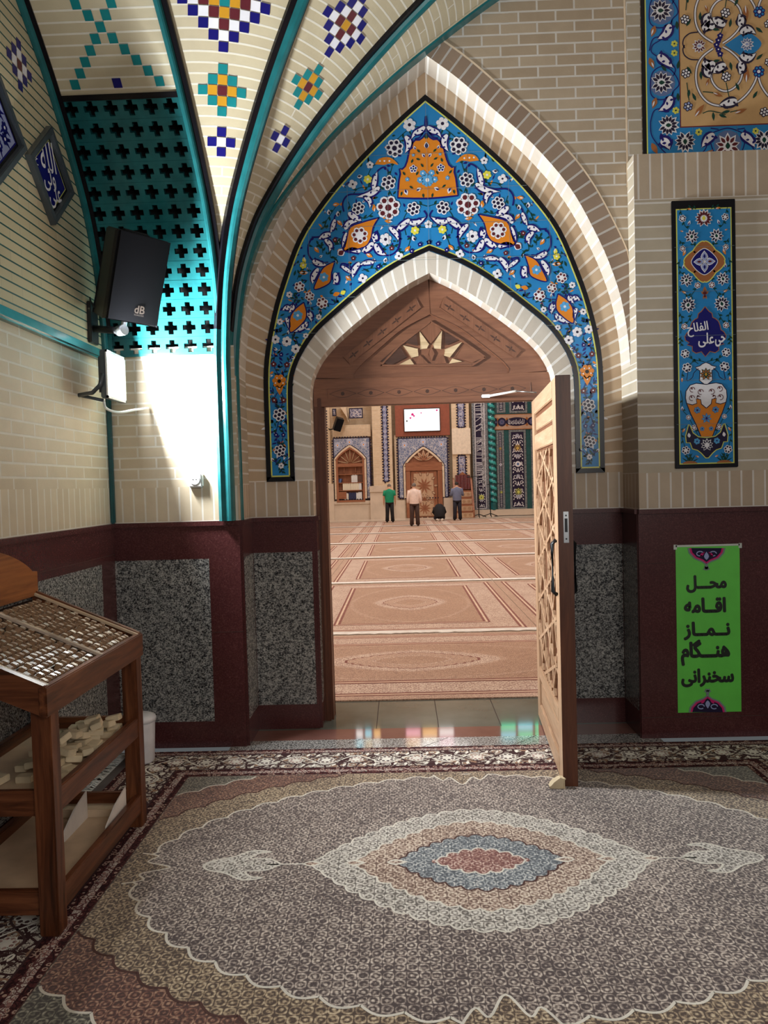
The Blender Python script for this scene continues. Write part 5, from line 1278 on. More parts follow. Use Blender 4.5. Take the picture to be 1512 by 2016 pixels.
# flower heads and a waving vine along the main border
bw = RHX - .195, RHY - .195
R_.k = 3.5
def border_run(p0, p1, n):
    dx, dy = p1[0] - p0[0], p1[1] - p0[1]; L = math.hypot(dx, dy); ux, uy = dx / L, dy / L
    for sg in (1, -1):
        q = [(p0[0] + ux * L * i / (n * 12) - uy * sg * .062 * sin(pi * i / 12), p0[1] + uy * L * i / (n * 12) + ux * sg * .062 * sin(pi * i / 12)) for i in range(n * 12 + 1)]
        R_.strip(q, .010, 'rug_vine' if sg > 0 else 'rug_leaf', 3.4)
    for i in range(n):
        c = (p0[0] + dx * (i + .5) / n, p0[1] + dy * (i + .5) / n); R_.flower(c, .058 if i % 2 else .05, 8, 'rug_leaf' if i % 2 else 'rug_red', 'rug_vine', 'rug_vine', 3.5)
        for d_ in range(4):
            a = .8 + d_ * pi / 2; q = (c[0] + .085 * cos(a), c[1] + .085 * sin(a)); R_.drop(q, a + .6, .05, .02, 'rug_leaf' if d_ % 2 else 'rug_vine', 3.6); R_.drop(q, a - 1.2, .045, .018, 'rug_vine' if d_ % 2 else 'rug_leaf', 3.6)
border_run((-bw[0], bw[1]), (bw[0], bw[1]), 20); border_run((-bw[0], -bw[1]), (bw[0], -bw[1]), 20); border_run((-bw[0], -bw[1]), (-bw[0], bw[1]), 15); border_run((bw[0], -bw[1]), (bw[0], bw[1]), 15)
def scal(hx, hy, n, ns, amp, c=(0, .02), tip=0.0):
    """scalloped oval, exponent n, ns scallops"""
    raw = []
    for i in range(720):
        a = 2 * pi * i / 720; ca, sa_ = cos(a), sin(a); raw.append((hx * math.copysign(abs(ca) ** (2 / n), ca), hy * math.copysign(abs(sa_) ** (2 / n), sa_)))
    raw = resample(raw + [raw[0]], ns * 8 + 1)[:-1]; N = len(raw); out = []
    for i, p in enumerate(raw):
        a, e = raw[i - 1], raw[(i + 1) % N]; dx, dy = e[0] - a[0], e[1] - a[1]; L = math.hypot(dx, dy) or 1
        k = amp * abs(sin(pi * (i % 8) / 8)); out.append((c[0] + p[0] + dy / L * k, c[1] + p[1] - dx / L * k))
    return out
def vesica(hx, hy, ns, amp, c):
    raw = [(hx * (2 * i / 120 - 1), hy * (1 - abs(2 * i / 120 - 1) ** 1.75)) for i in range(121)]; raw += [(x, -y) for x, y in reversed(raw[:-1])]
    raw = resample(raw, ns * 8 + 1)[:-1]; N = len(raw); out = []
    for i, p in enumerate(raw):
        a, e = raw[i - 1], raw[(i + 1) % N]; dx, dy = e[0] - a[0], e[1] - a[1]; L = math.hypot(dx, dy) or 1; k = amp * abs(sin(pi * (i % 8) / 8)) * min(1, 4 * (1 - abs(p[0]) / hx)); out.append((c[0] + p[0] - dy / L * k, c[1] + p[1] + dx / L * k))
    return out
def clip(P, hx, hy): return [(max(-hx, min(hx, x)), max(-hy, min(hy, y))) for x, y in P]
for hx, hy, m, lm, ns, l in ((1.47 * 1.34, .955 * 1.34, 'rug_rust', 'rug_line', 70, 10), (1.47 * 1.155, .955 * 1.155, 'rug_beige', 'rug_line_dark', 60, 12), (1.45, .95, 'rug_field', 'rug_line', 54, 14)):
    P = clip(scal(hx, hy, 1.8, ns, .03), IX - .004, IY - .004); R_.poly(P, m, l); 
    runs = [p for p in P]
    for i in range(len(P)):
        p, q = P[i], P[(i + 1) % len(P)]
        if max(abs(p[0]), abs(q[0])) < IX - .006 and max(abs(p[1]), abs(q[1])) < IY - .006:
            dx, dy = q[0] - p[0], q[1] - p[1]; L = math.hypot(dx, dy) or 1; wv_ = .005
            R_.P.append(([(p[0] - dy / L * wv_, p[1] + dx / L * wv_), (p[0] + dy / L * wv_, p[1] - dx / L * wv_), (q[0] + dy / L * wv_, q[1] - dx / L * wv_), (q[0] - dy / L * wv_, q[1] + dx / L * wv_)], lm, l + 1))
# notches of the field outline, left, right, near and far
for sx in (1, -1):
    c = (sx * 1.46, .02); P = spline([(c[0] + sx * .03, c[1] + .13), (c[0] - sx * .05, c[1] + .10), (c[0] - sx * .02, c[1] + .05), (c[0] - sx * .13, c[1]), (c[0] - sx * .02, c[1] - .05), (c[0] - sx * .05, c[1] - .10), (c[0] + sx * .03, c[1] - .13)], 5); R_.poly(P, 'rug_beige', 15.4); R_.strip(P, .009, 'rug_line', 15.6)
for sy in (1, -1):
    c = (-.03, .02 + sy * .955); P = spline([(c[0] - .15, c[1] + sy * .02), (c[0] - .10, c[1] - sy * .06), (c[0] - .06, c[1] - sy * .02), (c[0], c[1] - sy * .12), (c[0] + .06, c[1] - sy * .02), (c[0] + .10, c[1] - sy * .06), (c[0] + .15, c[1] + sy * .02)], 5); R_.poly(P, 'rug_beige', 15.4); R_.strip(P, .009, 'rug_line', 15.6)
# medallion
mc = (-.02, .03)
for hx, hy, m, lm, ns, l in ((.72, .495, 'rug_white', 'rug_line', 44, 16), (.54, .365, 'rug_pink', 'rug_line', 34, 18), (.36, .222, 'rug_blue', 'rug_line_dark', 26, 20), (.19, .092, 'rug_red', 'rug_line', 14, 22)):
    P = vesica(hx, hy, ns, .022, mc); R_.poly(P, m, l); R_.strip(P, .008, lm, l + 1, closed=True)
for sx in (1, -1):
    R_.T = [lambda p, sx=sx: (mc[0] + sx * p[0], mc[1] + p[1])]
    for x, l in ((.70, 17), (.52, 19), (.345, 21)): R_.drop((x + .05, 0), pi, .09, .05, 'rug_line', l + .4); R_.drop((x + .04, 0), pi, .06, .028, 'rug_pink', l + .6)
    R_.strip([(.72, 0), (.90, 0)], .008, 'rug_line', 17)
    P = spline([(.84, 0), (.90, .05), (.98, .055), (.95, .10), (.90, .11), (.98, .125), (1.06, .07), (1.14, .04), (1.17, 0), (1.14, -.04), (1.06, -.07), (.98, -.125), (.90, -.11), (.95, -.10), (.98, -.055), (.90, -.05), (.84, 0)], 4); R_.poly(P, 'rug_white', 17); R_.strip(P, .009, 'rug_line', 18)
    R_.disc((.19, 0), .016, 'rug_red', 22.5)
R_.T = [ident]
o = R_.build('woven_pattern', (RCX, RCY, .0097), Vx, Vy); o.parent = rg
# grey flat-woven end and white fringe along the left short side
o = MB().box((RCX - RHX - .03, RCY, .004), (.06, RHY * 2 - .02, .006), 'kilim_grey').build('woven_end'); o.parent = rg
b = MB(); rnd = random.Random(4); y = RCY - RHY + .01
while y < RCY + RHY - .01:
    x0 = RCX - RHX - .058; q = [(x0, y, .006)]
    for k in range(1, 4): q.append((x0 - .021 * k, y + rnd.uniform(-.012, .012), .006 + rnd.uniform(0, .012)))
    b.tube(q, [.0035, .004, .0045, .003], 'fringe_white', 4); y += rnd.uniform(.009, .013)
o = b.build('fringe', weld=False); o.parent = rg; o['kind'] = 'stuff'
# ---- wedge that holds the leaf open
p = on_z(1094, 1553, .012)
b = MB(); pr_ = [(0, 0), (.075, 0), (.075, .05), (.055, .052), (.02, .035), (0, .012)]
b.prism([(p.x - .028 + q[0], .0125 + q[1]) for q in pr_], 1, p.y + .0, p.y + .05, 'clay'); tag(b.build('door_wedge', bevel=.005), 'small beige rubber wedge holding the bottom corner of the open door', 'door wedge')
# ================================================================== the prayer hall beyond the door
YH = 37.0
def F(px, py, y=YH): p = on_y(px, py, y); return p.x, p.z
def fbox(b, x0, y0, x1, y1, th, m, y=YH):
    """box on the far wall, given by its corners as seen, standing th proud of y"""
    (a, zt), (c, zb) = F(x0, (y0), y), F(x1, y1, y)
    b.box(((a + c) / 2, y - th / 2, (zt + zb) / 2), (abs(c - a), th, abs(zt - zb)), m); return b
bricks('hall_brick', rgb(232, 208, 176), rgb(222, 196, 162), rgb(236, 220, 198), w=.3, h=.09, ms=.006)
b = MB()
b.wall((-9, 37.4, 0), Vx, Vz, 24, 14, 'hall_brick'); b.wall((-9, 5.66, 0), Vy, Vz, 32, 14, 'hall_brick'); b.wall((15, 5.66, 0), Vy, Vz, 32, 14, 'hall_brick')
struct(b.build('wall_hall_far', weld=False))
b = MB(); b.box((-4.85, 5.60, 7), (8.3, .12, 14), 'hall_brick'); b.box((8.1, 5.60, 7), (13.8, .12, 14), 'hall_brick'); b.box((.25, 5.60, 8.2), (1.9, .12, 11.6), 'hall_brick')
struct(b.build('wall_hall_near', weld=False))
b = MB(); b.wall((XC - .82, YF + .12, 0), Vy, Vz, .40, 2.5, 'plaster'); b.wall((XC + .82, YF + .12, 0), Vy, Vz, .40, 2.5, 'plaster'); b.wall((XC - .82, YF + .12, 2.4), Vx, Vy, 1.64, .40, 'plaster')
struct(b.build('wall_door_reveal', weld=False))
b = MB(); b.wall((-9.2, 5.5, 14), Vx, Vy, 24.5, 32.2, 'plaster'); struct(b.build('ceiling_hall'))
# stained glass high on the far wall
wn = 0
for x0, x1, z0, z1, cs in ((-2.6, -1.3, 10.35, 11.3, ('white', 'cyan', 'amber')), (-.15, 2.3, 10.35, 11.3, ('rose', 'amber', 'white')), (4.5, 7.0, 10.2, 11.0, ('green', 'cyan', 'green'))):
    wn += 1; wr = struct(bpy.data.objects.new('window_%d' % wn, None)); COL.objects.link(wr)
    for i in range(3):
        for j in range(2):
            xa, xb, za, zb = lerp(x0, x1, i / 3) + .06, lerp(x0, x1, (i + 1) / 3) - .06, lerp(z0, z1, j / 2) + .06, lerp(z0, z1, (j + 1) / 2) - .06
            MB().box(((xa + xb) / 2, 37.34, (za + zb) / 2), (xb - xa, .02, zb - za), 'glass_' + cs[(i + j) % 3]).build('window_pane', wr)
    b = MB(); b.box(((x0 + x1) / 2, 37.37, (z0 + z1) / 2), (x1 - x0 + .1, .05, z1 - z0 + .1), 'hall_wood_x'); b.build('window_frame', wr)

# ---- plain parts of the far wall: pilasters, marble foot, cornices
def fstruct(name, rects):
    b = MB()
    for x0, y0, x1, y1, th, m in rects: fbox(b, x0, y0, x1, y1, th, m)
    return struct(b.build(name, weld=False))
fstruct('wall_hall_pilaster', ((640, 700, 656, 1027, .30, 'hall_brick'), (640, 953, 660, 1027, .34, 'hall_marble'), (729, 700, 776, 1024, .28, 'hall_brick'), (729, 966, 778, 1023, .32, 'hall_marble'), (728, 957, 760, 968, .38, 'hall_marble'),
                               (885, 700, 927, 1018, .24, 'hall_brick'), (873, 980, 893, 1018, .28, 'hall_marble'), (776, 985, 798, 1022, .2, 'hall_marble')))
fstruct('wall_hall_bay', ((655, 838, 730, 859, .10, 'hall_brick'), (655, 990, 733, 1025, .16, 'hall_marble'), (655, 987, 734, 991, .22, 'hall_marble'), (776, 857, 886, 1020, .04, 'hall_brick')))
b = MB()
for k in range(34):
    x = lerp(658, 728, k / 33); fbox(b, x, 842, x + 1.1, 857, .12, 'plaster')
struct(b.build('trim_brick_band', weld=False))
b = MB(); p0, p1 = F(668, 799), F(687, 832); b.prism([(p0[0], p0[1]), (p1[0] - .1, p0[1]), (p1[0], p1[1]), (p0[0] + .45, p1[1] + .1)], 1, YH - .5, YH + .3, 'plaster'); struct(b.build('trim_corbel'))
fstruct('wall_mihrab_base', ((927, 1004, 1110, 1018, .35, 'hall_marble'),))

def tilemat(name, ground, a, c, sc):
    t = NT(name); v = t.co('Object', (1, 1, 1)); d = t.voro(v, sc, 'DISTANCE_TO_EDGE'); n = t.noise(v, sc * 1.6, 3, dist=2.0)
    col = t.ramp(n, ((.36, ground), (.44, c), (.47, a), (.50, ground), (.57, c), (.60, a), (.63, ground)), 'CONSTANT'); col = t.mix(t.math('LESS_THAN', d, .05), col, a); M[name] = t.fin(col, .3)
tilemat('hall_tile_blue', rgb(84, 98, 140), rgb(196, 194, 200), rgb(132, 152, 184), 7)
tilemat('hall_tile_dark', rgb(52, 44, 84), rgb(206, 198, 200), rgb(120, 130, 180), 5.5)
tilemat('hall_tile_edge', rgb(70, 80, 90), rgb(150, 150, 150), rgb(100, 108, 120), 9)
def teeth(A, x0, z0, x1, z1, step=.13, s=.06):
    """dog-tooth edging along the outside of a rectangle"""
    n = int((z1 - z0) / step)
    for i in range(n):
        z = z0 + (i + .5) * step
        for x, sg in ((x0, -1), (x1, 1)): A.P.append(([(x, z - s / 2), (x + sg * s, z - s / 2), (x + sg * s, z + s / 2), (x, z + s / 2)], 'g_dnavy', 1))
    n = int((x1 - x0) / step)
    for i in range(n):
        x = x0 + (i + .5) * step; A.P.append(([(x - s / 2, z1), (x + s / 2, z1), (x + s / 2, z1 + s), (x - s / 2, z1 + s)], 'g_dnavy', 1)); A.P.append(([(x - s / 2, z0 - s), (x + s / 2, z0 - s), (x + s / 2, z0), (x - s / 2, z0)], 'g_dnavy', 1))
def ftile(px0, py0, px1, py1, mat, label, th, tooth=True, motif=None):
    (x0, z1), (x1, z0) = F(px0, py0), F(px1, py1); root = thing('tile_panel', label, 'tile panel', (x0, YH - th, z0)); A = Art(); A.EPS = .003
    rect(A, x0 - .02, z0 - .02, x1 + .02, z1 + .02, 'g_dnavy', .5); rect(A, x0 + .03, z0 + .03, x1 - .03, z1 - .03, mat, 1)
    if tooth: teeth(A, x0 - .02, z0 - .02, x1 + .02, z1 + .02)
    if motif:
        w_ = (x1 - x0); n = max(1, int((z1 - z0) / (w_ * 1.25)))
        for k in range(n):
            c = ((x0 + x1) / 2, z0 + (k + .5) * (z1 - z0) / n); A.lotus(c, w_ * .3, 1.57 if k % 2 else -1.57, *motif, l=2); A.strip([(c[0] + w_ * .42 * cos(t * pi / 6), c[1] + w_ * .5 * sin(t * pi / 6)) for t in range(12)], .03, 'lav', 1.6, closed=True)
    adopt(A.build('painted_tiles', (0, YH - th - .012, 0), Vx, Vz), root); return root
ftile(636, 806, 646, 951, 'hall_tile_dark', 'dark tile strip at the hall edge beside the arched bookcase', .30)
ftile(751, 740, 765, 948, 'hall_tile_dark', 'long dark tile strip on the pilaster behind the man in green', .29, motif=('lav', 'white', 'wine'))
ftile(898.5, 740, 913.5, 842, 'hall_tile_dark', 'dark tile strip above the cream board', .25, motif=('lav', 'white', 'wine'))
ftile(901, 897, 916, 940, 'hall_tile_dark', 'dark tile strip between the cream board and the draped pulpit', .25, motif=('lav', 'white', 'wine'))
ftile(688, 805, 714, 823, 'hall_tile_dark', 'small dark framed tile above the bookcase bay', .12, tooth=False)
ftile(655, 806, 662, 819, 'hall_tile_dark', 'sliver of dark tile behind the hall loudspeaker', .12, tooth=False)
# tile surrounds of the bookcase and of the far door: rectangle with an arched opening
def arch_half(w, zs, zt, n=14):
    """half pointed arch: half width w, spring zs, top zt"""
    return spline([(0, zt), (w * .34, lerp(zt, zs, .24)), (w * .68, lerp(zt, zs, .55)), (w * .92, lerp(zt, zs, .85)), (w, zs)], 4)
def surround(px0, py0, px1, pyb, ax0, ax1, apy, spy, label, th):
    (x0, z1), (x1, zb) = F(px0, py0), F(px1, pyb); xa, xb = F(ax0, spy)[0], F(ax1, spy)[0]; zt, zs = F((ax0 + ax1) / 2, apy)[1], F(ax0, spy)[1]; c, w_ = (xa + xb) / 2, (xb - xa) / 2
    root = thing('tile_panel', label, 'tile panel', ((x0 + x1) / 2, YH - th, zb)); A = Art(); A.EPS = .003; H = arch_half(w_, zs, zt); full_ = [(c - x, z) for x, z in reversed(H)] + [(c + x, z) for x, z in H[1:]]
    for (xA, zA), (xB, zB) in zip(full_, full_[1:]): A.P.append(([(xA, zA), (xB, zB), (xB, z1), (xA, z1)], 'hall_tile_blue', 1))
    for xA, xB in ((x0, xa), (xb, x1)): A.P.append(([(xA, zb), (xB, zb), (xB, z1), (xA, z1)], 'hall_tile_blue', 1))
    A.strip([(xa, zb)] + full_ + [(xb, zb)], .07, 'dnavy', 2); A.strip([(x0, zb), (x0, z1), (x1, z1), (x1, zb)], .06, 'dnavy', 2)
    for xA, xB in ((x0, xa), (xb, x1)): A.strip([(xA, zb), (xB, zb)], .05, 'dnavy', 2)
    teeth(A, x0 - .02, zb, x1 + .02, z1 + .02)
    for xx in (lerp(x0, xa, .5) + .2, lerp(x1, xb, .5) - .2, c): A.lotus((xx, z1 - .33 if xx != c else z1 - .2), .17, 1.57, 'lav', 'white', 'orange', l=3)
    adopt(A.build('painted_tiles', (0, YH - th - .012, 0), Vx, Vz), root)
    # pale band round the opening
    b = MB(); q = resample(full_, 28); L_ = off_curve(q, .09)
    for i in range(27): b.face([(q[i][0], YH - th - .02, q[i][1]), (q[i + 1][0], YH - th - .02, q[i + 1][1]), (L_[i + 1][0], YH - th - .02, L_[i + 1][1]), (L_[i][0], YH - th - .02, L_[i][1])], 'plaster')
    for xA, sg in ((xa, 1), (xb, -1)): b.wall((min(xA, xA + sg * .09), YH - th - .02, zb), Vx, Vz, .09, zs - zb, 'plaster')
    adopt(b.build('arch_band', weld=False), root)
    return c, w_ - .09, zs, zt - .12
bkc = surround(656.5, 864, 731, 981, 658, 721, 876, 905, 'blue tile surround with pointed arch framing the bookcase', .16)
drc = surround(783, 864, 882.5, 978, 794, 874, 879, 918, 'blue tile surround with pointed arch framing the far carved door', .16)

# ---- bookcase in the arch
c, w_, zs, zt = bkc; zb = F(690, 988)[1]; Yb = YH - .12
bk = thing('bookcase', 'arched wooden bookcase with four shelves set into the far hall wall', 'bookcase', (c, YH, zb))
H = arch_half(w_, zs, zt)
b = MB(); b.prism([(c - w_, zb)] + [(c - x, z) for x, z in reversed(H)] + [(c + x, z) for x, z in H[1:]] + [(c + w_, zb)], 1, YH + .05, YH + .10, 'hall_wood_z'); adopt(b.build('back_panel'), bk)
zbeam = F(690, 916)[1]
for sg in (1, -1): adopt(MB().box((c + sg * (w_ - .05), YH - .07, (zb + zs) / 2), (.10, .30, zs - zb), 'hall_wood_z').build('side_post'), bk)
adopt(MB().box((c, YH - .08, zbeam), (2 * w_ - .04, .30, .15), 'hall_wood_x').build('crossbeam'), bk)
adopt(MB().box((c, YH - .08, zb + .04), (2 * w_, .34, .09), 'hall_wood_x').build('plinth'), bk)
b = MB(); q = [(c - x, z) for x, z in reversed(H)] + [(c + x, z) for x, z in H[1:]]; qi = off_curve(q, .07)
for i in range(len(q) - 1): b.prism([q[i], q[i + 1], qi[i + 1], qi[i]], 1, YH - .2, YH + .05, 'hall_wood_x')
adopt(b.build('arch_frame'), bk)
zc = zbeam + .08
for k in range(7):
    a = pi * (k + .5) / 7; L_ = .62 if 1 < k < 5 else .75
    p0, p1 = Vector((c + .12 * cos(a), YH - .1, zc + .08 * sin(a))), Vector((c + L_ * cos(a), YH - .1, zc + .75 * sin(a)))
    adopt(MB().tube([p0, p1], .018, 'inlay_pale', 5).build('lattice_bar'), bk)
SHZ = [F(690, y)[1] for y in (934, 950.5, 965.5, 983)]
for z in SHZ[:3]: adopt(MB().box((c, YH - .06, z), (2 * w_ - .2, .26, .035), 'hall_wood_x').build('shelf'), bk)
for k, x in enumerate((-.30, .25)): adopt(MB().box((c + x, YH - .02, (zbeam + SHZ[0]) / 2), (.03, .16, zbeam - SHZ[0] - .15), 'hall_wood_z').build('divider'), bk)
adopt(MB().box((c - w_ * .62, YH - .12, SHZ[3] + .2), (w_ * .62, .16, .34), 'hall_wood_x').build('low_door'), bk)
for nm, c3 in (('book_cream', (232, 222, 200)), ('book_navy', (38, 44, 84)), ('book_white', (226, 226, 226)), ('book_brown', (96, 62, 48)), ('book_blue', (92, 116, 164))): plain(nm, rgb(*c3), .6)
bkmesh = {}
def book(x, z, wd, hgt, m, lean, label, grp):
    if m not in bkmesh:
        bb = MB(); bb.box((0, 0, .5), (.05, .17, 1), m); o = bb.build('book', bevel=.004); bkmesh[m] = o
    else: o = bkmesh[m].copy(); COL.objects.link(o)
    o.scale = (wd / .05, 1, hgt); o.location = (x, YH - .09, z + .018); o.rotation_euler = (0, lean, 0); tag(o, label, 'book', grp)
rnd = random.Random(2)
def row(zi, u0, u1, cols, label, grp, hh=.30, lean=0.0, step=.062):
    x, xe = F(640 + u0 / 6.873, 950)[0], F(640 + u1 / 6.873, 950)[0]
    while x < xe:
        wd = rnd.uniform(.042, .062); book(x + wd / 2, SHZ[zi] if zi < 3 else zb + .09, wd, hh * rnd.uniform(.9, 1.02), rnd.choice(cols), lean, label, grp); x += wd + .004
row(1, 165, 225, ('book_navy', 'book_blue', 'book_white'), 'dark book leaning on the second shelf of the arched bookcase', 'leaning books on the second shelf', .2, .25)
row(1, 360, 440, ('book_cream', 'book_white'), 'tall pale book standing on the second shelf of the arched bookcase', 'pale books on the second shelf', .36)
row(1, 442, 490, ('book_brown',), 'tall brown book at the end of the second shelf of the arched bookcase', 'brown books on the second shelf', .36)
row(2, 242, 330, ('book_cream',), 'cream book in the left set on the third shelf of the arched bookcase', 'left cream set on the third shelf', .34)
row(2, 345, 488, ('book_white', 'book_cream'), 'white book in the right set on the third shelf of the arched bookcase', 'right pale set on the third shelf', .34)
row(3, 255, 310, ('book_white', 'book_cream'), 'pale book near the low wooden door on the bottom shelf of the arched bookcase', 'pale books on the bottom shelf', .33)
row(3, 312, 415, ('book_navy',), 'navy book in the middle of the bottom shelf of the arched bookcase', 'navy books on the bottom shelf', .36)
row(3, 420, 494, ('book_white',), 'white book at the right end of the bottom shelf of the arched bookcase', 'white books on the bottom shelf', .36)

# ---- far carved door
c, w_, zs, zt = drc; H = arch_half(w_, zs, zt); d2 = struct(bpy.data.objects.new('door_2', None)); COL.objects.link(d2)
b = MB(); b.prism([(c - w_, 0)] + [(c - x, z) for x, z in reversed(H)] + [(c + x, z) for x, z in H[1:]] + [(c + w_, 0)], 1, YH - .06, YH + .05, 'hall_wood_z'); b.build('door_arch', d2)
dw = w_ * .70; dz = F(835, 927)[1]
for sg in (1, -1): MB().box((c + sg * w_ * .86, YH - .12, dz / 2), (w_ * .24, .14, dz), 'hall_wood_z').build('door_post', d2, bevel=.02)
MB().box((c, YH - .12, dz + .20), (2 * w_, .16, .40), 'hall_wood_x').build('door_lintel', d2, bevel=.02)
b = MB(); b.prism([(c - w_ * .66, dz + .38), (c, zt - .42), (c + w_ * .66, dz + .38)], 1, YH - .10, YH, 'hall_wood_x'); b.build('gable_panel', d2, bevel=.02)
MB().box((c, YH - .10, dz / 2), (2 * dw, .10, dz - .05), 'hall_wood_z').build('door_leaf', d2, bevel=.02)
MB().box((c - .02, YH - .155, dz * .665), (2 * dw - .3, .03, dz * .56), 'light_wood_z').build('upper_panel', d2, bevel=.01)
MB().box((c - .02, YH - .155, dz * .20), (2 * dw - .3, .03, dz * .33), 'light_wood_z').build('lower_panel', d2, bevel=.01)
A = Art(); A.EPS = .004
for cz, R0_ in ((dz * .68, .42), (dz * .20, .34), (dz * .40, .16)):
    for k in range(10):
        a = k * pi / 5; p = (c + R0_ * 1.05 * cos(a), cz + R0_ * 1.15 * sin(a)); A.drop(p, a, R0_ * .55, R0_ * .34, 'door_wood_z', 1); A.drop((p[0] + .03 * cos(a), p[1] + .03 * sin(a)), a, R0_ * .40, R0_ * .22, 'light_wood_x', 2); A.drop((c, cz), a, R0_ * .95, R0_ * .22, 'hall_wood_x', 1); 
for k in range(5): a = .4 + k * (pi - .8) / 4; A.drop((c, dz + .5), a, .55, .16, 'light_wood_x', 0); A.drop((c, dz + .5), a, .4, .07, 'hall_wood_x', 1)
A.build('carved_stars', (0, YH - .172, 0), Vx, Vz, d2)

# ---- television on its brown board
bd_ = thing('wall_board', 'reddish brown board above the far door that carries the television', 'board', F(830, 857) [:1] + (YH,) + F(830, 857)[1:])
b = MB(); fbox(b, 775.5, 740, 885.5, 857, .14, 'hall_panel_brown'); adopt(b.build('panel', bevel=.01), bd_)
tv = thing('television', 'wall television showing a bright white picture with pink flowers', 'television', (F(831, 848)[0], YH - .2, F(831, 848)[1]))
b = MB(); fbox(b, 794.5, 805, 867, 848.5, .10, 'black_plastic', YH - .145); adopt(b.build('bezel', bevel=.01), tv)
b = MB(); fbox(b, 795.8, 806.3, 865.8, 847.2, .012, 'tv_light', YH - .246); adopt(b.build('screen'), tv)
for u, v, r, m in ((812, 816, .07, 'tv_pink'), (808, 823, .05, 'tv_pink'), (815, 819, .05, 'tv_pink'), (829, 813, .035, 'tv_pink'), (801, 829, .05, 'g_grey'), (860, 807.6, .05, 'tv_pink')): x, z = F(u, v, YH - .26); A = Art(); A.EPS = .001; A.flower((x, z), r, 5, m, m, m, 0); adopt(A.build('screen_flower', (0, YH - .2610, 0), Vx, Vz), tv)
# ---- cream board, hall loudspeaker
cb = MB(); fbox(cb, 888.5, 844.5, 926, 894.5, .34, 'hall_board'); tag(cb.build('wall_board', bevel=.015), 'plain cream square board on the pilaster over the pulpit', 'board')
hs = thing('loudspeaker', 'small black loudspeaker hung high beside the bookcase in the hall', 'loudspeaker', (F(666, 835, YH - .8)[0], YH - .8, F(666, 835, YH - .8)[1]), rot=(math.radians(24), math.radians(14), math.radians(22)))
MB().box((0, 0, 0), (.36, .32, .62), 'black_plastic').build('cabinet', hs, bevel=.02); MB().box((0, -.17, 0), (.33, .02, .58), 'grille_cloth').build('grille', hs, bevel=.006)
MB().tube([(-.1, .1, -.3), (-.25, .2, -.42), (-.25, .42, -.45)], .03, 'black_metal', 6).build('bracket', hs)

# ---- pulpit with steps and a dark red drape
px = lambda x, y: F(x, y, YH - .5)
mb_ = thing('pulpit', 'carved wooden pulpit with steps against the far pilaster', 'pulpit', (px(911, 1018)[0], YH - .9, 0))
x0, x1 = px(893, 1000)[0], px(930, 1000)[0]; zz = [px(911, y)[1] for y in (1018, 1007, 993, 980, 966, 950)]
for i in range(4):
    d0 = .45 + .26 * (4 - i); b = MB(); b.box(((x0 + x1) / 2, YH - .25 - d0 / 2, (max(0, zz[i]) + zz[i + 1]) / 2), (x1 - x0 - .1, d0, zz[i + 1] - max(0, zz[i]) + .005), 'hall_wood_x'); adopt(b.build('step', bevel=.01), mb_)
    A = Art(); A.EPS = .003; hc = (max(0, zz[i]) + zz[i + 1]) / 2
    rect(A, x0 + .08, hc - .11, x1 - .08, hc + .11, 'light_wood_x', 0)
    for k in range(3): A.flower((lerp(x0, x1, (k + 1) / 4), hc), .09, 6, 'hall_wood_x', 'inlay_pale', 'hall_wood_x', 1)
    adopt(A.build('carved_riser', (0, YH - .25 - d0 - .004, 0), Vx, Vz), mb_)
for x in (x0 + .03, x1 - .03):
    b = MB(); b.prism([(YH - 1.6, 0), (YH - 1.6, zz[1] + .1), (YH - .6, zz[4] + .55), (YH - .3, zz[4] + .62), (YH - .3, 0)], 0, x - .04, x + .04, 'hall_wood_z'); adopt(b.build('side_panel', bevel=.01), mb_)
b = MB(); xa, xb = px(897, 940)[0], px(924, 940)[0]; b.prism([(xa, zz[4]), (xa, zz[5] + .25), ((xa + xb) / 2, zz[5] + .5), (xb, zz[5] + .25), (xb, zz[4])], 1, YH - .55, YH - .3, 'hall_wood_z'); adopt(b.build('seat_back', bevel=.01), mb_)
tilemat('drape', rgb(82, 30, 36), rgb(120, 52, 54), rgb(58, 22, 34), 9)
b = MB(); N_ = 16
b.grid(lambda i, j: (lerp(xa - .02, xb + .02, i / N_), YH - .58 - .09 * (1 - j / 8) - .025 * sin(i * 1.7), lerp(px(911, 963)[1], px(911, 935)[1], j / 8)), N_, 8, 'drape'); b.grid(lambda i, j: (lerp(xa - .02, xb + .02, i / N_), YH - .58 + .3 * j, px(911, 935)[1] - .0 * j), N_, 1, 'drape')
tag(b.build('drape'), 'dark red patterned cloth draped over the seat of the pulpit', 'cloth')

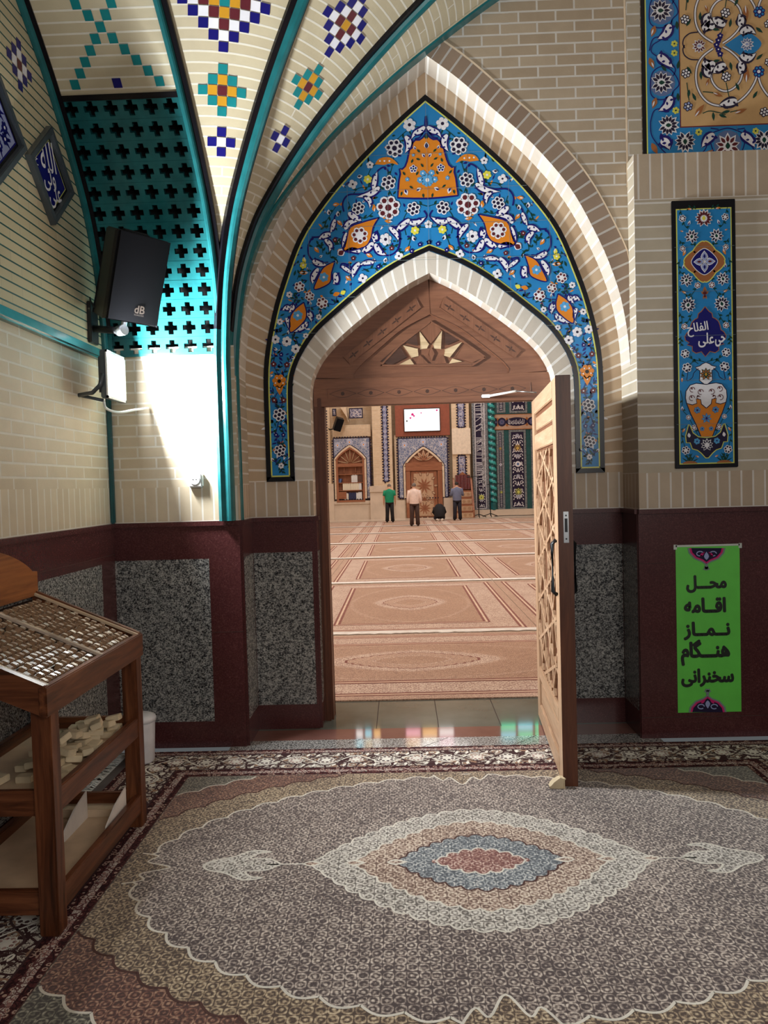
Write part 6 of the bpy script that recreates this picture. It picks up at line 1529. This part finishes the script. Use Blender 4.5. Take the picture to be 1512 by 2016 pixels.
# ---- prayer niche: writing band, twisted column, panels of scrollwork
def scrolls(A, x0, z0, x1, z1, m='white', l=2, seed=1):
    """dense symmetrical scrollwork filling an upright strip"""
    r = random.Random(seed); w_ = (x1 - x0); cx = (x0 + x1) / 2; n = max(1, round((z1 - z0) / (w_ * .62)))
    for k in range(n):
        za, zb_ = lerp(z0, z1, k / n), lerp(z0, z1, (k + 1) / n); hh = zb_ - za; zc_ = (za + zb_) / 2
        for sx in (1, -1):
            q = [(cx + sx * w_ * .28 + sx * w_ * (.17 - .016 * t) * cos(t * .62 + (0 if k % 2 else pi)), zc_ + hh * (.44 - .042 * t) * sin(t * .62 + (0 if k % 2 else pi))) for t in range(11)]
            A.strip(q, lambda t: w_ * (.055 - .02 * t), m, l); A.drop(q[-1], r.random() * 6, w_ * .14, w_ * .09, m, l)
            A.drop((cx + sx * w_ * .45, za), 1.57 + sx * .5, hh * .3, w_ * .09, m, l); A.drop((cx + sx * w_ * .06, za + hh * .1), 1.57 - sx * .5, hh * .35, w_ * .1, m, l)
        if k % 3 == 1: A.lotus((cx, zc_), w_ * .2, 1.57, 'steelb', m, 'dnavy', l=l)
        else: A.drop((cx, zc_ - hh * .3), 1.57, hh * .6, w_ * .13, m, l)
ms_ = []
def niche_panel(px0, py0, px1, py1, label, gold, seed, th=.16):
    (x0, z1), (x1, z0) = F(px0, py0), F(px1, py1); root = thing('tile_panel', label, 'tile panel', (x0, YH - th, z0)); A = Art(); A.EPS = .003; e = .10
    rect(A, x0, z0, x1, z1, 'hall_tile_edge', 0); rect(A, x0 + e * .75, z0 + e * .75, x1 - e * .75, z1 - e * .75, 'g_grey', 1); rect(A, x0 + e, z0 + e, x1 - e, z1 - e, 'g_dnavy', 1.5)
    scrolls(A, x0 + e * 1.3, z0 + e * 1.3, x1 - e * 1.3, z1 - e * 1.3, 'white', 2.5, seed); c_ = (x0 + x1) / 2
    for f, m in ((.22, 'lemon'), (.77, 'gold')):
        if gold: A.lotus((c_, lerp(z0, z1, f)), (x1 - x0) * .23, 1.57, 'dnavy', m, m, l=5)
    if gold: A.disc((c_, lerp(z0, z1, .57)), (x1 - x0) * .17, 'white', 5, 12); A.disc((c_, lerp(z0, z1, .57)), (x1 - x0) * .08, 'steelb', 6, 10)
    adopt(A.build('painted_tiles', (0, YH - th - .012, 0), Vx, Vz), root)
b = MB(); fbox(b, 926.5, 740, 1110, 1006, .14, 'teal_dark'); struct(b.build('wall_mihrab'))
niche_panel(976, 848, 994, 1003, 'narrow scrollwork tile panel just right of the twisted teal column', True, 2)
niche_panel(1000.5, 847, 1037, 1002, 'widest dark scrollwork tile panel in the prayer niche', True, 3)
niche_panel(1043.5, 846, 1075, 1001, 'dark scrollwork tile panel partly hidden by the open door leaf', True, 4)
for a_x, c_x, lb in ((976, 994, 'short scrollwork tile over the frieze beside the twisted column'), (1000.5, 1037, 'short scrollwork tile over the middle of the frieze'), (1043.5, 1075, 'short scrollwork tile over the frieze by the open door')): niche_panel(a_x, 760, c_x, 813, lb, False, int(a_x))
# frieze of medallions
(x0, z1), (x1, z0) = F(971, 817), F(1080, 844); fz_ = thing('tile_panel', 'peach tile frieze with dark oval medallions across the prayer niche', 'tile panel', (x0, YH - .18, z0)); A = Art(); A.EPS = .003
rect(A, x0, z0, x1, z1, 'g_peach', 0); rect(A, x0, z1 - .03, x1, z1, 'g_brown', 1); rect(A, x0, z0, x1, z0 + .03, 'g_brown', 1); zc_ = (z0 + z1) / 2
for u, w2_ in ((987, .20), (1016, .52), (1046, .22), (975, .08)):
    x = F(u, 830)[0]; A.poly([(x + w2_ * math.copysign(abs(cos(t)) ** 1.2, cos(t)), zc_ + .21 * math.copysign(abs(sin(t)) ** .8, sin(t))) for t in [k * pi / 12 for k in range(24)]], 'dnavy', 1)
    if w2_ > .4:
        r = random.Random(8)
        for k in range(13): xx = x - .4 + k * .062; A.strip([(xx, zc_ - .10 + r.random() * .05), (xx + .01, zc_ + r.uniform(.02, .13))], .017, 'white', 2)
        for k in range(5): xx = x - .32 + k * .15; A.strip(spline([(xx - .08, zc_ - .03), (xx - .02, zc_ - .11), (xx + .07, zc_ - .06)], 4), .018, 'white', 2)
    else: A.flower((x, zc_), w2_ * .7, 8, 'wine', 'steelb', 'dnavy', 2)
for u in (979, 997, 1036, 1056):
    for dzz in (.14, -.14): A.drop((F(u, 830)[0], zc_ + dzz - .08), 1.57, .16, .12, 'brown', 1)
adopt(A.build('painted_tiles', (0, YH - .19, 0), Vx, Vz), fz_)
# upright band of white writing on navy
(x0, z1), (x1, z0) = F(931.5, 740), F(957.5, 1001); wb = thing('tile_panel', 'tall navy tile band filled with white calligraphy beside the twisted teal column', 'tile panel', (x0, YH - .16, z0)); A = Art(); A.EPS = .003
rect(A, x0 - .13, z0 - .12, x1 + .13, z1, 'hall_tile_edge', 0); rect(A, x0, z0, x1, z1, 'g_white', 1); rect(A, x0 + .03, z0 + .03, x1 - .03, z1 - .03, 'g_dnavy', 1.5)
r = random.Random(12); zcut = lerp(z0, z1, .17); z = zcut
while z < z1 - .2:
    st_ = r.choice((.05, .065, .08)); s_ = r.random()
    if s_ < .62: A.strip([(x0 + .05, z), (x0 + .30 + r.random() * .06, z + r.uniform(-.03, .05))], .022, 'white', 3)
    elif s_ < .74: A.strip([(x0 + .05, z), (x0 + .36, z + .22)], .02, 'white', 3)
    A.strip(spline([(x0 + .30, z - .06), (x0 + .40 + r.random() * .05, z), (x0 + .34, z + .08), (x0 + .46, z + .05), (x1 - .07, z + r.uniform(-.08, .08))], 4), .024, 'white', 3)
    if r.random() < .6: A.disc((lerp(x0 + .36, x1 - .08, r.random()), z), .018, 'white', 3, 6)
    z += st_
scrolls(A, x0 + .06, z0 + .05, x1 - .06, zcut - .05, 'white', 3, 9); A.lotus(((x0 + x1) / 2, lerp(z0, zcut, .5)), .15, 1.57, 'lemon', 'lemon', 'dnavy', l=5)
adopt(A.build('painted_tiles', (0, YH - .172, 0), Vx, Vz), wb)
# twisted column
cx_ = F(968.5, 900)[0]; z0c, z1c = .28, F(968, 700)[1]; b = MB(); NZ, NA = 150, 20
plain('teal_light', rgb(60, 168, 168), .25)
def tw(i, j):
    z = lerp(z0c + .35, z1c, i / NZ); a = 2 * pi * j / NA; k = sin(a + z * 21.0); r_ = .155 + .022 * k; return (cx_ + r_ * cos(a), YH - .2 + r_ * sin(a), z)
b.grid(tw, NZ, NA, lambda i, j: 'teal_light' if sin(2 * pi * (j + .5) / NA + lerp(z0c + .35, z1c, (i + .5) / NZ) * 21.0) > .1 else 'teal_dark', smooth=False); b.lathe([(.17, 0), (.17, .36)], (cx_, YH - .2, z0c), 'teal_tile', 16)
struct(b.build('trim_twisted_column'))

# ---- microphone stands
def mic(px_, pyb, pyt, bx0, bx1, label):
    p = on_z(px_, pyb, 0); t_ = on_y(px_, pyt, p.y).z; root = thing('microphone_stand', label, 'microphone stand', (p.x, p.y, 0))
    MB().tube([(0, 0, .05), (0, 0, t_ - 0)], .022, 'black_metal', 8).build('pole', root)
    for k in range(3): a = .5 + k * 2 * pi / 3; MB().tube([(0, 0, .16), (.4 * cos(a), .4 * sin(a), .02)], .02, 'black_metal', 6).build('leg', root)
    e0, e1 = on_y(bx0, pyt, p.y).x - p.x, on_y(bx1, pyt, p.y).x - p.x; MB().tube([(e0, 0, t_ - .02), (e1, 0, t_ + .02)], .016, 'black_metal', 6).build('boom', root)
    MB().tube([(e0 - .12 if abs(e0) > abs(e1) else e1 + .12, 0, t_ - .01), (e0 if abs(e0) > abs(e1) else e1, 0, t_)], .03, 'black_plastic', 8).build('microphone', root)
mic(943, 1019, 938, 925, 945, 'black microphone stand beside the pulpit, taller of the two'); mic(966, 1017.5, 953, 958, 983, 'black microphone stand in front of the twisted teal column')
b = MB(); p = on_z(1010, 1015, .012); b.tube(spline([tuple(p + Vector((dx, dy, 0))) for dx, dy in ((-.9, -.2), (-.2, .1), (.5, -.05), (1.1, .12), (1.9, 0))], 6), .018, 'black_plastic', 5); tag(b.build('cable'), 'dark cable lying on the hall floor before the prayer niche', 'cable')

# ---- carpets of the hall
rugmat('hall_field', rgb(160, 122, 100), rgb(190, 152, 126), rgb(212, 178, 152), .05)
rugmat('hall_pale', rgb(170, 132, 116), rgb(222, 196, 176), rgb(240, 222, 202), .06, soft=1.6)
rugmat('hall_mid', rgb(168, 132, 112), rgb(204, 168, 144), rgb(222, 192, 168), .05)
plain('hall_line', rgb(142, 92, 82), .95); plain('hall_line_pale', rgb(226, 198, 172), .95); plain('hall_fringe', rgb(250, 244, 236), .95)
def hall_rug(W_, L_, cross):
    A = Art(); A.EPS = .0003; hx, hy = W_ / 2, L_ / 2
    def R4(d, m, l): rect(A, -hx + d, -hy + d, hx - d, hy - d, m, l)
    R4(0, 'hall_mid', 0)
    for d, m in ((.10, 'hall_line'), (.125, 'hall_line_pale'), (.15, 'hall_line'), (.18, 'hall_pale'), (.46, 'hall_line'), (.485, 'hall_line_pale'), (.51, 'hall_line'), (.54, 'hall_field')): R4(d, m, d * 20)
    ix, iy = hx - .56, hy - .56; n_ = 1.7
    for sc_, m, l in ((1.0, 'hall_mid', 12), (.94, 'hall_field', 13)): A.poly(clip(scal(ix * sc_, iy * sc_, 1.8, 44, .02, (0, 0)), ix, iy), m, l)
    mx, my = (ix * .55, iy * .62) if cross else (ix * .62, iy * .45)
    for sc_, m, l in ((1.0, 'hall_mid', 14), (.93, 'hall_pale', 15), (.72, 'hall_line', 16), (.69, 'hall_mid', 17), (.42, 'hall_pale', 18), (.38, 'hall_field', 19)): A.poly(scal(mx * sc_, my * sc_, 1.45, 30, .02, (0, 0)), m, l)
    return A
proto = None
rows_ = [8.16 + i * 4.33 for i in range(7)]; cols_ = (-2.655, .075, 2.805, 5.535)
ordn = ('first', 'second', 'third', 'fourth', 'fifth', 'sixth', 'seventh'); cname = ('far left column', 'column on the door axis', 'column beside the door axis', 'column before the prayer niche')
for r_ in range(6):
    for k, cx2 in enumerate(cols_):
        if r_ == 0 and k in (0, 3): continue
        if r_ == 1 and k == 3: continue
        yc = rows_[r_] + 2.165; lab = 'salmon hall carpet, %s row past the threshold carpet, %s' % (ordn[r_], cname[k])
        if proto is None:
            o = MB().box((0, 0, .004), (2.72, 4.14, .008), 'hall_mid').build('hall_rug'); q = hall_rug(2.72, 4.14, False).build('woven_pattern', (0, 0, .0085), Vx, Vy); q.parent = o
            for sg in (1, -1):
                b = MB(); rr_ = random.Random(3)
                b.grid(lambda i, j: (lerp(-1.36, 1.36, i / 60), sg * (2.07 + .07 * j) + (rr_.uniform(-.02, .02) if j else 0), .012 + (.016 if j == 0 else 0)), 60, 1, 'hall_fringe'); q = b.build('fringe'); q.parent = o; q['kind'] = 'stuff'
            proto = o
        else: o = copy_tree(proto)
        o.location = (cx2, yc, .001 + .0006 * ((r_ + k) % 2)); tag(o, lab, 'carpet', 'salmon carpets of the prayer hall')
p = on_z(812, 1305, 0)
o = MB().box((0, 0, .004), (4.2, 2.48, .008), 'hall_mid').build('hall_rug'); q = hall_rug(4.2, 2.48, True).build('woven_pattern', (0, 0, .0085), Vx, Vy); q.parent = o; o.location = (p.x, 5.655 + 1.24, .002)
tag(o, 'salmon hall carpet lying crosswise just inside the doorway', 'carpet', 'salmon carpets of the prayer hall')

# ================================================================== people at prayer
def skinned(name, V, E, R, mat, parent, root=0, sub=2):
    me = bpy.data.meshes.new(name); me.from_pydata([tuple(v) for v in V], E, []); ob = bpy.data.objects.new(name, me); COL.objects.link(ob)
    md = ob.modifiers.new('s', 'SKIN'); sd = me.skin_vertices[0].data
    for i, r in enumerate(R): sd[i].radius = r if isinstance(r, tuple) else (r, r); sd[i].use_root = (i == root)
    s2 = ob.modifiers.new('u', 'SUBSURF'); s2.levels = s2.render_levels = sub; bpy.context.view_layer.update()
    nm = bpy.data.meshes.new_from_object(ob.evaluated_get(bpy.context.evaluated_depsgraph_get())); ob.modifiers.clear(); ob.data = nm; bpy.data.meshes.remove(me)
    nm.materials.clear(); nm.materials.append(M[mat]); nm.polygons.foreach_set('use_smooth', [True] * len(nm.polygons)); ob.parent = parent; nm.name = name
    return ob
def loft(b, path, rad, m, n=20):
    """elliptical rings along a path; rad = (half width in x, half depth)"""
    P = [Vector(p) for p in path]; N = len(P)
    def fn(i, j):
        t_ = (P[min(i + 1, N - 1)] - P[max(i - 1, 0)]).normalized(); u = Vector((1, 0, 0)); u = (u - t_ * u.dot(t_)).normalized(); w_ = t_.cross(u); a = 2 * pi * j / n
        return P[i] + u * rad[i][0] * cos(a) + w_ * rad[i][1] * sin(a)
    b.grid(fn, N - 1, n, m); b.face([fn(0, j) for j in range(n)], m); b.face([fn(N - 1, j) for j in range(n)], m); return b
plain('skin', rgb(196, 146, 116), .55); plain('hair_grey', rgb(120, 110, 102), .8); plain('hair_dark', rgb(44, 38, 36), .8)
for nm, c3 in (('shirt_green', (22, 142, 104)), ('shirt_cream', (236, 214, 202)), ('shirt_blue', (112, 120, 148)), ('cloth_black', (24, 22, 26)), ('trouser_brown', (66, 46, 40)), ('trouser_navy', (34, 32, 44)), ('sock', (226, 214, 200))): plain(nm, rgb(*c3), .85)
def hand(V, E, R, iw, w_, d, s):
    """palm, four fingers and a thumb after wrist vertex iw; d = pointing direction"""
    d = Vector(d).normalized(); sd = Vector((0, 1, 0)); sd = (sd - d * sd.dot(d)).normalized(); inw = Vector((-s, 0, 0)); k = len(V)
    V.append(Vector(w_) + d * .06); R.append((.040, .02)); E.append((iw, k))
    for i, (o, L_) in enumerate(((-.030, .062), (-.010, .074), (.010, .07), (.030, .055))):
        a = len(V); V.append(Vector(w_) + d * .10 + sd * o); R.append(.010); E.append((k, a)); V.append(V[a] + d * L_ * .5 + inw * .006); R.append(.009); E.append((a, a + 1)); V.append(V[a] + d * L_ + inw * .022); R.append(.008); E.append((a + 1, a + 2))
    a = len(V); V.append(Vector(w_) + d * .05 + sd * .045 + inw * .01); R.append(.012); E.append((k, a)); V.append(V[a] + d * .045 + sd * .012 + inw * .01); R.append(.009); E.append((a, a + 1))
def standing(loc, label, shirt, trousers, hair, sleeve, pose, head_bow, rot=0):
    root = thing('person', label, 'person', loc, rot=(0, 0, rot))
    hb_ = head_bow
    V = [Vector(v) for v in ((0, 0, .90), (0, -.01, 1.08), (0, 0, 1.26), (0, .02, 1.38), (0, .04 + hb_ * .03, 1.46), (0, .06 + hb_ * .08, 1.535), (0, .07 + hb_ * .10, 1.60))]; R = [(.15, .11), (.14, .10), (.16, .11), (.10, .08), (.052, .056), (.074, .09), (.062, .074)]; E = [(i, i + 1) for i in range(6)]
    V.append(Vector((0, .155 + hb_ * .09, 1.54))); R.append(.012); E.append((5, 7))                  # nose
    for s in (1, -1): V.append(Vector((s * .088, .05 + hb_ * .08, 1.535))); R.append(.014); E.append((5, len(V) - 1))   # ears
    for s in (1, -1):
        i = len(V); el, wr, hd = pose
        V += [Vector((s * .175, .01, 1.355)), Vector((s * el[0], el[1], el[2])), Vector((s * wr[0], wr[1], wr[2]))]; R += [.062, .045, .03]; E += [(3, i), (i, i + 1), (i + 1, i + 2)]; hand(V, E, R, i + 2, V[i + 2], (s * hd[0], hd[1], hd[2]), s)
        i = len(V); V += [Vector((s * .09, 0, .84)), Vector((s * .105, .015, .47)), Vector((s * .115, -.01, .08)), Vector((s * .125, .14, .035))]; R += [.088, .058, .04, .036]; E += [(0, i), (i, i + 1), (i + 1, i + 2), (i + 2, i + 3)]
    skinned('body', V, E, R, 'skin', root)
    b = MB(); loft(b, ((0, 0, .86), (0, -.005, .98), (0, -.01, 1.12), (0, 0, 1.27), (0, .01, 1.36), (0, .025, 1.42)), ((.185, .145), (.19, .145), (.195, .14), (.215, .14), (.20, .115), (.085, .075)), shirt)
    b.build('shirt', root, weld=False)
    el, wr = Vector(pose[0]), Vector(pose[1])
    for s in (1, -1):
        mx_ = lambda v: Vector((v[0] * s, v[1], v[2])); sh = Vector((.165, .01, 1.36)); end = lerp(el, wr, .82) if sleeve else lerp(sh, el, .80)
        q = [sh, lerp(sh, el, .5), lerp(sh, el, .8)] + ([el, lerp(el, wr, .4), end] if sleeve else [])
        MB().tube([mx_(v) for v in q], [.082, .074, .066] + ([.058, .052, .046] if sleeve else []), shirt, 12).build('sleeve', root)
    b = MB(); loft(b, ((0, 0, .92), (0, 0, .85), (0, 0, .77)), ((.178, .138), (.188, .145), (.18, .135)), trousers); b.build('trouser_seat', root)
    for s in (1, -1):
        b = MB(); loft(b, ((s * .088, 0, .80), (s * .10, .012, .47), (s * .112, -.005, .25), (s * .118, 0, .06)), ((.10, .12), (.082, .092), (.076, .085), (.08, .09)), trousers); b.build('trouser_leg', root)
        b = MB(); loft(b, ((s * .12, -.055, .035), (s * .122, .02, .05), (s * .128, .13, .04), (s * .13, .20, .03)), ((.035, .03), (.046, .045), (.045, .038), (.02, .02)), 'cloth_black' if trousers != 'trouser_brown' else 'trouser_brown'); b.build('shoe', root)
    hc = Vector((0, .055 + hb_ * .09, 1.555))
    b = MB()
    def hf(i, j):
        a = 2 * pi * j / 20; t_ = pi * (.02 + .60 * i / 8); f = 1.0 if sin(a) < .2 else max(.35, 1 - (sin(a) - .2) * 1.1); t_ *= f
        return hc + Vector((.085 * sin(t_) * cos(a), .106 * sin(t_) * sin(a), .10 * cos(t_)))
    b.grid(hf, 8, 20, hair); b.build('hair', root)
    return root
down = ((.235, -.01, 1.08), (.245, .05, .85), (.02, .25, -1)); up_ = ((.25, .05, 1.09), (.15, .27, 1.20), (-.2, .4, .9))
p = on_z(768, 1029, 0); standing((p.x, p.y, .012), 'standing man in green short sleeved shirt and black trousers, seen from behind', 'shirt_green', 'cloth_black', 'hair_grey', False, down, 1.0)
p = on_z(817, 1036.5, 0); standing((p.x, p.y, .012), 'standing man in pale pink long sleeved shirt and brown trousers, seen from behind', 'shirt_cream', 'trouser_brown', 'hair_grey', True, down, .4)
p = on_z(901, 1025, 0); standing((p.x, p.y, .012), 'standing man in grey blue shirt with hands raised before the pulpit', 'shirt_blue', 'trouser_navy', 'hair_dark', True, up_, .5)
p = on_z(866, 1026, 0); kn = thing('person', 'man in black clothes sitting bowed on his heels on the hall carpet', 'person', (p.x, p.y, .012))
V = [Vector(v) for v in ((0, .02, .26), (0, .06, .42), (0, .17, .56), (0, .28, .62), (0, .36, .60), (0, .42, .56), (0, .44, .48))]; R = [(.16, .13), (.16, .13), (.17, .12), (.10, .09), (.055, .055), (.078, .085), (.06, .06)]; E = [(i, i + 1) for i in range(6)]
V.append(Vector((0, .505, .54))); R.append(.012); E.append((5, 7))
for s in (1, -1):
    i = len(V); V += [Vector((s * .18, .26, .56)), Vector((s * .25, .33, .34)), Vector((s * .16, .46, .24))]; R += [.062, .045, .03]; E += [(3, i), (i, i + 1), (i + 1, i + 2)]; hand(V, E, R, i + 2, V[i + 2], (-s * .1, 1, -.15), s)
    i = len(V); V += [Vector((s * .10, .06, .22)), Vector((s * .17, .46, .11)), Vector((s * .13, .06, .07)), Vector((s * .10, -.14, .05))]; R += [.09, .06, .045, .036]; E += [(0, i), (i, i + 1), (i + 1, i + 2), (i + 2, i + 3)]
skinned('body', V, E, R, 'skin', kn)
b = MB(); loft(b, ((0, -.02, .17), (0, -.01, .28), (0, .04, .42), (0, .13, .55), (0, .22, .625), (0, .31, .63)), ((.22, .17), (.235, .18), (.235, .17), (.225, .15), (.18, .12), (.07, .07)), 'cloth_black'); b.build('shirt', kn, weld=False)
for s in (1, -1):
    MB().tube([(s * .17, .24, .56), (s * .25, .32, .36), (s * .18, .44, .25)], [.085, .068, .048], 'cloth_black', 12).build('sleeve', kn)
    b = MB(); loft(b, ((s * .11, -.03, .16), (s * .14, .2, .15), (s * .17, .48, .12)), ((.12, .13), (.105, .11), (.08, .09)), 'trouser_navy'); b.build('trouser_leg', kn)
    b = MB(); loft(b, ((s * .13, .02, .06), (s * .10, -.12, .06), (s * .07, -.22, .045)), ((.055, .05), (.06, .05), (.045, .035)), 'sock'); b.build('sock', kn)
b = MB(); hc = Vector((0, .40, .60))
b.grid(lambda i, j: hc + Vector((.09 * sin(pi * .6 * i / 8) * cos(2 * pi * j / 16), .10 * sin(pi * .6 * i / 8) * sin(2 * pi * j / 16), .10 * cos(pi * .6 * i / 8))), 8, 16, 'hair_dark'); b.build('hair', kn)
